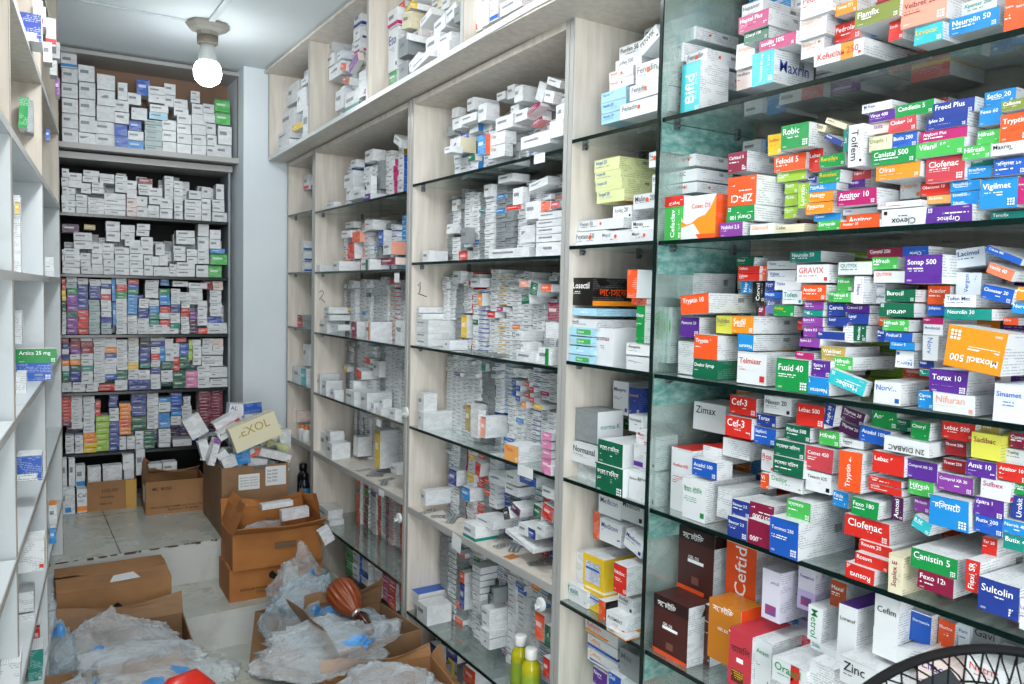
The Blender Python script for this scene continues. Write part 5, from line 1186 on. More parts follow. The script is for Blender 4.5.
(0.339,5.167,0.983,0.12,0.056,0.019,-1,86.93,'W','','','',''),
(0.339,5.167,1.002,0.12,0.056,0.019,0,86.93,'W','','','',''),
(0.398,5.16,0.8,0.12,0.057,0.02,0,86.93,'W','','','',''),
(0.399,5.16,0.821,0.12,0.057,0.02,1,86.93,'W','','','',''),
(0.397,5.161,0.842,0.12,0.057,0.02,0,86.93,'W','','','',''),
(0.399,5.16,0.863,0.12,0.057,0.02,-1,86.93,'W','','','',''),
(0.398,5.161,0.884,0.12,0.057,0.02,0,86.93,'W','','','',''),
(0.4,5.16,0.905,0.12,0.057,0.02,-1,86.93,'W','','','',''),
(0.399,5.16,0.926,0.12,0.057,0.02,1,86.93,'W','','','',''),
(0.399,5.16,0.947,0.12,0.057,0.02,-1,86.93,'W','','','',''),
(0.4,5.16,0.968,0.12,0.057,0.02,0,86.93,'W','','','',''),
(0.399,5.16,0.989,0.12,0.057,0.02,0,86.93,'W','','','',''),
(0.301,5.161,0.689,0.12,0.042,0.025,0,86.93,'W','','','',''),
(0.299,5.161,0.715,0.12,0.042,0.025,0,86.93,'W','','','',''),
(0.3,5.161,0.741,0.12,0.042,0.025,0,86.93,'W','','','',''),
(0.3,5.161,0.767,0.12,0.042,0.025,1,86.93,'W','','','',''),
(0.346,5.15,0.688,0.12,0.04,0.024,-1,86.93,'W','','','',''),
(0.347,5.15,0.714,0.12,0.04,0.024,1,86.93,'W','','','',''),
(0.347,5.15,0.74,0.12,0.04,0.024,-1,86.93,'W','','','',''),
(0.346,5.15,0.766,0.12,0.04,0.024,0,86.93,'W','','','',''),
(0.4,5.146,0.69,0.12,0.065,0.028,1,86.93,'Y','','','',''),
(0.403,5.146,0.719,0.12,0.065,0.028,-1,86.93,'Y','','','',''),
(0.403,5.146,0.748,0.12,0.065,0.028,0,86.93,'A','','','',''),
(0.401,5.146,0.777,0.12,0.065,0.028,0,86.93,'A','','','',''),
(0.443,5.147,0.91,0.12,0.026,0.042,-1,86.93,'R','','','',''),
(0.444,5.147,0.954,0.12,0.026,0.042,0,86.93,'R','','','',''),
(0.468,5.161,0.693,0.12,0.068,0.033,0,86.93,'L','','','',''),
(0.467,5.161,0.728,0.12,0.068,0.033,0,86.93,'L','','','',''),
(0.467,5.161,0.763,0.12,0.068,0.033,0,86.93,'L','','','',''),
(0.469,5.161,0.797,0.12,0.068,0.033,0,86.93,'L','','','',''),
(0.468,5.161,0.832,0.12,0.068,0.033,-1,86.93,'L','','','',''),
(0.467,5.161,0.867,0.12,0.068,0.033,1,86.93,'L','','','',''),
(0.526,5.14,0.69,0.12,0.054,0.027,-1,86.93,'N','','','',''),
(0.528,5.14,0.718,0.12,0.054,0.027,-1,86.93,'N','','','',''),
(0.527,5.14,0.746,0.12,0.054,0.027,0,86.93,'N','','','',''),
(0.529,5.14,0.774,0.12,0.054,0.027,0,86.93,'N','','','',''),
(0.528,5.14,0.802,0.12,0.054,0.027,-1,86.93,'N','','','',''),
(0.529,5.14,0.83,0.12,0.054,0.027,1,86.93,'N','','','',''),
(0.529,5.154,0.868,0.12,0.049,0.037,0,86.93,'W','','','',''),
(0.528,5.154,0.907,0.12,0.049,0.037,1,86.93,'W','','','',''),
(0.523,5.155,0.95,0.12,0.044,0.034,1,86.93,'N','','','',''),
(0.527,5.154,0.986,0.12,0.044,0.034,-1,86.93,'N','','','',''),
(0.585,5.135,0.78,0.12,0.059,0.022,-1,86.93,'A','','','',''),
(0.585,5.135,0.803,0.12,0.059,0.022,-1,86.93,'A','','','',''),
(0.584,5.135,0.826,0.12,0.059,0.022,-1,86.93,'O','','','',''),
(0.585,5.135,0.849,0.12,0.059,0.022,0,86.93,'O','','','',''),
(0.586,5.135,0.873,0.12,0.059,0.022,0,86.93,'A','','','',''),
(0.584,5.135,0.896,0.12,0.059,0.022,1,86.93,'A','','','',''),
(0.587,5.135,0.919,0.12,0.059,0.022,0,86.93,'A','','','',''),
(0.584,5.135,0.942,0.12,0.059,0.022,0,86.93,'A','','','',''),
(0.568,5.147,0.696,0.12,0.044,0.038,-1,86.93,'W','','','',''),
(0.568,5.147,0.736,0.12,0.044,0.038,1,86.93,'W','','','',''),
(0.617,5.152,0.695,0.12,0.042,0.036,0,86.93,'W','','','',''),
(0.617,5.152,0.733,0.12,0.042,0.036,1,86.93,'W','','','',''),
(0.663,5.156,0.702,0.12,0.043,0.051,0,86.93,'W','','','',''),
(0.663,5.156,0.755,0.12,0.043,0.051,0,86.93,'W','','','',''),
(0.661,5.155,0.808,0.12,0.079,0.038,0,86.93,'D','','','',''),
(0.659,5.155,0.848,0.12,0.079,0.038,0,86.93,'D','','','',''),
(0.659,5.136,0.892,0.12,0.079,0.03,1,86.93,'N','','','',''),
(0.657,5.136,0.923,0.12,0.079,0.03,0,86.93,'N','','','',''),
(0.66,5.154,0.957,0.12,0.079,0.03,-1,86.93,'N','','','',''),
(0.661,5.154,0.988,0.12,0.079,0.03,0,86.93,'N','','','',''),
(0.712,5.13,0.689,0.12,0.059,0.025,-1,86.93,'D','','','',''),
(0.712,5.13,0.716,0.12,0.059,0.025,0,86.93,'D','','','',''),
(0.711,5.13,0.742,0.12,0.059,0.025,-1,86.93,'D','','','',''),
(0.713,5.13,0.769,0.12,0.059,0.025,1,86.93,'D','','','',''),
(0.736,5.15,0.803,0.12,0.061,0.026,1,86.93,'W','','','',''),
(0.735,5.15,0.831,0.12,0.061,0.026,-1,86.93,'W','','','',''),
(0.734,5.15,0.859,0.12,0.061,0.026,-1,86.93,'W','','','',''),
(0.737,5.15,0.887,0.12,0.061,0.026,1,86.93,'W','','','',''),
(0.736,5.15,0.914,0.12,0.061,0.026,1,86.93,'W','','','',''),
(0.736,5.15,0.942,0.12,0.061,0.026,1,86.93,'W','','','',''),
(0.737,5.15,0.97,0.12,0.061,0.026,0,86.93,'W','','','',''),
(0.735,5.15,0.998,0.12,0.061,0.026,0,86.93,'W','','','',''),
(0.798,5.134,0.816,0.12,0.062,0.044,-1,86.93,'b','','','',''),
(0.796,5.135,0.862,0.12,0.062,0.044,1,86.93,'b','','','',''),
(0.797,5.123,0.905,0.12,0.065,0.028,-1,86.93,'W','','','',''),
(0.798,5.123,0.934,0.12,0.065,0.028,0,86.93,'W','','','',''),
(0.798,5.124,0.963,0.12,0.065,0.027,0,86.93,'b','','','',''),
(0.797,5.134,0.689,0.12,0.065,0.026,1,86.93,'W','','','',''),
(0.799,5.133,0.717,0.12,0.065,0.026,0,86.93,'W','','','',''),
(0.799,5.133,0.745,0.12,0.065,0.026,-1,86.93,'W','','','',''),
(0.798,5.134,0.773,0.12,0.065,0.026,-1,86.93,'W','','','',''),
(0.866,5.137,0.877,0.12,0.058,0.027,0,86.93,'b','','','',''),
(0.862,5.137,0.906,0.12,0.058,0.027,0,86.93,'B','','','',''),
(0.865,5.132,0.934,0.12,0.061,0.019,-1,86.93,'B','','','',''),
(0.864,5.132,0.953,0.12,0.061,0.019,0,86.93,'B','','','',''),
(0.863,5.132,0.973,0.12,0.061,0.019,0,86.93,'B','','','',''),
(0.864,5.132,0.992,0.12,0.061,0.019,0,86.93,'B','','','',''),
(0.86,5.121,0.821,0.12,0.057,0.025,1,86.93,'W','','','',''),
(0.86,5.121,0.847,0.12,0.057,0.025,-1,86.93,'W','','','',''),
(0.925,5.125,0.848,0.12,0.055,0.019,-1,86.93,'W','','','',''),
(0.922,5.125,0.868,0.12,0.055,0.019,-1,86.93,'W','','','',''),
(0.924,5.125,0.888,0.12,0.055,0.019,0,86.93,'W','','','',''),
(0.921,5.125,0.909,0.12,0.055,0.019,1,86.93,'W','','','',''),
(0.923,5.124,0.934,0.12,0.039,0.028,0,86.93,'W','','','',''),
(0.924,5.124,0.963,0.12,0.039,0.028,-1,86.93,'W','','','',''),
(0.945,5.12,0.818,0.12,0.094,0.025,0,86.93,'Y','','','',''),
(1.026,5.117,0.819,0.12,0.07,0.019,0,86.93,'K','','','',''),
(1.024,5.117,0.839,0.12,0.07,0.019,0,86.93,'K','','','',''),
(1.026,5.117,0.858,0.12,0.07,0.019,0,86.93,'K','','','',''),
(1.024,5.117,0.878,0.12,0.07,0.019,0,86.93,'K','','','',''),
(1.025,5.117,0.898,0.12,0.07,0.019,0,86.93,'K','','','',''),
(1.024,5.117,0.918,0.12,0.07,0.019,-1,86.93,'K','','','',''),
(1.024,5.117,0.938,0.12,0.07,0.019,1,86.93,'K','','','',''),
(1.023,5.117,0.958,0.12,0.07,0.019,0,86.93,'K','','','',''),
(1.025,5.117,0.978,0.12,0.07,0.019,0,86.93,'K','','','',''),
(1.023,5.117,0.998,0.12,0.07,0.019,0,86.93,'K','','','',''),
(1.097,5.127,0.829,0.12,0.066,0.018,-1,86.93,'K','','','',''),
(1.1,5.127,0.848,0.12,0.066,0.018,1,86.93,'K','','','',''),
(1.097,5.127,0.867,0.12,0.066,0.018,-1,86.93,'K','','','',''),
(1.099,5.127,0.886,0.12,0.066,0.018,0,86.93,'K','','','',''),
(1.099,5.127,0.905,0.12,0.066,0.018,-1,86.93,'K','','','',''),
(1.098,5.127,0.924,0.12,0.066,0.018,-1,86.93,'K','','','',''),
(1.098,5.127,0.943,0.12,0.066,0.018,0,86.93,'K','','','',''),
(1.099,5.127,0.962,0.12,0.066,0.018,1,86.93,'K','','','',''),
(1.1,5.127,0.981,0.12,0.066,0.018,0,86.93,'K','','','',''),
(1.1,5.127,1.0,0.12,0.066,0.018,-1,86.93,'K','','','',''),
(0.897,5.13,0.686,0.12,0.106,0.019,0,86.93,'W','','','',''),
(0.896,5.13,0.706,0.12,0.106,0.019,1,86.93,'W','','','',''),
(0.067,2.75,2.38,0.12,0.067,0.078,0,87,'N','','band2=W','navy medicine box, the only such on top shelf of left shelving','L/top'),
(0.096,2.9,2.469,0.1,0.026,0.072,0,87,'W','','strip=R','white medicine box, first such from left, on top shelf of left shelving','L/top'),
(0.112,3.2,2.543,0.1,0.035,0.066,0,87,'W','','','white medicine box, second such from left, on top shelf of left shelving','L/top'),
(0.148,3.3,2.523,0.1,0.031,0.096,0,87,'W','','strip=R','white medicine box, third such from right, on top shelf of left shelving','L/top'),
(0.137,3.3,2.452,0.08,0.027,0.069,0,87,'W','','','',''),
(0.188,3.8,2.588,0.08,0.028,0.064,0,87,'W','','','',''),
(0.173,3.7,2.494,0.08,0.024,0.058,0,87,'W','','','',''),
(0.199,3.95,2.475,0.08,0.018,0.071,0,87,'V','','','',''),
(0.059,3.1,2.197,0.1,0.025,0.1,3,87,'G','','','green medicine box, the only such on second shelf of left shelving','L/second'),
(0.074,3.15,2.196,0.08,0.026,0.105,0,87,'z','','','grey medicine box, the only such on second shelf of left shelving','L/second'),
(0.143,3.5,2.198,0.06,0.013,0.041,0,87,'B','','','',''),
(0.031,2.7,1.78,0.1,0.015,0.222,0,87,'W','','','white medicine box, first such from left, on third shelf of left shelving','L/third'),
(0.143,3.5,1.705,0.1,0.029,0.073,0,87,'W','','side=O;tc=X','',''),
(0.032,2.65,1.85,0.03,0.012,0.033,0,87,'Y','','','',''),
(0.086,3.1,1.399,0.06,0.118,0.047,0,87,'G','Artica 25 mg','big','flat green medicine box, the only such on fourth shelf of left shelving','L/fourth'),
(0.079,3.1,1.346,0.07,0.103,0.06,0,87,'B','','','blue medicine box, the only such on fourth shelf of left shelving','L/fourth'),
(0.095,3.1,1.332,0.08,0.069,0.033,0,87,'W','','','',''),
(0.036,2.75,1.346,0.09,0.025,0.061,0,87,'W','','tc=T','white medicine box, second such from left, on fourth shelf of left shelving','L/fourth'),
(0.032,2.8,1.51,0.1,0.018,0.101,0,87,'W','','','white medicine box, first such from left, on fourth shelf of left shelving','L/fourth'),
(0.054,2.72,1.097,0.1,0.063,0.074,0,87,'B','','band2=W','blue medicine box, the only such on fifth shelf of left shelving','L/fifth'),
(0.054,2.7,0.839,0.1,0.07,0.093,0,87,'W','','side=Y;tc=R','white medicine box, first such from left, on lowest shelf of left shelving','L/sixth'),
(0.148,3.6,0.729,0.08,0.027,0.076,0,87,'W','','top=A;tc=b','',''),
(0.143,3.5,0.671,0.05,0.02,0.061,0,87,'b','','','',''),
(0.04,2.72,0.698,0.1,0.04,0.06,0,87,'W','','','white medicine box, second such from right, on bottom shelf of left shelving','L/lowest'),
(0.039,2.72,0.641,0.1,0.04,0.042,0,87,'W','','','white medicine box, first such from right, on bottom shelf of left shelving','L/lowest'),
(0.036,2.72,0.583,0.1,0.035,0.061,0,87,'W','','','white medicine box, second such from left, on bottom shelf of left shelving','L/lowest'),
(0.071,3.0,0.404,0.1,0.037,0.061,0,87,'T','','side=T','teal medicine box, first such from right, on bottom shelf of left shelving','L/lowest'),
(0.066,3.0,0.352,0.1,0.04,0.044,0,87,'T','','side=T','teal medicine box, first such from left, on bottom shelf of left shelving','L/lowest'),
(0.077,3.15,0.421,0.08,0.018,0.081,0,87,'R','','','',''),
(-0.002,2.2,0.702,0.1,0.04,0.064,3,87,'W','','','white medicine box, first such from left, on bottom shelf of left shelving','L/lowest'),
(0.266,5.05,0.59,0.06,0.024,0.158,0,90,'W','','','',''),
(0.303,5.05,0.589,0.06,0.029,0.153,0,90,'W','','','',''),
(0.345,5.05,0.564,0.06,0.045,0.125,0,90,'W','','strip=b','',''),
(0.263,4.98,0.448,0.06,0.029,0.145,0,90,'W','','tc=R','',''),
(0.287,4.97,0.445,0.06,0.048,0.139,0,90,'W','','strip=b','white medicine box, third such from left, in the raised tiled platform','P/platform'),
(0.348,4.97,0.442,0.06,0.054,0.132,0,90,'W','Cal','strip=A;side=W','white medicine box, sixth such from left, in the raised tiled platform','P/platform'),
(0.412,5.02,0.549,0.06,0.065,0.131,0,90,'W','','strip=b','white medicine box, seventh such from left, in the raised tiled platform','P/platform'),
(0.504,5.02,0.545,0.06,0.097,0.144,0,90,'W','','strip=R','white medicine box, sixth such from right, in the raised tiled platform','P/platform'),
(0.592,5.06,0.616,0.06,0.058,0.088,0,90,'W','','','',''),
(0.589,5.02,0.534,0.06,0.052,0.093,0,90,'W','','strip=b','',''),
(0.657,5.07,0.608,0.06,0.048,0.148,0,90,'W','','','',''),
(0.722,5.0,0.571,0.08,0.081,0.071,0,90,'W','','strip=R','',''),
(0.806,5.0,0.574,0.08,0.077,0.071,0,90,'W','','strip=b','',''),
(0.832,4.38,0.913,0.05,0.091,0.113,-28,90,'W','','side=R','leaning white medicine box, first such from left, in the overflowing tall carton','C/carton'),
(0.975,4.32,0.936,0.07,0.127,0.052,-28,90,'W','','side=R;strip=R','leaning white medicine box, fifth such from left, in the overflowing tall carton','C/carton'),
(0.974,4.26,0.893,0.07,0.113,0.046,-27,90,'W','Atrica','','leaning white medicine box, fifth such from right, in the overflowing tall carton','C/carton'),
(1.04,4.36,0.98,0.07,0.088,0.086,5,90,'W','AL','tc=B','leaning white medicine box, third such from right, in the overflowing tall carton','C/carton'),
(1.116,4.34,0.986,0.07,0.095,0.081,-4,90,'B','','band2=W','leaning blue medicine box, the only such in the overflowing tall carton','C/carton'),
(1.072,4.12,0.908,0.07,0.241,0.132,-20,90,'E','BEXOL','tc=t;big','leaning cream medicine box, first such from left, in the overflowing tall carton','C/carton'),
(0.899,4.26,0.805,0.05,0.041,0.118,20,90,'V','','','leaning violet medicine box, the only such in the overflowing tall carton','C/carton'),
(0.935,4.2,0.776,0.05,0.055,0.063,-35,90,'W','','','leaning white medicine box, fourth such from left, in the overflowing tall carton','C/carton'),
(1.02,4.17,0.785,0.04,0.075,0.094,-5,90,'b','','','leaning sky blue medicine box, the only such in the overflowing tall carton','C/carton'),
(1.088,4.2,0.784,0.05,0.07,0.036,-15,90,'O','','','',''),
(1.193,4.18,0.765,0.06,0.169,0.04,18,90,'W','','tc=R','leaning white medicine box, first such from right, in the overflowing tall carton','C/carton'),
(0.886,4.2,0.791,0.05,0.031,0.109,15,90,'W','','tc=R','leaning white medicine box, third such from left, in the overflowing tall carton','C/carton'),
(1.101,4.18,0.736,0.05,0.097,0.042,10,90,'W','','','leaning white medicine box, second such from right, in the overflowing tall carton','C/carton'),
(0.953,4.16,0.754,0.05,0.068,0.057,-20,90,'W','','','leaning white medicine box, fourth such from right, in the overflowing tall carton','C/carton'),
(1.24,4.3,0.782,0.06,0.121,0.047,18,90,'y','','','leaning pale yellow medicine box, the only such in the overflowing tall carton','C/carton'),
(1.298,4.36,0.809,0.06,0.061,0.112,0,90,'W','','','white medicine box, the only such in the overflowing tall carton','C/carton'),
(0.862,4.3,0.801,0.05,0.046,0.096,-15,90,'W','','tc=N','leaning white medicine box, second such from left, in the overflowing tall carton','C/carton'),
(1.235,4.4,0.86,0.06,0.087,0.081,20,90,'E','','','leaning cream medicine box, first such from right, in the overflowing tall carton','C/carton'),
(1.112,3.86,0.584,0.05,0.151,0.025,-2,90,'W','PRESS','tc=X','',''),
(1.182,3.8,0.547,0.04,0.133,0.05,-3,90,'W','','tc=B;strip=R','flat white medicine box, first such from right, in the torn open carton','D/carton'),
(1.278,3.62,0.473,0.04,0.055,0.075,-25,90,'W','','','leaning white medicine box, the only such in the torn open carton','D/carton'),
]

# ------------------------------------------------------------------ helpers
def lin(h):
    h = h.lstrip('#'); out = []
    for i in (0, 2, 4):
        c = int(h[i:i+2], 16) / 255
        out.append(c / 12.92 if c <= .04045 else ((c + .055) / 1.055) ** 2.4)
    return tuple(out) + (1.0,)
def tag(o, label=None, cat=None, group=None, kind=None):
    if label: o['label'] = label
    if cat: o['category'] = cat
    if group: o['group'] = group
    if kind: o['kind'] = kind
    return o
def empty(name, label, cat, loc=(0, 0, 0), rz=0, group=None):
    o = bpy.data.objects.new(name, None); C.objects.link(o)
    o.location = loc; o.rotation_euler = (0, 0, rz); o.empty_display_size = .05
    return tag(o, label, cat, group)
class MB:
    """collects verts and faces, then links them as one mesh object"""
    def __init__(s): s.v = []; s.f = []; s.m = []
    def add(s, vs, fs, mi=0):
        n = len(s.v); s.v += [tuple(v) for v in vs]
        s.f += [tuple(i + n for i in f) for f in fs]; s.m += [mi] * len(fs); return s
    def box(s, a, b, mi=0, M=None):
        x0, y0, z0 = a; x1, y1, z1 = b
        vs = [(x0,y0,z0),(x1,y0,z0),(x1,y1,z0),(x0,y1,z0),(x0,y0,z1),(x1,y0,z1),(x1,y1,z1),(x0,y1,z1)]
        if M is not None: vs = [M @ Vector(v) for v in vs]
        return s.add(vs, [(0,3,2,1),(4,5,6,7),(0,1,5,4),(1,2,6,5),(2,3,7,6),(3,0,4,7)], mi)
    def quadbox(s, bot, top, mi=0):
        return s.add(list(bot) + list(top), [(0,3,2,1),(4,5,6,7),(0,1,5,4),(1,2,6,5),(2,3,7,6),(3,0,4,7)], mi)
    def lathe(s, prof, seg=32, M=None, mi=0, cap=True, rip=None):
        n = len(prof); vs = []
        for k in range(seg):
            a = 2 * PI * k / seg
            for j, (r, z) in enumerate(prof):
                rr = r * (rip(a, z) if rip else 1)
                v = Vector((rr * math.cos(a), rr * math.sin(a), z)); vs.append(M @ v if M is not None else v)
        fs = []
        for k in range(seg):
            k2 = (k + 1) % seg
            for j in range(n - 1): fs.append((k*n+j, k2*n+j, k2*n+j+1, k*n+j+1))
        if cap:
            fs.append(tuple(k*n for k in range(seg))[::-1]); fs.append(tuple(k*n+n-1 for k in range(seg)))
        return s.add(vs, fs, mi)
    def tube(s, pts, r, seg=8, mi=0, closed=False):
        pts = [Vector(p) for p in pts]; n = len(pts); vs = []
        for i, p in enumerate(pts):
            if closed: d = pts[(i+1) % n] - pts[i-1]
            else: d = pts[min(i+1, n-1)] - pts[max(i-1, 0)]
            d.normalize(); u = d.cross(Vector((0, 0, 1)))
            if u.length < .05: u = d.cross(Vector((1, 0, 0)))
            u.normalize(); w = d.cross(u)
            rr = r(i / max(1, n - 1)) if callable(r) else r
            for k in range(seg):
                a = 2 * PI * k / seg; vs.append(p + u * (rr * math.cos(a)) + w * (rr * math.sin(a)))
        fs = []
        for i in range(n if closed else n - 1):
            j = (i + 1) % n
            for k in range(seg): fs.append((i*seg+k, i*seg+(k+1) % seg, j*seg+(k+1) % seg, j*seg+k))
        if not closed: fs.append(tuple(range(seg))[::-1]); fs.append(tuple((n-1)*seg+k for k in range(seg)))
        return s.add(vs, fs, mi)
    def build(s, name, mats, parent=None, smooth=False, bevel=0, loc=None):
        me = bpy.data.meshes.new(name); me.from_pydata(s.v, [], s.f)
        for m in (mats if isinstance(mats, (list, tuple)) else [mats]): me.materials.append(m)
        me.polygons.foreach_set('material_index', s.m)
        if smooth: me.polygons.foreach_set('use_smooth', [True] * len(me.polygons))
        me.update()
        o = bpy.data.objects.new(name, me); C.objects.link(o)
        if parent: o.parent = parent
        if bevel:
            b = o.modifiers.new('edge', 'BEVEL'); b.width = bevel; b.segments = 2; b.limit_method = 'ANGLE'
        return o
# ------------------------------------------------------------------ materials
def mat(name, col=(.8,.8,.8,1), rough=.5, metal=0, **kw):
    m = bpy.data.materials.new(name); m.use_nodes = True
    b = m.node_tree.nodes['Principled BSDF']
    if isinstance(col, str): col = lin(col)
    b.inputs['Base Color'].default_value = col; b.inputs['Roughness'].default_value = rough; b.inputs['Metallic'].default_value = metal
    for k, v in kw.items(): b.inputs[k.replace('_', ' ')].default_value = v
    return m
def nodes(m): return m.node_tree.nodes, m.node_tree.links, m.node_tree.nodes['Principled BSDF']
def mixcol(N, Lk, fac, a, b, mode='MIX'):
    x = N.new('ShaderNodeMix'); x.data_type = 'RGBA'; x.blend_type = mode
    for sock, v in ((x.inputs[0], fac), (x.inputs[6], a), (x.inputs[7], b)):
        if isinstance(v, bpy.types.NodeSocket): Lk.new(v, sock)
        else: sock.default_value = v
    return x.outputs[2]
def ramp(N, Lk, src, a, b, ca=(0,0,0,1), cb=(1,1,1,1)):
    r = N.new('ShaderNodeValToRGB'); r.color_ramp.elements[0].position = a; r.color_ramp.elements[1].position = b
    r.color_ramp.elements[0].color = ca; r.color_ramp.elements[1].color = cb
    Lk.new(src, r.inputs[0]); return r.outputs[0]
def noise_tex(N, Lk, scale, detail=4, stretch=None, coord='Object', rough=.5):
    t = N.new('ShaderNodeTexNoise'); t.inputs['Scale'].default_value = scale; t.inputs['Detail'].default_value = detail; t.inputs['Roughness'].default_value = rough
    c = N.new('ShaderNodeTexCoord'); src = c.outputs[coord]
    if stretch:
        mp = N.new('ShaderNodeMapping'); mp.inputs['Scale'].default_value = stretch; Lk.new(src, mp.inputs[0]); src = mp.outputs[0]
    Lk.new(src, t.inputs['Vector']); return t.outputs['Fac']
def add_bump(m, src, strength, dist=.002):
    N, Lk, b = nodes(m); bp = N.new('ShaderNodeBump'); bp.inputs['Strength'].default_value = strength; bp.inputs['Distance'].default_value = dist
    Lk.new(src, bp.inputs['Height']); Lk.new(bp.outputs[0], b.inputs['Normal'])
def math_n(N, Lk, op, a, b=None):
    x = N.new('ShaderNodeMath'); x.operation = op
    for i, v in enumerate((a, b)):
        if v is None: continue
        if isinstance(v, bpy.types.NodeSocket): Lk.new(v, x.inputs[i])
        else: x.inputs[i].default_value = v
    return x.outputs[0]
# printed card: colour of each printed patch from the mesh, fine print drawn over it
def card_material():
    m = mat('printed_card', rough=.38, Specular_IOR_Level=.5); N, Lk, b = nodes(m)
    base = N.new('ShaderNodeAttribute'); base.attribute_name = 'base'
    ink = N.new('ShaderNodeAttribute'); ink.attribute_name = 'ink'
    uv = N.new('ShaderNodeUVMap'); uv.uv_map = 'print'
    sep = N.new('ShaderNodeSeparateXYZ'); Lk.new(uv.outputs[0], sep.inputs[0])
    u, v = sep.outputs[0], sep.outputs[1]
    row = math_n(N, Lk, 'DIVIDE', v, .0052); fr = math_n(N, Lk, 'FRACT', row); fl = math_n(N, Lk, 'FLOOR', row)
    inrow = math_n(N, Lk, 'MULTIPLY', math_n(N, Lk, 'GREATER_THAN', fr, .3), math_n(N, Lk, 'LESS_THAN', fr, .72))
    cmb = N.new('ShaderNodeCombineXYZ'); Lk.new(math_n(N, Lk, 'MULTIPLY', u, 260), cmb.inputs[0]); Lk.new(math_n(N, Lk, 'MULTIPLY', fl, 7.31), cmb.inputs[1])
    n1 = N.new('ShaderNodeTexNoise'); n1.inputs['Scale'].default_value = 1; n1.inputs['Detail'].default_value = 1; Lk.new(cmb.outputs[0], n1.inputs['Vector'])
    word = math_n(N, Lk, 'GREATER_THAN', n1.outputs['Fac'], .44)
    c2 = N.new('ShaderNodeCombineXYZ'); Lk.new(math_n(N, Lk, 'MULTIPLY', u, 22), c2.inputs[0]); Lk.new(math_n(N, Lk, 'MULTIPLY', v, 45), c2.inputs[1])
    n2 = N.new('ShaderNodeTexNoise'); n2.inputs['Scale'].default_value = 1; n2.inputs['Detail'].default_value = 0; Lk.new(c2.outputs[0], n2.inputs['Vector'])
    blk = math_n(N, Lk, 'GREATER_THAN', n2.outputs['Fac'], .47)
    f = math_n(N, Lk, 'MULTIPLY', math_n(N, Lk, 'MULTIPLY', inrow, word), math_n(N, Lk, 'MULTIPLY', blk, ink.outputs['Alpha']))
    col = mixcol(N, Lk, f, base.outputs['Color'], ink.outputs['Color'])
    Lk.new(col, b.inputs['Base Color'])
    return m
CARD = card_material()
def laminate():
    m = mat('pale_laminate', rough=.42); N, Lk, b = nodes(m)
    g = noise_tex(N, Lk, 6, 6, (6, 6, .6), rough=.6)
    c = ramp(N, Lk, g, .3, .72, lin('#C3BBB0'), lin('#DDD6CC'))
    d = noise_tex(N, Lk, 2.3, 5); dm = ramp(N, Lk, d, .56, .75)
    Lk.new(mixcol(N, Lk, math_n(N, Lk, 'MULTIPLY', dm, .18), c, lin('#8E8578')), b.inputs['Base Color'])
    add_bump(m, g, .08); return m
LAM = laminate()
LAMW = mat('white_laminate', rough=.4); N, Lk, b = nodes(LAMW)
Lk.new(mixcol(N, Lk, math_n(N, Lk, 'MULTIPLY', ramp(N, Lk, noise_tex(N, Lk, 9, 6), .55, .75), .3), lin('#C8CED0'), lin('#929490')), b.inputs['Base Color'])
LAMG = mat('oak_laminate', '#B3A48D', .45); N, Lk, b = nodes(LAMG)
Lk.new(ramp(N, Lk, noise_tex(N, Lk, 5, 6, (8, 8, .7)), .3, .7, lin('#B0A698'), lin('#C8BFB2')), b.inputs['Base Color'])
EDGE = mat('grey_edge_band', '#A5A5A2', .35)
BROWNP = mat('brown_back_panel', '#8A6A54', .6)
BLACKP = mat('black_board', '#08090B', .8)
DARKB = mat('dark_interior_board', '#55585A', .6)
def wallmat(name, a, b_, sc=3):
    m = mat(name, rough=.75); N, Lk, b = nodes(m)
    n = noise_tex(N, Lk, sc, 6); Lk.new(ramp(N, Lk, n, .3, .7, lin(a), lin(b_)), b.inputs['Base Color']); add_bump(m, noise_tex(N, Lk, 60, 4), .12); return m
WALLM = wallmat('painted_plaster', '#D3DDE2', '#DDE5E9'); CEILM = wallmat('ceiling_paint', '#DAE2E5', '#E4EAEC', 2)
def tiles():
    m = mat('glazed_floor_tile', rough=.22); N, Lk, b = nodes(m)
    n = noise_tex(N, Lk, 3, 8, rough=.65); c = ramp(N, Lk, n, .25, .75, lin('#A2A69F'), lin('#BCBFB6'))
    d = ramp(N, Lk, noise_tex(N, Lk, 7, 8, rough=.7), .58, .7)
    c = mixcol(N, Lk, math_n(N, Lk, 'MULTIPLY', d, .45), c, lin('#6A6055'))
    br = N.new('ShaderNodeTexBrick'); br.offset = 0; br.inputs['Scale'].default_value = 1; br.inputs['Mortar Size'].default_value = .003
    br.inputs['Brick Width'].default_value = 1.2; br.inputs['Row Height'].default_value = 2.4
    mp = N.new('ShaderNodeMapping'); mp.inputs['Location'].default_value = (.755, -.06, 0)
    tc = N.new('ShaderNodeTexCoord'); Lk.new(tc.outputs['Object'], mp.inputs[0]); Lk.new(mp.outputs[0], br.inputs['Vector'])
    Lk.new(mixcol(N, Lk, br.outputs['Fac'], c, lin('#4A463E')), b.inputs['Base Color'])
    Lk.new(ramp(N, Lk, n, .3, .8, (.16,)*3+(1,), (.4,)*3+(1,)), b.inputs['Roughness'])
    return m
TILE = tiles()
RISER = mat('white_riser_tile', rough=.4); N, Lk, b = nodes(RISER)
Lk.new(mixcol(N, Lk, math_n(N, Lk, 'MULTIPLY', ramp(N, Lk, noise_tex(N, Lk, 6, 8, rough=.7), .5, .72), .5), lin('#C2C4C0'), lin('#8A8175')), b.inputs['Base Color'])
GRIME = mat('broken_tile_edge', '#4A3C2C', .8)
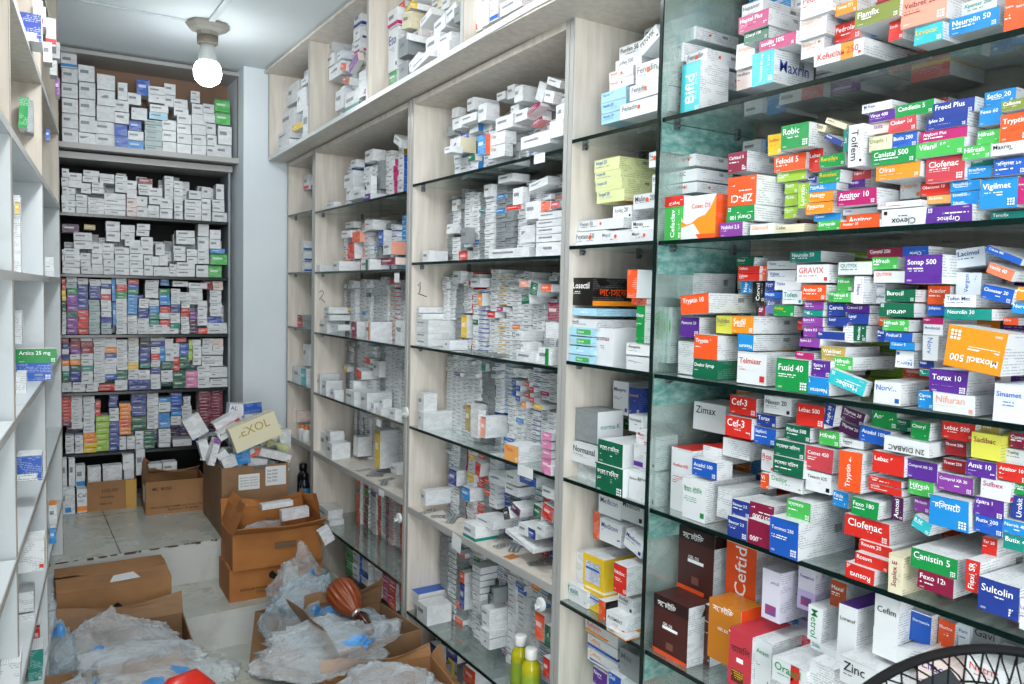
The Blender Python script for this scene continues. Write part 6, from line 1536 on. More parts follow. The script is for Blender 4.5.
def glass_mat(name, tint, refl=1.0, edge=False):
    m = bpy.data.materials.new(name); m.use_nodes = True; N = m.node_tree.nodes; Lk = m.node_tree.links
    N.clear(); out = N.new('ShaderNodeOutputMaterial')
    tr = N.new('ShaderNodeBsdfTransparent'); tr.inputs[0].default_value = tint
    gl = N.new('ShaderNodeBsdfGlossy'); gl.inputs['Roughness'].default_value = .03; gl.inputs[0].default_value = (.95, 1, .98, 1)
    fr = N.new('ShaderNodeFresnel'); fr.inputs[0].default_value = 1.52
    f2 = N.new('ShaderNodeMath'); f2.operation = 'MULTIPLY'; f2.inputs[1].default_value = refl; f2.use_clamp = True; Lk.new(fr.outputs[0], f2.inputs[0])
    mx = N.new('ShaderNodeMixShader'); Lk.new(f2.outputs[0], mx.inputs[0]); Lk.new(tr.outputs[0], mx.inputs[1]); Lk.new(gl.outputs[0], mx.inputs[2])
    # thin film of dust and scratches, also paled to brighten the shelf undersides
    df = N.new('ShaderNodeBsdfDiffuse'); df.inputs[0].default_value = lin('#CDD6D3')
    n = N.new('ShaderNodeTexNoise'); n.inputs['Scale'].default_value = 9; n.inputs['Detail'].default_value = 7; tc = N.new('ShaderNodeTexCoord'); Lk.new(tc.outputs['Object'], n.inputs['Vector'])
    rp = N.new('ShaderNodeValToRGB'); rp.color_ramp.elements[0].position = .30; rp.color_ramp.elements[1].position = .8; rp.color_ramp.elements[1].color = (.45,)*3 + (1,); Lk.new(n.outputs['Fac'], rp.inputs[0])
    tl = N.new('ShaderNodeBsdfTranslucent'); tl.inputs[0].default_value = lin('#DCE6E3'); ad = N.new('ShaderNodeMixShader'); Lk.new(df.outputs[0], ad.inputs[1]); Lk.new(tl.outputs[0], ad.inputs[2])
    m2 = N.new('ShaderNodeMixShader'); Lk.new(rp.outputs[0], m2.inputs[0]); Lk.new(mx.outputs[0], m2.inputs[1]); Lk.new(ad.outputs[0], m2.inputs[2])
    Lk.new(m2.outputs[0], out.inputs[0]); return m
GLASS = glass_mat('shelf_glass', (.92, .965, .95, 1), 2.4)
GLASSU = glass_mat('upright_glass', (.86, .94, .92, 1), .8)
GEDGE = mat('glass_cut_edge', '#051A17', .12)
GTEAL = mat('glass_rim_teal', '#3F9C8E', .15)
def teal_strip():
    m = mat('streaky_glass_strip', '#4F9187', .15); N, Lk, b = nodes(m)
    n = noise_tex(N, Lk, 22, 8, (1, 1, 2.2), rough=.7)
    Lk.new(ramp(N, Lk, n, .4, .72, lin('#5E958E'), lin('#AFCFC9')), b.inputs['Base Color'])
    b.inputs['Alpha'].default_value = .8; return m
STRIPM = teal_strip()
STEEL = mat('brushed_steel', '#8F9496', .35, .9); BLACKPL = mat('black_plastic', '#0B0B0C', .4)
CARDB = {}
def cardboard(name, a, b_):
    m = mat(name, rough=.75); N, Lk, b = nodes(m)
    n = noise_tex(N, Lk, 4, 7, rough=.6); Lk.new(ramp(N, Lk, n, .3, .7, lin(a), lin(b_)), b.inputs['Base Color'])
    w = N.new('ShaderNodeTexWave'); w.inputs['Scale'].default_value = 60; tc = N.new('ShaderNodeTexCoord'); Lk.new(tc.outputs['Object'], w.inputs['Vector'])
    add_bump(m, w.outputs['Fac'], .06); return m
CB = cardboard('brown_cardboard', '#8C6440', '#A67A50'); CBO = cardboard('orange_brown_cardboard', '#9A5F2C', '#B4763B'); CBD = cardboard('dull_cardboard', '#7A5C40', '#937050')
CBIN = mat('cardboard_inside', '#7C5A3C', .85)
PAPER = mat('white_paper', '#D8DADB', .6); INK = mat('black_ink', '#16130F', .6); TAPE = mat('clear_brown_tape', '#B98A2E', .2)
TEALTAPE = mat('pale_printed_tape', '#9DB0A2', .3)
def bag_mat(name, col, alpha):
    m = mat(name, col, .18); N, Lk, b = nodes(m)
    n = noise_tex(N, Lk, 9, 8, rough=.6); lw = N.new('ShaderNodeLayerWeight'); lw.inputs[0].default_value = .3
    a = math_n(N, Lk, 'ADD', math_n(N, Lk, 'MULTIPLY', n, alpha*.55), math_n(N, Lk, 'MULTIPLY', lw.outputs['Facing'], .5))
    Lk.new(a, b.inputs['Alpha']); add_bump(m, noise_tex(N, Lk, 24, 5, (1, 1, 1), rough=.6), 1, .02)
    b.inputs['Specular IOR Level'].default_value = 1.0; return m
BAGC = bag_mat('clear_plastic_film', '#E6F0F6', .6); BAGB = bag_mat('bluish_plastic_film', '#C9E2F0', .65)
BLUEINK = mat('blue_print', '#4C8CC8', .35)
# ------------------------------------------------------------------ room
def P(x, y, z): return (x, y, z + ZC)
def struct(name, mb, m, bevel=0): return tag(mb.build(name, m, bevel=bevel), kind='structure')
struct('floor', MB().box((-1.2, -3.0, -.1), (2.0, 5.7, 0)), TILE)
struct('ceiling', MB().box((-1.2, -3.0, 2.935), (2.0, 5.7, 3.05)), CEILM)
struct('wall_right', MB().box((1.84, -3.0, 0), (1.98, 5.7, 2.935)), WALLM)
struct('wall_back', MB().box((-1.2, 5.56, 0), (2.0, 5.7, 2.935)), WALLM)
struct('wall_left', MB().box((-1.2, -3.0, 0), (-1.1, 5.7, 2.935)), WALLM)
struct('column_back', MB().box((1.193, 4.87, .376), (1.84, 5.56, 2.935)), WALLM, .004)
# two tiled steps at the end of the aisle
s1 = MB(); s1.quadbox([(-.25,3.655,0),(1.43,3.72,0),(1.43,5.56,0),(-.25,5.56,0)], [(-.25,3.655,.17),(1.43,3.72,.17),(1.43,5.56,.17),(-.25,5.56,.17)])
o = struct('floor_step_lower', s1, [TILE, RISER]); 
for p in o.data.polygons:
    if abs(p.normal.z) < .5: p.material_index = 1
s2 = MB(); s2.quadbox([(-.25,4.095,.1705),(1.43,4.16,.1705),(1.43,5.56,.1705),(-.25,5.56,.1705)], [(-.25,4.085,.375),(1.43,4.15,.375),(1.43,5.56,.375),(-.25,5.56,.375)])
o = struct('floor_step_upper', s2, [TILE, RISER])
for p in o.data.polygons:
    if abs(p.normal.z) < .5: p.material_index = 1
g = MB()
for k in range(26):
    x = -.1 + k * .045 + random.uniform(-.02, .02); w = random.uniform(.01, .05); h = random.uniform(.002, .009)
    y = 4.085 + .0387 * (x + .25) - .001
    g.box((x, y - .001, .375 - h), (x + w, y + .006, .3758))
g.box((.655, 3.655+.035-.001, 0), (.658, 3.70, .17))
struct('trim_1', g, GRIME)
# ceiling plaster seam / conduit
cn = MB(); cn.box((.845, -1, 2.920), (.875, 4.22, 2.9345)); cn.box((-.6, 4.205, 2.926), (.84, 4.228, 2.9345))
struct('trim_2', cn, mat('white_conduit', '#C8D0D3', .4), .003)
# ------------------------------------------------------------------ right hand shelving
XF, XB = 1.435, 1.82
def zb_oh(y): return .83 - .025 * max(0, y - 2)
def unit(name, label, y0, y1, shelves, top=True, left=True, right=True, tL=.036):
    r = empty(name, label, 'shelving unit', (XF, (y0+y1)/2, 0)); inv = Matrix.Translation((-XF, -(y0+y1)/2, 0))
    def add(mb, nm, m, bev=.0015):
        mb.v = [tuple(inv @ Vector(v)) for v in mb.v]; return mb.build(nm, m, r, bevel=bev)
    if left:
        zt = zb_oh(y1) + ZC - .003
        pb = MB().box((XF+.002, y1, 0), (XB, y1 + .018, zt)); PN = add(pb, 'side_panel', LAM); r['panel'] = PN.name
        e = MB().box((XF-.001, y1 - .0005, 0), (XF+.002, y1 + .0185, zt)); add(e, 'edge_band', EDGE, 0).parent = PN
    if right:
        zt = zb_oh(y0) + ZC - .003
        pb = MB().box((XF+.002, y0 - .018, 0), (XB, y0, zt)); PN = add(pb, 'side_panel', LAM)
        e = MB().box((XF-.001, y0 - .0185, 0), (XF+.002, y0 + .0005, zt)); add(e, 'edge_band', EDGE, 0).parent = PN
    add(MB().box((XB, y0-.018, 0), (XB+.012, y1+.018, 2.36)), 'back_panel', LAM)
    if top:
        t = MB().quadbox([(XF+.003, y0, zb_oh(y0)+ZC-.03), (XB, y0, zb_oh(y0)+ZC-.03), (XB, y1, zb_oh(y1)+ZC-.03), (XF+.003, y1, zb_oh(y1)+ZC-.03)],
                         [(XF+.003, y0, zb_oh(y0)+ZC-.006), (XB, y0, zb_oh(y0)+ZC-.006), (XB, y1, zb_oh(y1)+ZC-.006), (XF+.003, y1, zb_oh(y1)+ZC-.006)])
        add(t, 'top_panel', LAM)
    for z in shelves:
        WS = add(MB().box((XF+.006, y0, z+ZC-.024), (XB, y1, z+ZC)), 'wooden_shelf', LAM)
        add(MB().box((XF-.0, y0, z+ZC-.0245), (XF+.006, y1, z+ZC+.0005)), 'edge_band', EDGE, 0).parent = WS
    return r
U1 = unit('wooden_shelving_unit', 'near shelving bay behind the glass shelves, pale wood-grain side panel', .50, 1.955, [], top=False, left=True)
U2 = unit('wooden_shelving_unit', 'pale wood-grain shelving bay with 1 written on its panel, middle of the wall', 1.995, 3.06, [-.912])
U3 = unit('wooden_shelving_unit', 'pale wood-grain shelving bay with 2 written on its panel', 3.112, 4.30, [-.893])
U4 = unit('wooden_shelving_unit', 'narrow pale shelving bay at the end of the wall by the column', 4.344, 4.79, [-.88])
# numbers written on the side panel faces (the panel face looks towards the camera, -y)
def mark(parent, x, y, z, pts, s=.032):
    m = MB(); m.tube([(x + p[0]*s - parent.location.x, y - parent.location.y, z + p[1]*s) for p in pts], .0018, 6)
    m.build('handwritten_number', INK, bpy.data.objects[parent['panel']])
mark(U2, 1.475, 3.0597, ZC+.01, [(-.3,.5),(.1,1),(.05,.4),(0,-.3),(-.3,-.5),(0,-.6),(1.0,-.9)])
mark(U3, 1.475, 4.2997, ZC-.03, [(-.4,.5),(0,.9),(.4,.5),(.1,-.1),(-.4,-.7),(0,-.6),(.6,-1.2)])
# glass shelves
SHG = [(.461, 'top'), (.146, 'second'), (-.200, 'third'), (-.558, 'fourth'), (-.943, 'fifth'), (-1.36, 'lowest')]
def glass_shelf(y0, y1, z, label, x0=XF, x1=1.80, dz=0, braces=True):
    r = empty('glass_shelf', label, 'glass shelf', (x0, (y0+y1)/2, z+ZC), 0, None)
    d = (y1-y0)/2
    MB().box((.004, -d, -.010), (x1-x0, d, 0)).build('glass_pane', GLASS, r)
    MB().box((0, -d, -.0105), (.004, d, .0002)).build('polished_edge', GEDGE, r)
    if braces:
        for sx in (.045, .27):
            for sy in (-1, 1):
                b_ = MB(); b_.lathe([(.007, 0), (.008, .004), (.004, .012), (.004, .02)], 12, Matrix.Translation((sx, sy*(d+.0), -.017)) @ Matrix.Rotation(sy*PI/2, 4, 'X'))
                b_.box((sx-.006, sy*d-.012 if sy > 0 else sy*d, -.026), (sx+.006, sy*d if sy > 0 else sy*d+.012, -.0108))
                bk = b_.build('shelf_bracket', STEEL, r)
                MB().lathe([(.0032, 0), (.0028, .0015)], 10, Matrix.Translation((sx, sy*(d-.0125), -.0195)) @ Matrix.Rotation(sy*PI/2, 4, 'X')).build('bracket_screw', GEDGE, bk)
    return r
ordn = {'top':'top','second':'second','third':'third','fourth':'fourth','fifth':'fifth','lowest':'lowest'}
for z, n in SHG:
    glass_shelf(.52, 1.563, z, f'long green-edged glass shelf, {n} in the near glass bay')
    glass_shelf(1.577, 1.953, z+.002, f'short green-edged glass shelf, {n} between glass upright and wood panel')
for z, n in ((.445,'top'),(.122,'second'),(-.223,'third'),(-.565,'fourth'),(-1.364,'lowest')):
    glass_shelf(1.997, 3.058, z, f'dark-edged glass shelf, {n} glass one in the bay marked one')
for z, n in ((.425,'top'),(.098,'second'),(-.232,'third'),(-.565,'fourth'),(-1.267,'lowest')):
    glass_shelf(3.114, 4.298, z, f'dark-edged glass shelf, {n} glass one in the bay marked two')
for z, n in ((.44,'top'),(.10,'second'),(-.22,'third'),(-.55,'fourth')):
    glass_shelf(4.346, 4.788, z, f'short glass shelf, {n} one in the narrow end bay')
# upright glass divider between the short and long shelves
gu = empty('glass_divider', 'tall upright glass panel with dark green front edge dividing the glass shelves', 'glass panel', (XF, 1.57, 0))
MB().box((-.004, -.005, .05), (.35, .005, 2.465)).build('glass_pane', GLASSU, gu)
MB().box((-.008, -.0055, .05), (-.004, .0055, 2.465)).build('polished_edge', GEDGE, gu)
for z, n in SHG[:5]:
    MB().box((.0, -.0065, z+ZC-.085), (.345, -.0052, z+ZC-.0115)).build('streaky_strip', STRIPM, gu)  # streaky teal strip on the divider below each shelf
# overhead cabinet
XO, XOB = 1.305, 1.82
oc = empty('overhead_cabinet', 'long pale overhead cabinet running above the shelving bays up to the ceiling', 'cabinet', (XO, 2.4, 2.47))
def oadd(mb, nm, m, bev=.001):
    mb.v = [(v[0]-XO, v[1]-2.4, v[2]-2.47) for v in mb.v]; return mb.build(nm, m, oc, bevel=bev)
def xo(y): return XO + .009 * max(0, y - 2.0)
def slab(y0, y1, za, zb, xoff=0, x1=XOB):
    return MB().quadbox([(xo(y0)+xoff, y0, zb_oh(y0)+za+ZC), (x1, y0, zb_oh(y0)+za+ZC), (x1, y1, zb_oh(y1)+za+ZC), (xo(y1)+xoff, y1, zb_oh(y1)+za+ZC)],
                        [(xo(y0)+xoff, y0, zb_oh(y0)+zb+ZC), (x1, y0, zb_oh(y0)+zb+ZC), (x1, y1, zb_oh(y1)+zb+ZC), (xo(y1)+xoff, y1, zb_oh(y1)+zb+ZC)])
for y0, y1 in ((.2, 2.395), (2.398, 4.85)):
    oadd(slab(y0, y1, 0, .018, .003), 'bottom_panel', LAM)
e = MB()
for y0, y1 in ((.2, 2.0), (2.0, 4.85)):
    e.quadbox([(xo(y0), y0, zb_oh(y0)+ZC-.001), (xo(y0)+.003, y0, zb_oh(y0)+ZC-.001), (xo(y1)+.003, y1, zb_oh(y1)+ZC-.001), (xo(y1), y1, zb_oh(y1)+ZC-.001)],
              [(xo(y0), y0, zb_oh(y0)+ZC+.019), (xo(y0)+.003, y0, zb_oh(y0)+ZC+.019), (xo(y1)+.003, y1, zb_oh(y1)+ZC+.019), (xo(y1), y1, zb_oh(y1)+ZC+.019)])
oadd(e, 'edge_band', mat('white_edge_band', '#C9CDCD', .35), 0)
e = MB()
e.box((XO+.003, .2, 2.905), (XOB, 4.85, 2.9205)); oadd(e, 'top_panel', LAM)
oadd(MB().box((XOB, .2, 2.39), (XOB+.012, 4.85, 2.92)), 'back_panel', LAM)
for y in (4.832, 4.07, 3.27, 2.415, 1.6, .8):
    oadd(MB().box((xo(y)+.003, y, zb_oh(y)+ZC+.019), (XOB, y+.018, 2.9045)), 'divider_panel', LAM)
    oadd(MB().box((xo(y), y-.0005, zb_oh(y)+ZC+.019), (xo(y)+.003, y+.0185, 2.9045)), 'edge_band', EDGE, 0)
# ------------------------------------------------------------------ left shelving, turned a little from the right wall
lr = empty('white_shelving_unit', 'tall white shelving unit at the left edge of the aisle, wood-grain upper half', 'shelving unit', (.017, 2.24, 0), -math.radians(5.67))
DL = .42
for s in (-1.02, -.01, .985, 2.0):
    MB().box((-DL, s, 0), (-.002, s+.016, ZC+.355)).build('side_panel', LAMW, lr)
    MB().box((-DL, s, ZC+.356), (-.002, s+.016, 2.93)).build('side_panel', LAMG, lr)
    MB().box((-.002, s-.0004, 0), (0, s+.0164, 2.93)).build('edge_band', mat('worn_edge', '#9C9388', .5), lr)
for z in (1.05, .70, .365, .028, -.325, -.66, -1.0, -1.31):
    for s in (-1.02, -.01, .985):
        MB().box((-DL, s+.0165, ZC+z-.02), (-.002, s+.9945 if s < .9 else 1.9995, ZC+z)).build('shelf_board', LAMG if z > .5 else LAMW, lr)
    MB().box((-.002, -1.0, ZC+z-.0205), (.0005, 2.016, ZC+z+.0003)).build('edge_band', EDGE if z < .9 else LAMG, lr)
MB().box((-DL-.012, -1.02, 0), (-DL, 2.016, 2.93)).build('back_panel', LAMW, lr)
# ------------------------------------------------------------------ back rack
TH = math.radians(-3.07)
rk = empty('storage_rack', 'black-backed storage rack with five packed shelves on the raised platform', 'rack', (.262, 5.13, .375), TH)
WR = .895
def radd(mb, nm, m, bev=0): return mb.build(nm, m, rk, bevel=bev)
radd(MB().box((0, .30, 0), (WR, .312, 2.0)), 'back_panel', BLACKP)
radd(MB().box((-.012, 0, 0), (0, .31, 2.0)), 'side_panel', EDGE); radd(MB().box((WR, .0, 0), (WR+.012, .31, 2.0)), 'side_panel', mat('grey_side', '#8C959B', .5))
for z in (.40, .06, -.283, -.613, -.965):
    zz = z + ZC - .375
    radd(MB().box((0, .0, zz-.018), (WR, .30, zz)), 'shelf_board', BLACKP); 
    radd(MB().box((0, -.003, zz-.016), (WR, 0, zz-.002)), 'shelf_edge', mat('dull_glass_edge', '#1C2624', .2))
radd(MB().box((-.03, -.02, 1.965), (WR+.02, .31, 2.0)), 'fascia', EDGE)
rc = empty('wall_cabinet', 'open-fronted grey cabinet with brown back above the storage rack, under the ceiling', 'cabinet', (.262, 5.13, 2.37), TH)
def cadd(a, b_, nm, m): return MB().box(a, b_).build(nm, m, rc, bevel=.001)
zc0 = .775 + ZC - 2.37
cadd((-.03, -.10, zc0-.03), (WR+.06, .31, zc0), 'bottom_panel', EDGE); cadd((-.03, -.10, .528), (WR+.06, .31, .55), 'top_panel', EDGE)
cadd((-.05, -.10, zc0-.03), (-.03, .31, .55), 'side_panel', EDGE); cadd((WR+.04, -.10, zc0), (WR+.06, .31, .528), 'side_panel', EDGE)
cadd((-.03, .20, zc0), (WR+.04, .212, .528), 'back_panel', BROWNP)
# ------------------------------------------------------------------ medicine boxes
HEX = dict(j='#D8E4EA', W='#DDE0E2', w='#DCE4EC', E='#DDD6B8', F='#E6D3CC', y='#D3D9A0', l='#D2CF50', L='#9CC23A', g='#46B050', G='#128C42', D='#0A5F42', T='#0F8478', C='#2FB4BC', b='#1C86CC', B='#1B57B4', N='#223A8C', P='#57298C', V='#843C98', Q='#4A1A48', M='#B01C66', K='#85173C', R='#CF2A20', r='#8C1A22', c='#C0404A', O='#E85420', o='#EA7A58', A='#F08C1C', a='#E8A45A', Y='#E6BE1C', S='#E09A84', H='#7C8838', t='#B09A50', U='#C87A20', m='#4A2220', n='#A8481C', q='#C83A48', X='#15110F', z='#8A9092', i='#A8D4E8', p='#D87EAC', J='#C4B4DC', u='#6A72B0', Z='#A9BCBC')
COL = {k: lin(v) for k, v in HEX.items()}; WHT = COL['W']; INKG = lin('#5A6066')
PALE = set('WwEFylzijJZ')
_txt = {}
def text_geo(s):
    if s in _txt: return _txt[s]
    cu = bpy.data.curves.new('lettering', 'FONT'); cu.body = s; cu.size = 1; cu.resolution_u = 2; cu.offset = .006; cu.fill_mode = 'FRONT'
    ob = bpy.data.objects.new('lettering', cu); C.objects.link(ob)
    bpy.context.view_layer.update()
    me = bpy.data.meshes.new_from_object(ob.evaluated_get(bpy.context.evaluated_depsgraph_get()))
    vs = [tuple(v.co) for v in me.vertices]; fs = [tuple(p.vertices) for p in me.polygons]
    bpy.data.objects.remove(ob); bpy.data.curves.remove(cu); bpy.data.meshes.remove(me)
    if not vs: _txt[s] = None; return None
    x0 = min(v[0] for v in vs); x1 = max(v[0] for v in vs); y0 = min(v[1] for v in vs); y1 = max(v[1] for v in vs)
    vs = [((v[0]-x0), (v[1]-y0)) for v in vs]; _txt[s] = (vs, fs, x1-x0, max(.3, y1-y0)); return _txt[s]
class Box:
    """carton mesh: local -X is the printed end, +Y its left edge, centred in Y and Z"""
    def __init__(s): s.v = []; s.f = []; s.b = []; s.i = []; s.u = []
    def face(s, vs, base, ink=None, uvs=None):
        n = len(s.v); s.v += vs; s.f.append(tuple(range(n, n+len(vs)))); k = len(vs)
        s.b += [base] * k; s.i += [ink or (0,0,0,0)] * k; s.u += uvs or [(0,0)] * k
    def extend(s, o, M):
        n = len(s.v); s.v += [tuple(M @ Vector(v)) for v in o.v]; s.f += [tuple(i+n for i in f) for f in o.f]; s.b += o.b; s.i += o.i; s.u += o.u
    def build(s, name, parent=None):
        me = bpy.data.meshes.new(name); me.from_pydata(s.v, [], s.f); me.materials.append(CARD)
        for nm, data in (('base', s.b), ('ink', s.i)):
            a = me.color_attributes.new(nm, 'FLOAT_COLOR', 'CORNER'); a.data.foreach_set('color', [c for q in data for c in q])
        uv = me.uv_layers.new(name='print'); uv.data.foreach_set('uv', [c for q in s.u for c in q])
        me.update(); o = bpy.data.objects.new(name, me); C.objects.link(o)
        if parent: o.parent = parent
        return o
def front_quad(B, w, h, u0, u1, v0, v1, col, ink=None, e=.0004, off=None):
    """u from left 0..1, v from bottom 0..1 on the printed end"""
    Y = lambda u: w/2 - u*w; Z = lambda v: -h/2 + v*h
    o = off or (random.random()*9, random.random()*9)
    B.face([(-e, Y(u0), Z(v0)), (-e, Y(u1), Z(v0)), (-e, Y(u1), Z(v1)), (-e, Y(u0), Z(v1))], col, ink, [(o[0]+u0*w, o[1]+v0*h), (o[0]+u1*w, o[1]+v0*h), (o[0]+u1*w, o[1]+v1*h), (o[0]+u0*w, o[1]+v1*h)])
def side_quad(B, L, w, h, u0, u1, v0, v1, col, ink=None, e=.0004):
    X = lambda u: u*L; Z = lambda v: -h/2 + v*h; y = -w/2 - e; o = (random.random()*9, random.random()*9)
    B.face([(X(u0), y, Z(v0)), (X(u1), y, Z(v0)), (X(u1), y, Z(v1)), (X(u0), y, Z(v1))], col, ink, [(o[0]+u0*L, o[1]+v0*h), (o[0]+u1*L, o[1]+v0*h), (o[0]+u1*L, o[1]+v1*h), (o[0]+u0*L, o[1]+v1*h)])
def put_text(B, s, w, h, u0, u1, v0, v1, col, rot=0, e=.0008, side=False, L=0):
    """letters fitted into a patch of the printed end (or of the side); rot in quarter turns"""
    g = text_geo(s)
    if not g: return
    vs, fs, tw, th = g
    W = (u1-u0) * (L if side else w); H = (v1-v0) * h
    if rot % 2: sc = min(H/tw, W/th)
    else: sc = min(W/tw, H/th)
    cx = (u0+u1)/2 * (L if side else w); cz = -h/2 + (v0+v1)/2*h
    if rot == 0 and not side: cx = u0*w + tw*sc/2
    out = []
    for x, y in vs:
        x = (x - tw/2)*sc; y = (y - th/2)*sc
        if rot == 1: x, y = -y, x
        elif rot == 2: x, y = -x, -y
        elif rot == 3: x, y = y, -x
        if side: out.append((cx + x, -w/2 - e, cz + y))
        else: out.append((-e, w/2 - (cx + x), cz + y))
    n = len(B.v); B.v += out
    for f in fs:
        B.f.append(tuple(i+n for i in f)); k = len(f); B.b += [col]*k; B.i += [(0,0,0,0)]*k; B.u += [(0,0)]*k
def carton(L, w, h, c, txt='', o=None, detail=2):
    o = o or {}; B = Box(); col = COL[c]; pale = c in PALE; j = lambda: random.uniform(-1, 1) * min(.0012, .04*min(w, h))
    base = WHT if not pale else col
    if c == 'J' and 'tall' in o: base = lin('#DAD6E4')
    br = random.uniform(.9, 1.03); base = tuple(min(1, x*br) for x in base[:3]) + (1,)
    side = COL[o['side']] if 'side' in o else base
    top = COL[o['top']] if 'top' in o else base
    if c in 'mUqObD' and 'tall' in o: top = col
    X0, X1, y, z = 0, L, w/2, h/2
    p = [(X0+j(), -y+j(), -z), (X1, -y, -z), (X1, y, -z), (X0+j(), y+j(), -z), (X0+j(), -y+j(), z+j()), (X1, -y, z+j()), (X1, y, z), (X0+j(), y+j(), z+j())]
    r = lambda: random.random()*9
    def F(ix, cc, ink, a, b_):
        ou, ov = r(), r(); B.face([p[i] for i in ix], cc, ink, [(ou, ov), (ou+a, ov), (ou+a, ov+b_), (ou, ov+b_)])
    gi = INKG[:3] + (.5 if detail > 1 else .34,)
    fcol = col if not pale else base
    if 'side' in o and o['side'] == 'X': gi = (0,0,0,0)
    F((3,0,4,7), fcol, (0,0,0,0) if txt or 'big' in o else ((.9,.9,.9,.35) if not pale else gi), w, h)
    F((0,1,5,4), side, gi if side is base else (.85,.85,.85,.12), L, h)
    F((4,5,6,7), top, INKG[:3]+(.35,), L, w); F((1,2,6,5), base, gi, w, h); F((2,3,7,6), side, gi, L, h); F((3,2,1,0), base, None, L, w)
    if 'st' in o:
        if o.get('side') == 'X': side_quad(B, L, w, h, 0, 1, 0, .18, COL['A'], None, .0006); fq0 = None
        put_text(B, o['st'], w, h, .12, .88, .35, .7, COL[o.get('stc', 'z')], 0, .0011, True, L)
    flip = 'i' in o; vert = 'v' in o
    def fq(u0, u1, v0, v1, cc, ink=None, e=.0004):
        if flip: u0, u1, v0, v1 = 1-u1, 1-u0, 1-v1, 1-v0
        front_quad(B, w, h, u0, u1, v0, v1, cc, ink, e)
    tcol = COL[o['tc']] if 'tc' in o else (WHT if not pale else INKG)
    if not pale: tcol = COL[o['tc']] if 'tc' in o else (1,1,1,1)
    if 'strip' in o:
        s_ = COL[o['strip']]; fq(0, 1, .06, .26, s_); side_quad(B, L, w, h, 0, 1, .06, .26, s_)
    if 'band' in o: fq(.55, .8, 0, 1, COL[o['band']])
    if 'band2' in o: fq(0, 1, .0, .3, COL[o['band2']], INKG[:3]+(.8,)); side_quad(B, L, w, h, 0, 1, 0, .3, COL[o['band2']])
    if detail < 2:
        if pale:
            fq(.1, .62, .5, .70, tuple(.75*a+.25*b_ for a, b_ in zip(INKG[:3], base[:3]))+(1,), INKG[:3]+(.8,))
        elif 'strip' not in o: fq(.12, .7, .48, .66, tuple(.45*a+.55*b_ for a, b_ in zip(col[:3], (1,1,1)))+(1,)); fq(0, 1, .9, 1, tuple(x*.6 for x in col[:3])+(1,))
        return B
    if 'wave' in o:
        pts = [(0,.0),(0,.45),(.15,.36),(.3,.38),(.5,.5),(.7,.55),(.85,.7),(1,.98),(1,0)]
        Y = lambda u: w/2-u*w; Z = lambda v: -h/2+v*h
        B.face([(-.0005, Y(a), Z(b_)) for a, b_ in pts][::-1], COL['A']); fq(.0, 1, 0, .12, COL['O'], None, .0006); put_text(B, txt, w, h, .3, .85, .68, .85, COL['O']); return B
    if 'circ' in o:
        B.face([(-.0005, -w*.05 + w*.42*math.cos(a*PI/16)*-1, h*.0+h*.40*math.sin(a*PI/16)) for a in range(32)], COL['g']); put_text(B, txt, w, h, .35, .9, .45, .65, COL['R'], 0, .001); return B
    if 'lblue' in o or 'lb' in o:
        fq(.12, .85, .15, .8, lin('#C9CFDD'), INKG[:3]+(.9,)); fq(.15, .82, .55, .62, COL['B'], None, .0007); return B
    if 'pink' in o:
        fq(.06, .94, .1, .9, lin('#E6B8CC'), COL['M'][:3]+(.9,)); return B
    if 'pill' in o:
        fq(.35, .97, .2, .8, COL['g'], None); put_text(B, txt, w, h, .4, .95, .35, .65, (1,1,1,1), 0, .001); return B
    if 'tall' in o:
        if c in 'mU':
            fq(0, 1, .80, 1, lin('#2A1414') if c == 'm' else COL['O']); fq(0, 1, 0, .07, COL['O']); side_quad(B, L, w, h, 0, 1, .80, 1, lin('#2A1414') if c == 'm' else COL['O'])
            if 'side' not in o: side_quad(B, L, w, h, 0, 1, 0, .8, base, gi, .0006)
            put_text(B, 'সেফটিড', w, h, .12, .88, .83, .95, (1,1,1,1), 0, .001); fq(.28, .72, .47, .52, (1,1,1,1)); put_text(B, 'GEL DS', w, h, .3, .7, .53, .58, (1,1,1,1), 0, .001); fq(.4, .6, .14, .26, lin('#7A4A40'), None)
        elif c == 'J' or c == 'W':
            if c == 'J': side_quad(B, L, w, h, 0, 1, .0, .42, COL['J'], None, .0003)
            fq(0, 1, 0, .45, COL['J'] if c == 'J' else base); put_text(B, txt, w, h, .12, .9, .72, .82, COL['P'] if c == 'J' else tcol, 1 if vert and c == 'J' else 0)
            if c == 'J': fq(.2, .8, .1, .3, lin('#7A4E8C'), COL['R'][:3]+(1,), .0007)
            side_quad(B, L, w, h, .2, .8, .18, .28, lin('#3A3E44'), None)
            put_text(B, txt, w, h, .2, .8, .5, .9, lin('#3A3E44'), 1, .001, True, L)
        else:
            put_text(B, txt, w, h, .2, .8, .1, .9, (1,1,1,1), 1) if vert else put_text(B, txt, w, h, .12, .9, .6, .78, lin('#20242A') if c == 'q' else (1,1,1,1))
            if c == 'q': fq(.35, .7, .45, .53, (1,1,1,1)); fq(.15, .85, .08, .3, lin('#5A2A1C'), COL['Y'][:3]+(1,))
            fq(0, 1, .93, .96, (1,1,1,1))
        return B
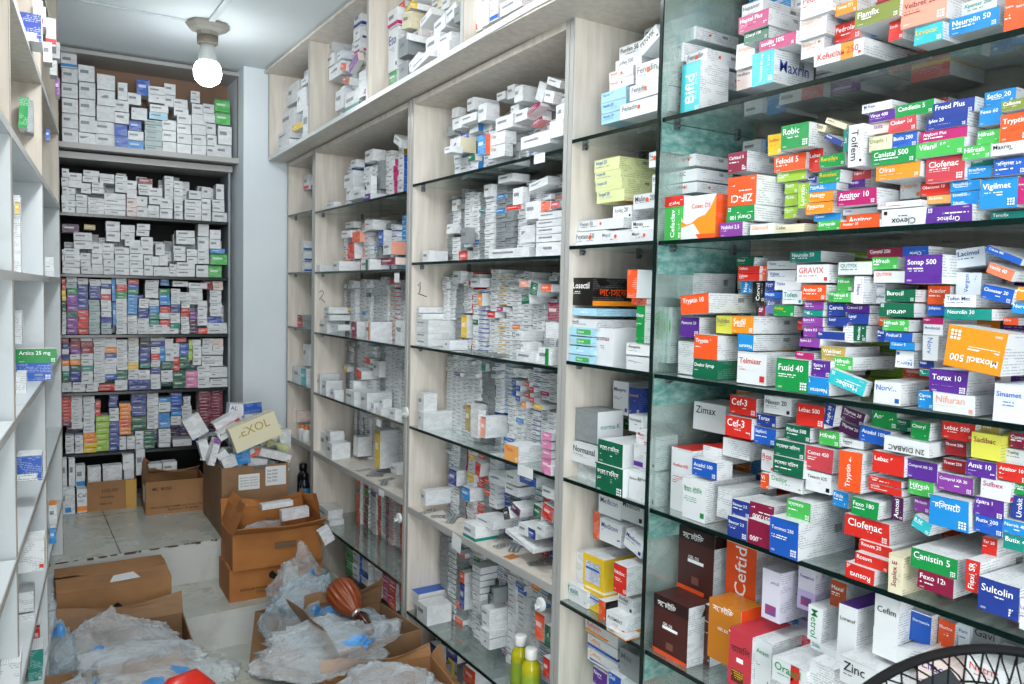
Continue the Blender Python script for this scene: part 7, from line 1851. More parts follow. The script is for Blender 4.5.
    # ordinary carton: name, fine print, corner mark
    if txt and not vert:
        k = .36 if w > 1.6*h else .26
        if c == 'W' and 'big' in o: put_text(B, txt, w, h, .08, .9, .3, .72, tcol, 2 if flip else 0)
        elif flip: put_text(B, txt, w, h, .1, .92, .12, .12+k, tcol, 2)
        else: put_text(B, txt, w, h, .07, .84, .86-k, .86, tcol, 0)
        fq(.07, .62, .86-k-.17, .86-k-.05, fcol, tcol[:3]+(.9,))
        if not pale and h > .02: fq(.07, .2, .08, .14, tuple(.7*a+.3*b_ for a, b_ in zip(fcol, (1,1,1,1))), None)
    elif txt:
        put_text(B, txt, w, h, .22, .68, .1, .92, tcol, 3 if c == 'W' else 1)
        fq(.72, .82, .3, .9, fcol, tcol[:3]+(.6,))
    if 'dot' in o:
        a0 = [(-.0009, -w*.02 + min(w, h)*.15*math.cos(a*PI/8), h*.08 + min(w, h)*.15*math.sin(a*PI/8)) for a in range(16)]
        B.face([(q[0], q[1]+w*.0, q[2]) for q in a0], COL['O'])
        side_quad(B, L, w, h, .3, .36, .45, .65, COL['O'], None)
    elif not pale and min(w, h) > .022:
        q = min(.19*w, .24*h); u1 = .95; v0 = .08; uw = q/w; vh = q/h
        fq(u1-uw, u1, v0, v0+vh, (1,1,1,1))
        for a in (1/3, 2/3):
            fq(u1-uw+uw*a-.06*uw, u1-uw+uw*a+.06*uw, v0, v0+vh, fcol, None, .0007); fq(u1-uw, u1, v0+vh*a-.06*vh, v0+vh*a+.06*vh, fcol, None, .0007)
    elif pale and c == 'W' and min(w, h) > .03 and 'tc' in o:
        q = min(.16*w, .2*h); fq(.95-q/w, .95, .1, .1+q/h, tcol)
    # barcode and seam on the long side
    if L > .1 and h > .03 and side is base:
        for k in range(6): side_quad(B, L, w, h, .62+k*.022, .632+k*.022, .55, .78, lin('#2A2C30'), None)
    fq(0, 1, .97, 1, tuple(x*.82 for x in fcol[:3])+(1,))
    return B
def placeM(X, Y, Z, yaw, t): return Matrix.Translation((X, Y, Z)) @ Matrix.Rotation(math.radians(yaw), 4, 'Z') @ Matrix.Rotation(math.radians(t), 4, 'X')
BAYN = {'1':'near glass bay','1b':'narrow glass bay','2':'wooden bay marked one','3':'wooden bay marked two','4':'end bay','5':'overhead cabinet','r':'back rack','L':'left shelving','P':'raised platform','C':'tall carton','D':'torn carton','0':'carton'}
STUFF = Box(); OCC = []
for X, Y, Z, L, w, h, t, yaw, c, txt, op, lab, sh in BOXES:
    o = {}
    for q in op.split(';'):
        if q: k, _, v = q.partition('='); o[k] = v or 1
    if not lab:
        STUFF.extend(carton(L, w, h, c, txt if yaw == 0 and Y < 2 else '', o, 2 if Y < 2 and yaw == 0 else 1), placeM(X, Y, Z, yaw, t))
    else:
        B = carton(L, w, h, c, txt, o); nm = 'syrup_carton' if 'tall' in o else 'medicine_box'
        if yaw == 0 and Y < 2.0:
            # the printed tuck-in end is a part of its own
            A_ = Box(); E_ = Box(); q0 = 0
            for f in B.f:
                T_ = E_ if all(abs(B.v[i][0]) < .002 for i in f) else A_; k_ = len(f)
                n_0 = len(T_.v); T_.v += [B.v[i] for i in f]; T_.f.append(tuple(range(n_0, n_0+k_))); T_.b += B.b[q0:q0+k_]; T_.i += B.i[q0:q0+k_]; T_.u += B.u[q0:q0+k_]; q0 += k_
            ob = A_.build(nm); E_.build('printed_end', ob)
        else: ob = B.build(nm)
        ob.matrix_world = placeM(X, Y, Z, yaw, t)
        bay, shf = sh.split('/')
        tag(ob, lab, 'carton' if 'tall' in o else 'medicine box', f'boxes on the {shf} shelf of the {BAYN[bay]}' if bay not in '5PCD' else f'boxes in the {BAYN[bay]}' if bay != 'P' else 'boxes on the raised platform')
    if yaw == 0: OCC.append((X, X+L, Y-w/2, Y+w/2, Z-h/2, Z+h/2))
# closely packed boxes behind the ones in front
def free(a):
    for b_ in OCC:
        if a[0] < b_[1]-.003 and a[1] > b_[0]+.003 and a[2] < b_[3]-.003 and a[3] > b_[2]+.003 and a[4] < b_[5]-.003 and a[5] > b_[4]+.003: return False
    return True
def pack(y0, y1, z0, z1, x0, L, pal, wr=(.04, .06), hr=(.014, .022), fill=.9, acc=.06, rag=.06, jit=.012, det=1):
    y = y1
    while y > y0 + .02:
        w = min(random.uniform(*wr), y - y0); h = random.uniform(*hr); c = random.choice(pal); ac = random.random(); acol = random.choice('ROBNGDMKAYbT')
        top = z0 + (z1 - z0) * min(.97, fill + random.uniform(-rag, rag)); z = z0 + .0005; xx = x0 + random.uniform(-jit, jit)
        while z + h < top:
            mess = z > z0 + (top - z0)*.72 and random.random() < .3
            hh = h; t = random.uniform(-7, 7) if mess else random.uniform(-.8, .8); dx = random.uniform(-.02, .012) if mess else random.uniform(-.003, .003)
            bx = (xx+dx, xx+dx+L, y-w, y, z, z+hh)
            if free(bx):
                o = {}
                cc = c
                if ac < acc: o['side'] = acol; 
                elif ac < acc*2.2: o['strip'] = acol
                if random.random() < acc*.35: cc = acol
                STUFF.extend(carton(L, w-.0016, hh-.0016, cc, '', o, det), placeM(xx+dx, y-w/2+random.uniform(-.0015, .0015), ZC+z+hh/2, random.uniform(-1.5, 1.5), t))
            z += hh
        y -= w + .0006
for k in range(len(OCC)): a = OCC[k]; OCC[k] = a[:4] + (a[4]-ZC, a[5]-ZC)
WH = 'WWWWWWWWz'
ys2 = (2.0, 3.05)
pack(2.0, 2.93, .445, .80, 1.56, .14, 'WWWWwE', (.05, .08), (.025, .04), .72, .05, .12, .02)
pack(2.0, 2.98, .122, .43, 1.545, .15, WH, (.05, .07), (.013, .02), .9, .05, .06, .015)
pack(2.0, 2.99, -.223, .11, 1.565, .15, WH, (.04, .06), (.014, .02), .92, .07, .05, .015)
pack(2.0, 3.0, -.565, -.235, 1.575, .14, WH, (.045, .055), (.014, .018), .94, .05, .03, .008)
pack(2.0, 3.0, -.912, -.578, 1.575, .14, WH+'WzBR', (.045, .06), (.016, .024), .92, .12, .06, .02)
pack(2.0, 3.0, -1.364, -.94, 1.575, .14, WH+'W', (.05, .07), (.018, .028), .93, .14, .05, .02)
pack(2.0, 3.0, -1.63, -1.38, 1.55, .12, 'NXzRWX', (.05, .07), (.05, .08), .85, .2, .05, .02)
pack(3.12, 4.2, .425, .74, 1.56, .15, 'WWWWwz', (.05, .07), (.02, .035), .78, .06, .14, .02)
pack(3.12, 4.2, .098, .41, 1.56, .15, 'WWWWzWbS', (.05, .07), (.02, .03), .8, .12, .12, .02)
pack(3.12, 4.22, -.232, .085, 1.58, .15, 'WWWWz', (.05, .07), (.015, .024), .93, .02, .04, .015)
pack(3.12, 4.22, -.565, -.245, 1.58, .15, 'WWWWz', (.05, .07), (.015, .024), .93, .03, .04, .015)
pack(3.12, 4.18, -.893, -.58, 1.62, .12, 'WWWzz', (.035, .05), (.014, .02), .95, .03, .03, .008)
pack(3.12, 4.1, -1.267, -.92, 1.62, .12, 'WyyOWOWKAy', (.045, .06), (.014, .022), .95, .1, .03, .01)
pack(3.12, 4.0, -1.46, -1.285, 1.50, .14, 'RWWMGRWb', (.07, .10), (.03, .05), .9, .3, .1, .03, 1)
for a, b_ in ((4.09, 4.82), (3.29, 4.05), (2.44, 3.25), (1.63, 2.40), (.83, 1.58)):
    pack(a, b_ - (.12 if a > 3.2 else .02), zb_oh(b_)+.034, 1.26, 1.45, .16, 'WWWWWwE' if a > 2.4 else 'WWNWOW', (.06, .09), (.025, .045), .9, .1, .1, .03)
# colourful backs of the glass bays
CP = 'RROOABBNNbbGgDTPPVMKWWWWLYc'
for z0, z1 in ((.461, .86), (.146, .445), (-.20, .13), (-.558, -.215), (-.943, -.575), (-1.36, -.96)):
    dark = z0 < -.9
    pack(.56, 1.50, z0, z1, 1.665, .13, CP if not dark else 'WWWzNOJWb', (.055, .09), (.028, .045), .96, .1, .04, .02)
    pack(1.60, 1.95, z0, z1, 1.665, .13, 'WWWWWWEi', (.06, .09), (.03, .045), .8, .1, .08, .02)
# back rack: dim second rows behind the listed columns
e_ = Vector((math.cos(TH), math.sin(TH), 0)); n_ = Vector((-math.sin(TH), math.cos(TH), 0))
for z0, z1, pal in ((.40, .70, 'WWWz'), (.06, .37, 'WWWz'), (-.283, .03, 'WWNRWB'), (-.613, -.31, 'WWTNWK'), (-.965, -.64, 'WNWBQQ')):
    u = .02
    while u < .86:
        w = random.uniform(.045, .065); z = z0; top = z0 + (z1-z0)*random.uniform(.55, .9); h = random.uniform(.02, .035)
        while z + h < top:
            p_ = Vector((.262, 5.13, 0)) + e_*(u+w/2) + n_*.17
            STUFF.extend(carton(.1, w-.002, h-.001, random.choice(pal), '', {}, 1), placeM(p_.x, p_.y, ZC+z+h/2, 86.93, random.uniform(-1, 1))); z += h
        u += w
ob = STUFF.build('packed_medicine_boxes')
tag(ob, 'closely packed small medicine boxes filling the shelves behind the separate ones', 'medicine boxes', kind='stuff')
# ------------------------------------------------------------------ bulb
bl = empty('light_bulb', 'glowing white bulb hanging from a round socket on the ceiling', 'light bulb', (.86, 4.22, 2.934))
MB().lathe([(.105, 0), (.105, -.012), (.085, -.03), (.055, -.04), (.05, -.055), (.045, -.062)][::-1], 8).build('ceiling_rose', mat('grubby_socket', '#8E8A82', .5), bl)
MB().lathe([(.040, -.10), (.048, -.095), (.050, -.06)], 28).build('bulb_socket', mat('brown_socket', '#6F675C', .5), bl, smooth=True)
MB().lathe([(.051, -.19), (.047, -.175), (.038, -.13), (.032, -.10)], 32).build('bulb_body', mat('bulb_housing', '#B9BDBB', .4), bl, smooth=True)
EM = mat('glowing_diffuser', '#FFFFFF', .4, Emission_Color=(.92, .97, 1, 1), Emission_Strength=44)
prof = [(.002, -.300), (.025, -.297), (.044, -.287), (.058, -.271), (.0645, -.25), (.0655, -.232), (.063, -.212), (.056, -.195), (.051, -.189)]
MB().lathe(prof, 40).build('bulb_globe', EM, bl, smooth=True)
# ------------------------------------------------------------------ cardboard cartons
def open_carton(label, loc, dims, rz=0, m=None, flaps=((0,70),(1,60),(2,110),(3,60)), fl=.5, marks=(), tilt=(0, 0), closed=False, crush=0, extra=None, h_front=None):
    """dims = width x, depth y, height z; origin at base centre; flap angle 0 = lying closed, 90 = upright, 180 = folded outward"""
    m = m or CB; W, D, H = dims; t = .005
    r = empty('cardboard_carton', label, 'cardboard box', loc, rz); r.rotation_euler = (tilt[0], tilt[1], rz)
    b = MB(); x, y = W/2, D/2
    def wall(p, q, n):
        # subdivided wall panel so that it can sag
        k = 8; vs = []; fs = []
        for side in (0, 1):
            for i in range(k+1):
                for j in range(5):
                    u = i/k; v = j/4; px = p[0]+(q[0]-p[0])*u; py = p[1]+(q[1]-p[1])*u
                    s = crush * math.sin(u*PI) * v * (.6 + .4*math.sin(u*9+p[0]*30)) - side*t
                    vs.append((px + n[0]*s, py + n[1]*s, v*H - crush*.6*math.sin(u*PI)*v))
        m_ = (k+1)*5
        for i in range(k):
            for j in range(4):
                a = i*5+j; fs.append((a, a+5, a+6, a+1)); fs.append((m_+a, m_+a+1, m_+a+6, m_+a+5))
            fs.append((i*5+4, (i+1)*5+4, m_+(i+1)*5+4, m_+i*5+4))
        b.add(vs, fs)
    wall((-x,-y), (x,-y), (0,-1)); wall((x,-y), (x,y), (1,0)); wall((x,y), (-x,y), (0,1)); wall((-x,y), (-x,-y), (-1,0))
    b.box((-x+.004, -y+.004, 0), (x-.004, y-.004, .006)); body = b.build('carton_body', m, r)
    ed = [((-x,-y),(x,-y),(0,-1)), ((x,-y),(x,y),(1,0)), ((x,y),(-x,y),(0,1)), ((-x,y),(-x,-y),(-1,0))]
    for k, ang in flaps:
        p, q, n = ed[k]; ln = (D if k % 2 == 0 else W)*fl; a = math.radians(ang)
        fm = MB(); K = 6; vs = []
        for s in (0, 1):
            for i in range(K+1):
                for j in range(4):
                    u = i/K; v = j/3; wob = .012*math.sin(u*7+k)*v*v + .01*math.sin(v*3+u*4)*v
                    d = -math.cos(a)*ln*v; zz = math.sin(a)*ln*v
                    px = p[0]+(q[0]-p[0])*u; py = p[1]+(q[1]-p[1])*u
                    vs.append((px + n[0]*(d+wob), py + n[1]*(d+wob), H + zz + wob*.6 - s*.004 - crush*.6*math.sin(u*PI)))
        nn = (K+1)*4; fs = []
        for i in range(K):
            for j in range(3):
                a_ = i*4+j; fs += [(a_, a_+1, a_+5, a_+4), (nn+a_, nn+a_+4, nn+a_+5, nn+a_+1)]
            fs += [(i*4+3, nn+i*4+3, nn+(i+1)*4+3, (i+1)*4+3)]
        fs += [(j, nn+j, nn+j+1, j+1) for j in range(3)] + [(K*4+j, K*4+j+1, nn+K*4+j+1, nn+K*4+j) for j in range(3)]
        fm.add(vs, fs).build('carton_flap', m, r)
    for nm, mt, a, b_ in marks:
        MB().box(a, b_).build(nm, mt, body)
    return r
def print_on(parent, s, x0, x1, y, z0, z1, m=INK, nm='printed_lettering', side='front'):
    g_ = text_geo(s)
    if not g_: return
    vs, fs, tw, th = g_; sc_ = min((x1-x0)/tw, (z1-z0)/th)
    me = bpy.data.meshes.new(nm)
    me.from_pydata([(x0+v[0]*sc_, y, z0+v[1]*sc_) if side == 'front' else (y, x1-(v[0]*sc_), z0+v[1]*sc_) for v in vs], [], fs); me.materials.append(m)
    o = bpy.data.objects.new(nm, me); C.objects.link(o); o.parent = next((c for c in parent.children if c.name.startswith('carton_body')), parent)
    return o
zU = .375; zL = .17
c1 = open_carton('small brown carton holding white bottle boxes, at the back rack', (.50, 5.06, zU), (.25, .20, .165), -.05, CB, flaps=(), marks=[('brown_tape', TAPE, (.07, -.1055, 0), (.125, -.1015, .165))])
print_on(c1, 'LIQUID', -.05, .03, -.1012, .10, .13); print_on(c1, 'CROSSBAR', -.06, .01, -.1012, .07, .085); print_on(c1, 'keep dry', -.06, .0, -.1012, .03, .05)
c2 = open_carton('brown carton with folded flaps beside the small carton on the platform', (.80, 4.86, zU), (.31, .26, .185), -.05, CB, flaps=((2, 20), (3, 80)), fl=.3, marks=[('paper_label', PAPER, (-.1565, -.07, .06), (-.1552, .02, .15))])
print_on(c2, 'MC 80/5K', -.12, -.02, -.1312, .135, .155); print_on(c2, 'HEALTHCARE PHARMACEUTICALS LTD.', -.13, .14, -.1312, .035, .055); print_on(c2, 'Rajendrapur, Bangladesh', -.04, .12, -.1312, .015, .032)
c3 = open_carton('large tall brown carton overflowing with mixed medicine boxes', (1.085, 4.395, zU), (.335, .52, .355), -.03, CBD, flaps=(), marks=[('paper_label', PAPER, (-.085, -.2615, .235), (.02, -.2602, .315)), ('paper_label', PAPER, (.05, -.2615, .245), (.155, -.2602, .345)), ('grey_tape', mat('grey_tape', '#5A5C5C', .4), (-.01, -.2612, .335), (.06, -.2602, .35))], crush=.0)
for k in range(4): print_on(c3, 'Qty 144 pcs  B.No 0217', -.078, .012, -.2622, .25+.014*k, .262+.014*k); print_on(c3, 'Exp 2024', .06, .11, -.2622, .262+.018*k, .276+.018*k)
fill = Box()
for k in range(60):
    p_ = (1.085+random.uniform(-.11, .11), 4.34+random.uniform(-.10, .16), zU+.30+random.uniform(0, .10))
    Mx = Matrix.Translation(p_) @ Matrix.Rotation(random.uniform(0, 6.3), 4, 'Z') @ Matrix.Rotation(random.uniform(-.6, .6), 4, 'X') @ Matrix.Rotation(random.uniform(-.5, .5), 4, 'Y')
    fill.extend(carton(random.uniform(.08, .12), random.uniform(.04, .06), random.uniform(.02, .03), random.choice('WWWWWEBROz'), '', {}, 1), Mx)
o = fill.build('discarded_medicine_boxes'); tag(o, 'jumble of small medicine boxes deep inside the overflowing tall carton', 'medicine boxes', kind='stuff')
c5 = open_carton('closed brown carton with bird emblem, underneath the torn open carton', (1.09, 3.90, zL), (.44, .25, .15), -.03, CBO, flaps=((0, 4), (2, 3)), fl=.5)
print_on(c5, 'POPULAR PHARMACEUTICALS LTD.', -.17, .08, -.127, .045, .062); print_on(c5, 'TONGI, GAZIPUR', -.10, .03, -.127, .025, .04)
em = MB(); em.add([(-.01+.03*math.cos(a), -.1275, .105+.022*math.sin(a)) for a in [k*PI/8 for k in range(5, 17)]] + [(.0, -.1275, .10)], [tuple(range(13))]); em.build('printed_emblem', INK, c5)
MB().box((.03, -.1275, .03), (.10, -.126, .13)).build('paper_label', PAPER, c5)
c4 = open_carton('torn orange-brown open carton with a crumpled clear bag inside', (1.09, 3.89, zL+.152), (.42, .27, .175), -.03, CBO, flaps=((0, 150), (1, 75), (2, 95), (3, 68)), fl=.36, crush=.012, marks=[('grey_tape', mat('dark_tape', '#6B5A48', .3), (-.02, -.152, .09), (.08, -.149, .115))])
c6 = open_carton('crushed brown carton lying closed on the lower tiled step at left', (.385, 3.87, zL), (.44, .33, .20), -.02, CB, flaps=((0, 1), (2, 2)), fl=.51, crush=.004)
print_on(c6, 'POPULAR PHARMACEUTICALS LTD.', -.13, .15, -.1735, .045, .062); 
em = MB(); em.add([(.02+.035*math.cos(a), -.178, .105+.024*math.sin(a)) for a in [k*PI/8 for k in range(5, 17)]] + [(.03, -.178, .10)], [tuple(range(13))]); em.build('printed_emblem', INK, c6)
MB().box((-.19, -.10, .1935), (-.06, -.085, .1945)).build('printed_tape', TEALTAPE, c6)
MB().quadbox([(-.02, -.12, .197), (.10, -.11, .199), (.08, -.03, .20), (.0, -.05, .20)], [(-.02, -.12, .199), (.10, -.11, .201), (.08, -.03, .202), (.0, -.05, .203)]).build('torn_paper', PAPER, c6)
c7 = open_carton('open brown carton filled with clear plastic bags, below the crushed carton', (.33, 3.36, 0), (.56, .40, .26), -.06, CBD, flaps=((2, 120),), fl=.2)
c8 = open_carton('brown carton tipped on its side with printed tape, beside the lower step', (1.035, 3.30, .02), (.30, .26, .24), .55, CBD, flaps=((1, 150),), fl=.22, tilt=(.0, .16), marks=[('printed_tape', TEALTAPE, (-.03, -.1315, 0), (.01, -.1303, .24))])
print_on(c8, 'CARE', .05, .12, -.1312, .14, .17)
c9 = open_carton('open brown carton nearest the camera on the floor, against the shelving', (1.12, 2.47, 0), (.42, .44, .26), -.12, CB, flaps=((2, 100), (1, 120)), fl=.08)
c10 = open_carton('brown open carton behind the nearest one, beside the shelving', (1.19, 2.96, 0), (.36, .34, .30), .1, CBD, flaps=((2, 70), (3, 120)), fl=.35)
# ------------------------------------------------------------------ crumpled plastic bags
def bag(label, loc, size, m, rz=0, seed=1, ears=0, blue=0, lvl=5):
    r = empty('plastic_bag', label, 'plastic bag', loc, rz)
    bpy.ops.mesh.primitive_ico_sphere_add(subdivisions=lvl, radius=1); o = bpy.context.object; o.name = 'bag_film'
    me = o.data; sv = Vector((seed*3.1, seed*1.7, 0))
    def ridge(c, k):
        q = c*k + sv + .5*Vector((noise.noise(c*k*.9+sv), noise.noise(c*k*.9+sv+Vector((5, 1, 2))), noise.noise(c*k*.9+sv+Vector((1, 7, 3)))))
        return 1 - min(1, abs(noise.noise(q))*3.2)
    for v in me.vertices:
        c = v.co.copy(); f = 1 + .38*noise.noise(c*1.3 + sv) + .20*(ridge(c, 1.7)**2) + .09*(ridge(c, 3.6)**2) + .04*(ridge(c, 8)**2)
        c = c*f
        if ears and c.z > .3: k = (c.z-.3); a_ = math.atan2(c.y, c.x); c.z += k*.8*max(0, math.sin(a_*1.0+seed))**3; c.x *= 1-.35*min(1, k)
        if c.z < -.3: c.z = -.3 - (abs(c.z)-.3)*.2
        v.co = Vector((c.x*size[0], c.y*size[1], (c.z+.35)*size[2]))
    me.materials.append(m)
    for p in me.polygons: p.use_smooth = True
    o.parent = r
    if blue:
        # printed blue patches lying on the film
        fs = []; cen = [noise.random_unit_vector() for _ in range(blue)]
        cen = [Vector((math.sin(seed*2.1+k*2.3)*.7, -.6+.3*math.cos(k*1.7+seed), .55)).normalized() for k in range(blue)]
        vs = []
        for c_ in cen:
            dirs = sorted(me.vertices, key=lambda v: -(Vector((v.co.x/size[0], v.co.y/size[1], v.co.z/size[2]-.4)).normalized().dot(c_)))[:20]
            idx = {v.index for v in dirs}
            for p in me.polygons:
                if all(i in idx for i in p.vertices): fs.append([tuple(me.vertices[i].co + me.vertices[i].normal*.0015) for i in p.vertices])
        pb = MB()
        for f in fs: pb.add(f, [tuple(range(len(f)))])
        if fs: pb.build('printed_patch', BLUEINK, r)
    return r
bag('crumpled clear bag inside the torn orange-brown carton', (1.05, 3.87, .40), (.13, .085, .07), BAGC, .2, 3, 0, 0, 4)
bag('upright clear bag with pointed handles over the left open carton', (.35, 3.34, .22), (.18, .15, .085), BAGC, .3, 5, 1, 1)
bag('flat clear bag with a blue print, left of the red plastic piece', (.42, 3.04, .22), (.24, .17, .08), BAGC, -.3, 8, 0, 3)
bag('small knotted clear bag squeezed beside the left shelving', (.14, 3.28, .25), (.06, .09, .11), BAGB, 0, 12, 1, 1, 4)
bag('clear bag standing against the emblem carton', (1.10, 3.52, .24), (.12, .09, .12), BAGC, .5, 15, 1, 1)
bag('large bluish crumpled bag in the middle of the bag heap', (1.06, 3.22, .22), (.17, .18, .13), BAGB, -.2, 21, 0, 2)
bag('pale teal bag below the brown pleated bundle', (1.13, 3.02, .22), (.17, .16, .08), BAGB, .6, 27, 0, 0)
bag('wide milky clear bag draped over the open carton edge', (1.00, 2.82, .27), (.24, .15, .08), BAGC, .1, 33, 0, 2)
bag('clear bag bulging out of the nearest open carton', (1.11, 2.46, .23), (.17, .16, .07), BAGC, .4, 41, 1, 0)
# brown pleated bundle in clear wrap
bb = empty('wrapped_bundle', 'brown pleated bundle gathered at its neck inside a clear wrap', 'bundle', (1.13, 2.93, .41), -.4); bb.rotation_euler = (0, math.radians(118), math.radians(-75)); bb.scale = (.85, .85, .85)
BR = mat('brown_vinyl', '#7A3A1C', .3)
MB().lathe([(.005, -.13), (.05, -.125), (.068, -.09), (.07, -.04), (.06, .01), (.035, .045), (.022, .065)], 72, rip=lambda a, z: 1 + .09*math.sin(a*15)*min(1, max(.1, (.05-z)*8))).build('pleated_body', BR, bb, smooth=True)
MB().lathe([(.024, .05), (.026, .06), (.024, .07)], 24).build('tie_band', mat('silver_band', '#B9B9B4', .2, .6), bb, smooth=True)
MB().lathe([(.022, .07), (.032, .095), (.026, .14), (.024, .175), (.012, .19)], 32, rip=lambda a, z: 1+.12*math.sin(a*5+z*30)).build('gathered_neck', mat('dark_vinyl', '#3A1A12', .18), bb, smooth=True)
# red plastic piece at the bottom of the picture
rr = empty('red_plastic_chair', 'curved red plastic arm of a chair at the foot of the left bags', 'chair', (.30, 2.56, .335), .1)
RD = mat('red_plastic', '#C8281C', .3)
v = MB(); pts = [(-.34, .0, -.05), (-.25, -.02, -.015), (-.12, -.03, -.01), (.0, -.02, .0), (.07, .0, .03), (.13, .02, .05), (.19, .03, .045), (.235, .04, .01), (.25, .05, -.06), (.26, .06, -.25), (.27, .07, -.45)]
v.tube(pts, lambda u: .022 + .030*math.exp(-((u-.58)/.13)**2), 14); v.build('chair_arm', RD, rr, smooth=True)
MB().tube([(-.34, .0, -.05), (-.36, .01, -.2), (-.37, .02, -.45)], .022, 12).build('chair_leg', RD, rr, smooth=True)
# ------------------------------------------------------------------ bottles
def bottle(label, x, y, z, body, cap, h=.15, r=.027, liquid=None, lab=None, capc='#E4E4E2', group=None):
    e_ = empty('medicine_bottle', label, 'bottle', (x, y, z), 0, group)
    MB().lathe([(r*.9, 0), (r, .006), (r, h*.62), (r*.92, h*.70), (r*.5, h*.80), (r*.42, h*.84)], 28).build('bottle_body', body, e_, smooth=True)
    MB().lathe([(r*.62, h*.82), (r*.64, h*.83), (r*.64, h*.99), (r*.58, h)], 24).build('screw_cap', mat('cap_plastic', capc, .35), e_, smooth=True)
    if lab: MB().lathe([(r*1.012, h*.12), (r*1.012, h*.55)], 28, cap=False).build('paper_label', lab, e_, smooth=True)
    return e_
YG = mat('yellow_green_syrup', '#C9C21E', .12); YG.node_tree.nodes['Principled BSDF'].inputs['Transmission Weight'].default_value = .25
GL_ = mat('green_label', '#8DA62C', .5)
def onpix(Y, Xp): return None
bottle('yellow-green syrup bottle with white cap, left of the pair on the low shelf', 1.49, 2.25, ZC-1.364, YG, None, .19, .033, lab=GL_)
bottle('yellow-green syrup bottle with white cap, right of the pair on the low shelf', 1.47, 2.155, ZC-1.364, YG, None, .185, .033, lab=GL_)
WP = mat('white_pill_bottle', '#D5D8D8', .35)
bottle('white pill bottle with orange cap, left one in the end bay', 1.47, 4.60, ZC-.88, WP, None, .085, .026, capc='#E0702C')
bottle('white pill bottle with orange cap, right one in the end bay', 1.47, 4.53, ZC-.88, WP, None, .085, .026, capc='#E0702C')
bottle('dark bottle with black cap behind the tall carton', 1.50, 4.68, .376, mat('dark_bottle', '#14161C', .25), None, .22, .035, capc='#101014')
bottle('blue-labelled dark bottle beside the shelving end', 1.47, 4.56, .376, mat('dark_bottle_b', '#1A2230', .25), None, .19, .03, capc='#101014', lab=mat('sky_label', '#3A9CCB', .4))
# ------------------------------------------------------------------ blister strips and paper slips
SIL = mat('foil_strip', '#9EA1A2', .3, .7)
def strip(label, x, y, z, rz, L=.085, W=.035, m=None, group=None):
    e_ = MB(); e_.box((-L/2, -W/2, 0), (L/2, W/2, .0008))
    for i in range(5):
        for j in (-1, 1): e_.lathe([(.006, .0005), (.0055, .003), (.003, .0042)], 10, Matrix.Translation((-L/2+L*(i+.5)/5, j*W*.25, 0)))
    o = e_.build('blister_strip', m or SIL); o.location = (x, y, z); o.rotation_euler = (0, 0, rz)
    return tag(o, label, 'blister pack', group)
k = 0
for (x, y, rz) in ((1.475, 2.95, .3), (1.49, 2.86, -.4), (1.50, 2.79, .9), (1.535, 2.83, .1), (1.55, 2.90, 1.3), (1.52, 2.42, .2), (1.535, 2.37, .8), (1.52, 2.19, -.3), (1.555, 2.22, .6), (1.49, 2.02, 1.5)):
    strip('silver blister strip lying loose on the bare wooden shelf', x, y, ZC-.9115+.001*k, rz, group='loose blister strips on the wooden shelf'); k = (k+1) % 4
strip('small brown blister strip alone on the bare wooden shelf', 1.475, 2.30, ZC-.9115, .2, .045, .04, mat('brown_foil', '#A86A34', .4))
for i, (x, y, rz) in enumerate(((1.50, 3.72, .2), (1.53, 3.66, .9), (1.50, 3.58, -.5), (1.52, 3.48, .3), (1.55, 3.62, 0), (1.48, 3.42, 1.1))):
    strip('silver blister strip on the wooden shelf under the wall of boxes', x, y, ZC-.8925+.001*(i % 3), rz, group='blister strips in the bay marked two')
for i, (x, y, rz) in enumerate(((1.48, 2.62, .1), (1.47, 2.50, -.2), (1.50, 2.44, .5), (1.53, 2.56, .2))):
    strip('silver blister strip on the third glass shelf', x, y, ZC-.222+.001*(i % 3), rz, group='blister strips on the third glass shelf')
def slip(label, y, z, w=.05, h=.03, x=XF-.003, rx=0, hole=False):
    o = MB().box((-.0006, -w/2, -h/2), (.0006, w/2, h/2)).build('shelf_tag', PAPER); o.location = (x, y, z); o.rotation_euler = (rx, 0, 0); tag(o, label, 'shelf tag')
slip('white paper tag on the edge of the top glass shelf, middle bay', 2.12, ZC+.43, .06, .03)
slip('white paper tag folded over the bare wooden shelf edge', 2.62, ZC-.945, .07, .06, rx=.15)
slip('white paper tag on the fourth glass shelf edge', 2.16, ZC-.58, .09, .035)
slip('white tag hanging on the far bay second shelf edge', 3.20, ZC+.06, .05, .04)
slip('white tag on the far bay fourth shelf edge', 3.38, ZC-.60, .05, .03)
slip('white tag on the far bay wooden shelf edge', 3.34, ZC-.915, .06, .03)
for lab, y, z in (('round white hook at the right end of the wooden shelf', 2.05, ZC-.985), ('white hook on the panel between the two marked bays', 3.085, ZC-.51), ('white hook at the low end of the far bay', 3.14, ZC-.98)):
    e_ = empty('adhesive_hook', lab, 'hook', (XF-.004, y, z))
    MB().lathe([(.022, -.004), (.022, .003), (.018, .006)], 20, Matrix.Rotation(-PI/2, 4, 'Y')).build('hook_plate', WP, e_)
    MB().tube([(-.004, 0, -.005), (-.02, 0, -.012), (-.02, 0, .004)], .004, 8).build('hook_arm', WP, e_)
# bags on the left shelf
bag('green and clear packet tucked on the left wood-grain shelf', (-.03, 3.0, ZC+.366), (.05, .05, .09), bag_mat('grey_film', '#7E8C8C', .9), 0, 51, 0, 0, 4)
bag('white crumpled packet beside the green one on the left shelf', (-.06, 2.9, ZC+.366), (.04, .04, .13), bag_mat('milky_film', '#B9C0C0', 1.0), 0, 57, 0, 0, 4)
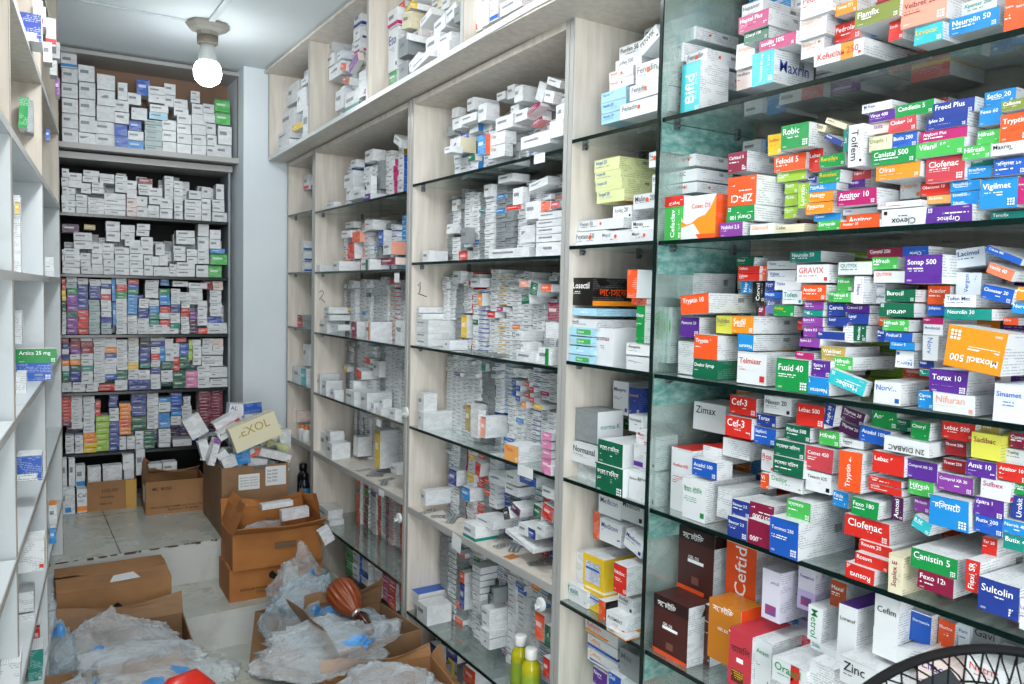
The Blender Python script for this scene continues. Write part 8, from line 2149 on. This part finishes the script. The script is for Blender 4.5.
# green pouch at lower right of the wooden panel
gp = bag('shiny green and yellow pouch on the lowest glass shelf', (1.50, 1.83, ZC-1.36), (.10, .12, .05), mat('green_foil_pouch', '#159A4C', .2), 0, 61, 0, 0, 4)
# ------------------------------------------------------------------ fan guard close to the camera
def camp(px, py, d): 
    q = ((px-512)/800*d, (py-342)/800*d, d)
    return Vector(tuple(sum(RC[i][j]*q[j] for j in range(3)) for i in range(3))) + Vector((0, 0, ZC))
fc = camp(984, 846, .86); fwd = Vector((RC[0][2], RC[1][2], RC[2][2])); upv = Vector((-RC[0][1], -RC[1][1], -RC[2][1])); rt = Vector((RC[0][0], RC[1][0], RC[2][0]))
fan = empty('pedestal_fan', 'black wire guard of a pedestal fan at the bottom right corner', 'fan', tuple(fc))
FM = Matrix((rt, upv, -fwd)).transposed().to_4x4()
BLK = mat('black_wire', '#050506', .7, Specular_IOR_Level=.2)
def ring(R, r, z): 
    m = MB(); m.tube([FM @ Vector((R*math.cos(a*PI/40), R*math.sin(a*PI/40), z)) for a in range(80)], r, 8, closed=True); return m
ring(.212, .0055, 0).build('guard_rim', BLK, fan, smooth=True)
for z, sgn in ((.045, 1), (-.05, -1)):
    m = MB()
    for k in range(72):
        a0 = 2*PI*k/72; pts = []
        for j in range(9):
            R = .035 + (.212-.035)*j/8; a = a0 + sgn*(.9*(1-j/8))
            zz = z*math.sqrt(max(0, 1-(j/8)**3.2)); pts.append(FM @ Vector((R*math.cos(a), R*math.sin(a), zz)))
        m.tube(pts, .0011, 5)
    for R, q in ((.16, .8), (.10, .98)): 
        for w_ in ring(R, .0014, z*q).v: pass
        rg = ring(R, .0014, z*q); m.add(rg.v, rg.f)
    m.build('wire_guard', BLK, fan, smooth=True)
MB().lathe([(.03, -.05), (.04, -.04), (.04, .05), (.03, .055)], 28, FM).build('fan_hub', BLK, fan, smooth=True)
for k in range(3):
    m = MB(); a0 = 2*PI*k/3; vs = []
    for i in range(7):
        for j in range(5):
            R = .035+.15*i/6; a = a0 + (j/4-.5)*1.1*(.5+.5*math.sin(PI*(i+1)/8)); vs.append(FM @ Vector((R*math.cos(a), R*math.sin(a), (j/4-.5)*.04)))
    vs2 = [v_ + FM @ Vector((0, 0, .002)) for v_ in vs]; fs = [(i*5+j, i*5+j+1, i*5+j+6, i*5+j+5) for i in range(6) for j in range(4)]
    m.add(vs, fs); m.add(vs2, [f[::-1] for f in fs]); m.build('fan_blade', mat('fan_blade_plastic', '#20242A', .3), fan, smooth=True)
back = fwd*.10
MB().tube([back*.5, back, back + Vector((0, 0, -.25))], .03, 14).build('motor_housing', BLK, fan, smooth=True)
zf = fc.z; pb_ = back + Vector((0, 0, -.2))
MB().tube([pb_, Vector((pb_.x, pb_.y, -zf+.03))], .014, 12).build('stand_pole', BLK, fan, smooth=True)
MB().lathe([(.19, 0), (.19, .012), (.05, .035), (.02, .05)], 36, Matrix.Translation((pb_.x, pb_.y, -zf))).build('round_base', BLK, fan, smooth=True)

# ------------------------------------------------------------------ light
def area(name, loc, size, power, rot=(0, 0, 0), col=(1, 1, 1)):
    l = bpy.data.lights.new(name, 'AREA'); l.shape = 'RECTANGLE'; l.size, l.size_y = size; l.energy = power; l.color = col
    o = bpy.data.objects.new(name, l); C.objects.link(o); o.location = loc; o.rotation_euler = rot; return o
area('tube_light_near', (.25, .9, 2.90), (.25, 1.3), 14, (0, 0, 0), (1, .98, .95))
area('tube_light_aisle', (.55, 2.5, 2.90), (.15, 1.2), 8, (0, 0, 0), (.93, .97, 1))
area('front_fill_light', (-.4, -2.2, 1.5), (2.4, 2.4), 150, (math.radians(90), 0, math.radians(-22)), (.97, .99, 1))  # added fill from behind the camera, flattens the light inside the shelves
for nm, loc, pw in (('ceiling_fill_near', (.15, .75, 2.58), 19), ('ceiling_fill_middle', (.42, 2.35, 2.62), 27)):  # added unseen point lights that lift the ceiling and back rack
    l = bpy.data.lights.new(nm, 'POINT'); l.energy = pw; l.shadow_soft_size = .09; l.color = (.95, .98, 1); o = bpy.data.objects.new(nm, l); C.objects.link(o); o.location = loc
w = bpy.data.worlds.new('world'); bpy.context.scene.world = w; w.use_nodes = True
bg = w.node_tree.nodes['Background']; bg.inputs[0].default_value = (.85, .93, 1, 1); bg.inputs[1].default_value = .5
# ------------------------------------------------------------------ camera
cam = bpy.data.cameras.new('camera'); co = bpy.data.objects.new('camera', cam); C.objects.link(co)
cam.sensor_width = 36; cam.lens = 800 / 1024 * 36; cam.clip_start = .05
M = Matrix(((RC[0][0], -RC[0][1], -RC[0][2], 0), (RC[1][0], -RC[1][1], -RC[1][2], 0), (RC[2][0], -RC[2][1], -RC[2][2], ZC), (0, 0, 0, 1)))
co.matrix_world = M
cam.dof.use_dof = True; cam.dof.focus_distance = 2.2; cam.dof.aperture_fstop = 14
sc = bpy.context.scene; sc.camera = co
sc.view_settings.view_transform = 'Standard'; sc.view_settings.look = 'None'; sc.view_settings.gamma = 1; sc.view_settings.exposure = -.02; sc.view_settings.use_curve_mapping = False
sc.cycles.max_bounces = 8; sc.cycles.transparent_max_bounces = 24; sc.cycles.use_denoising = True
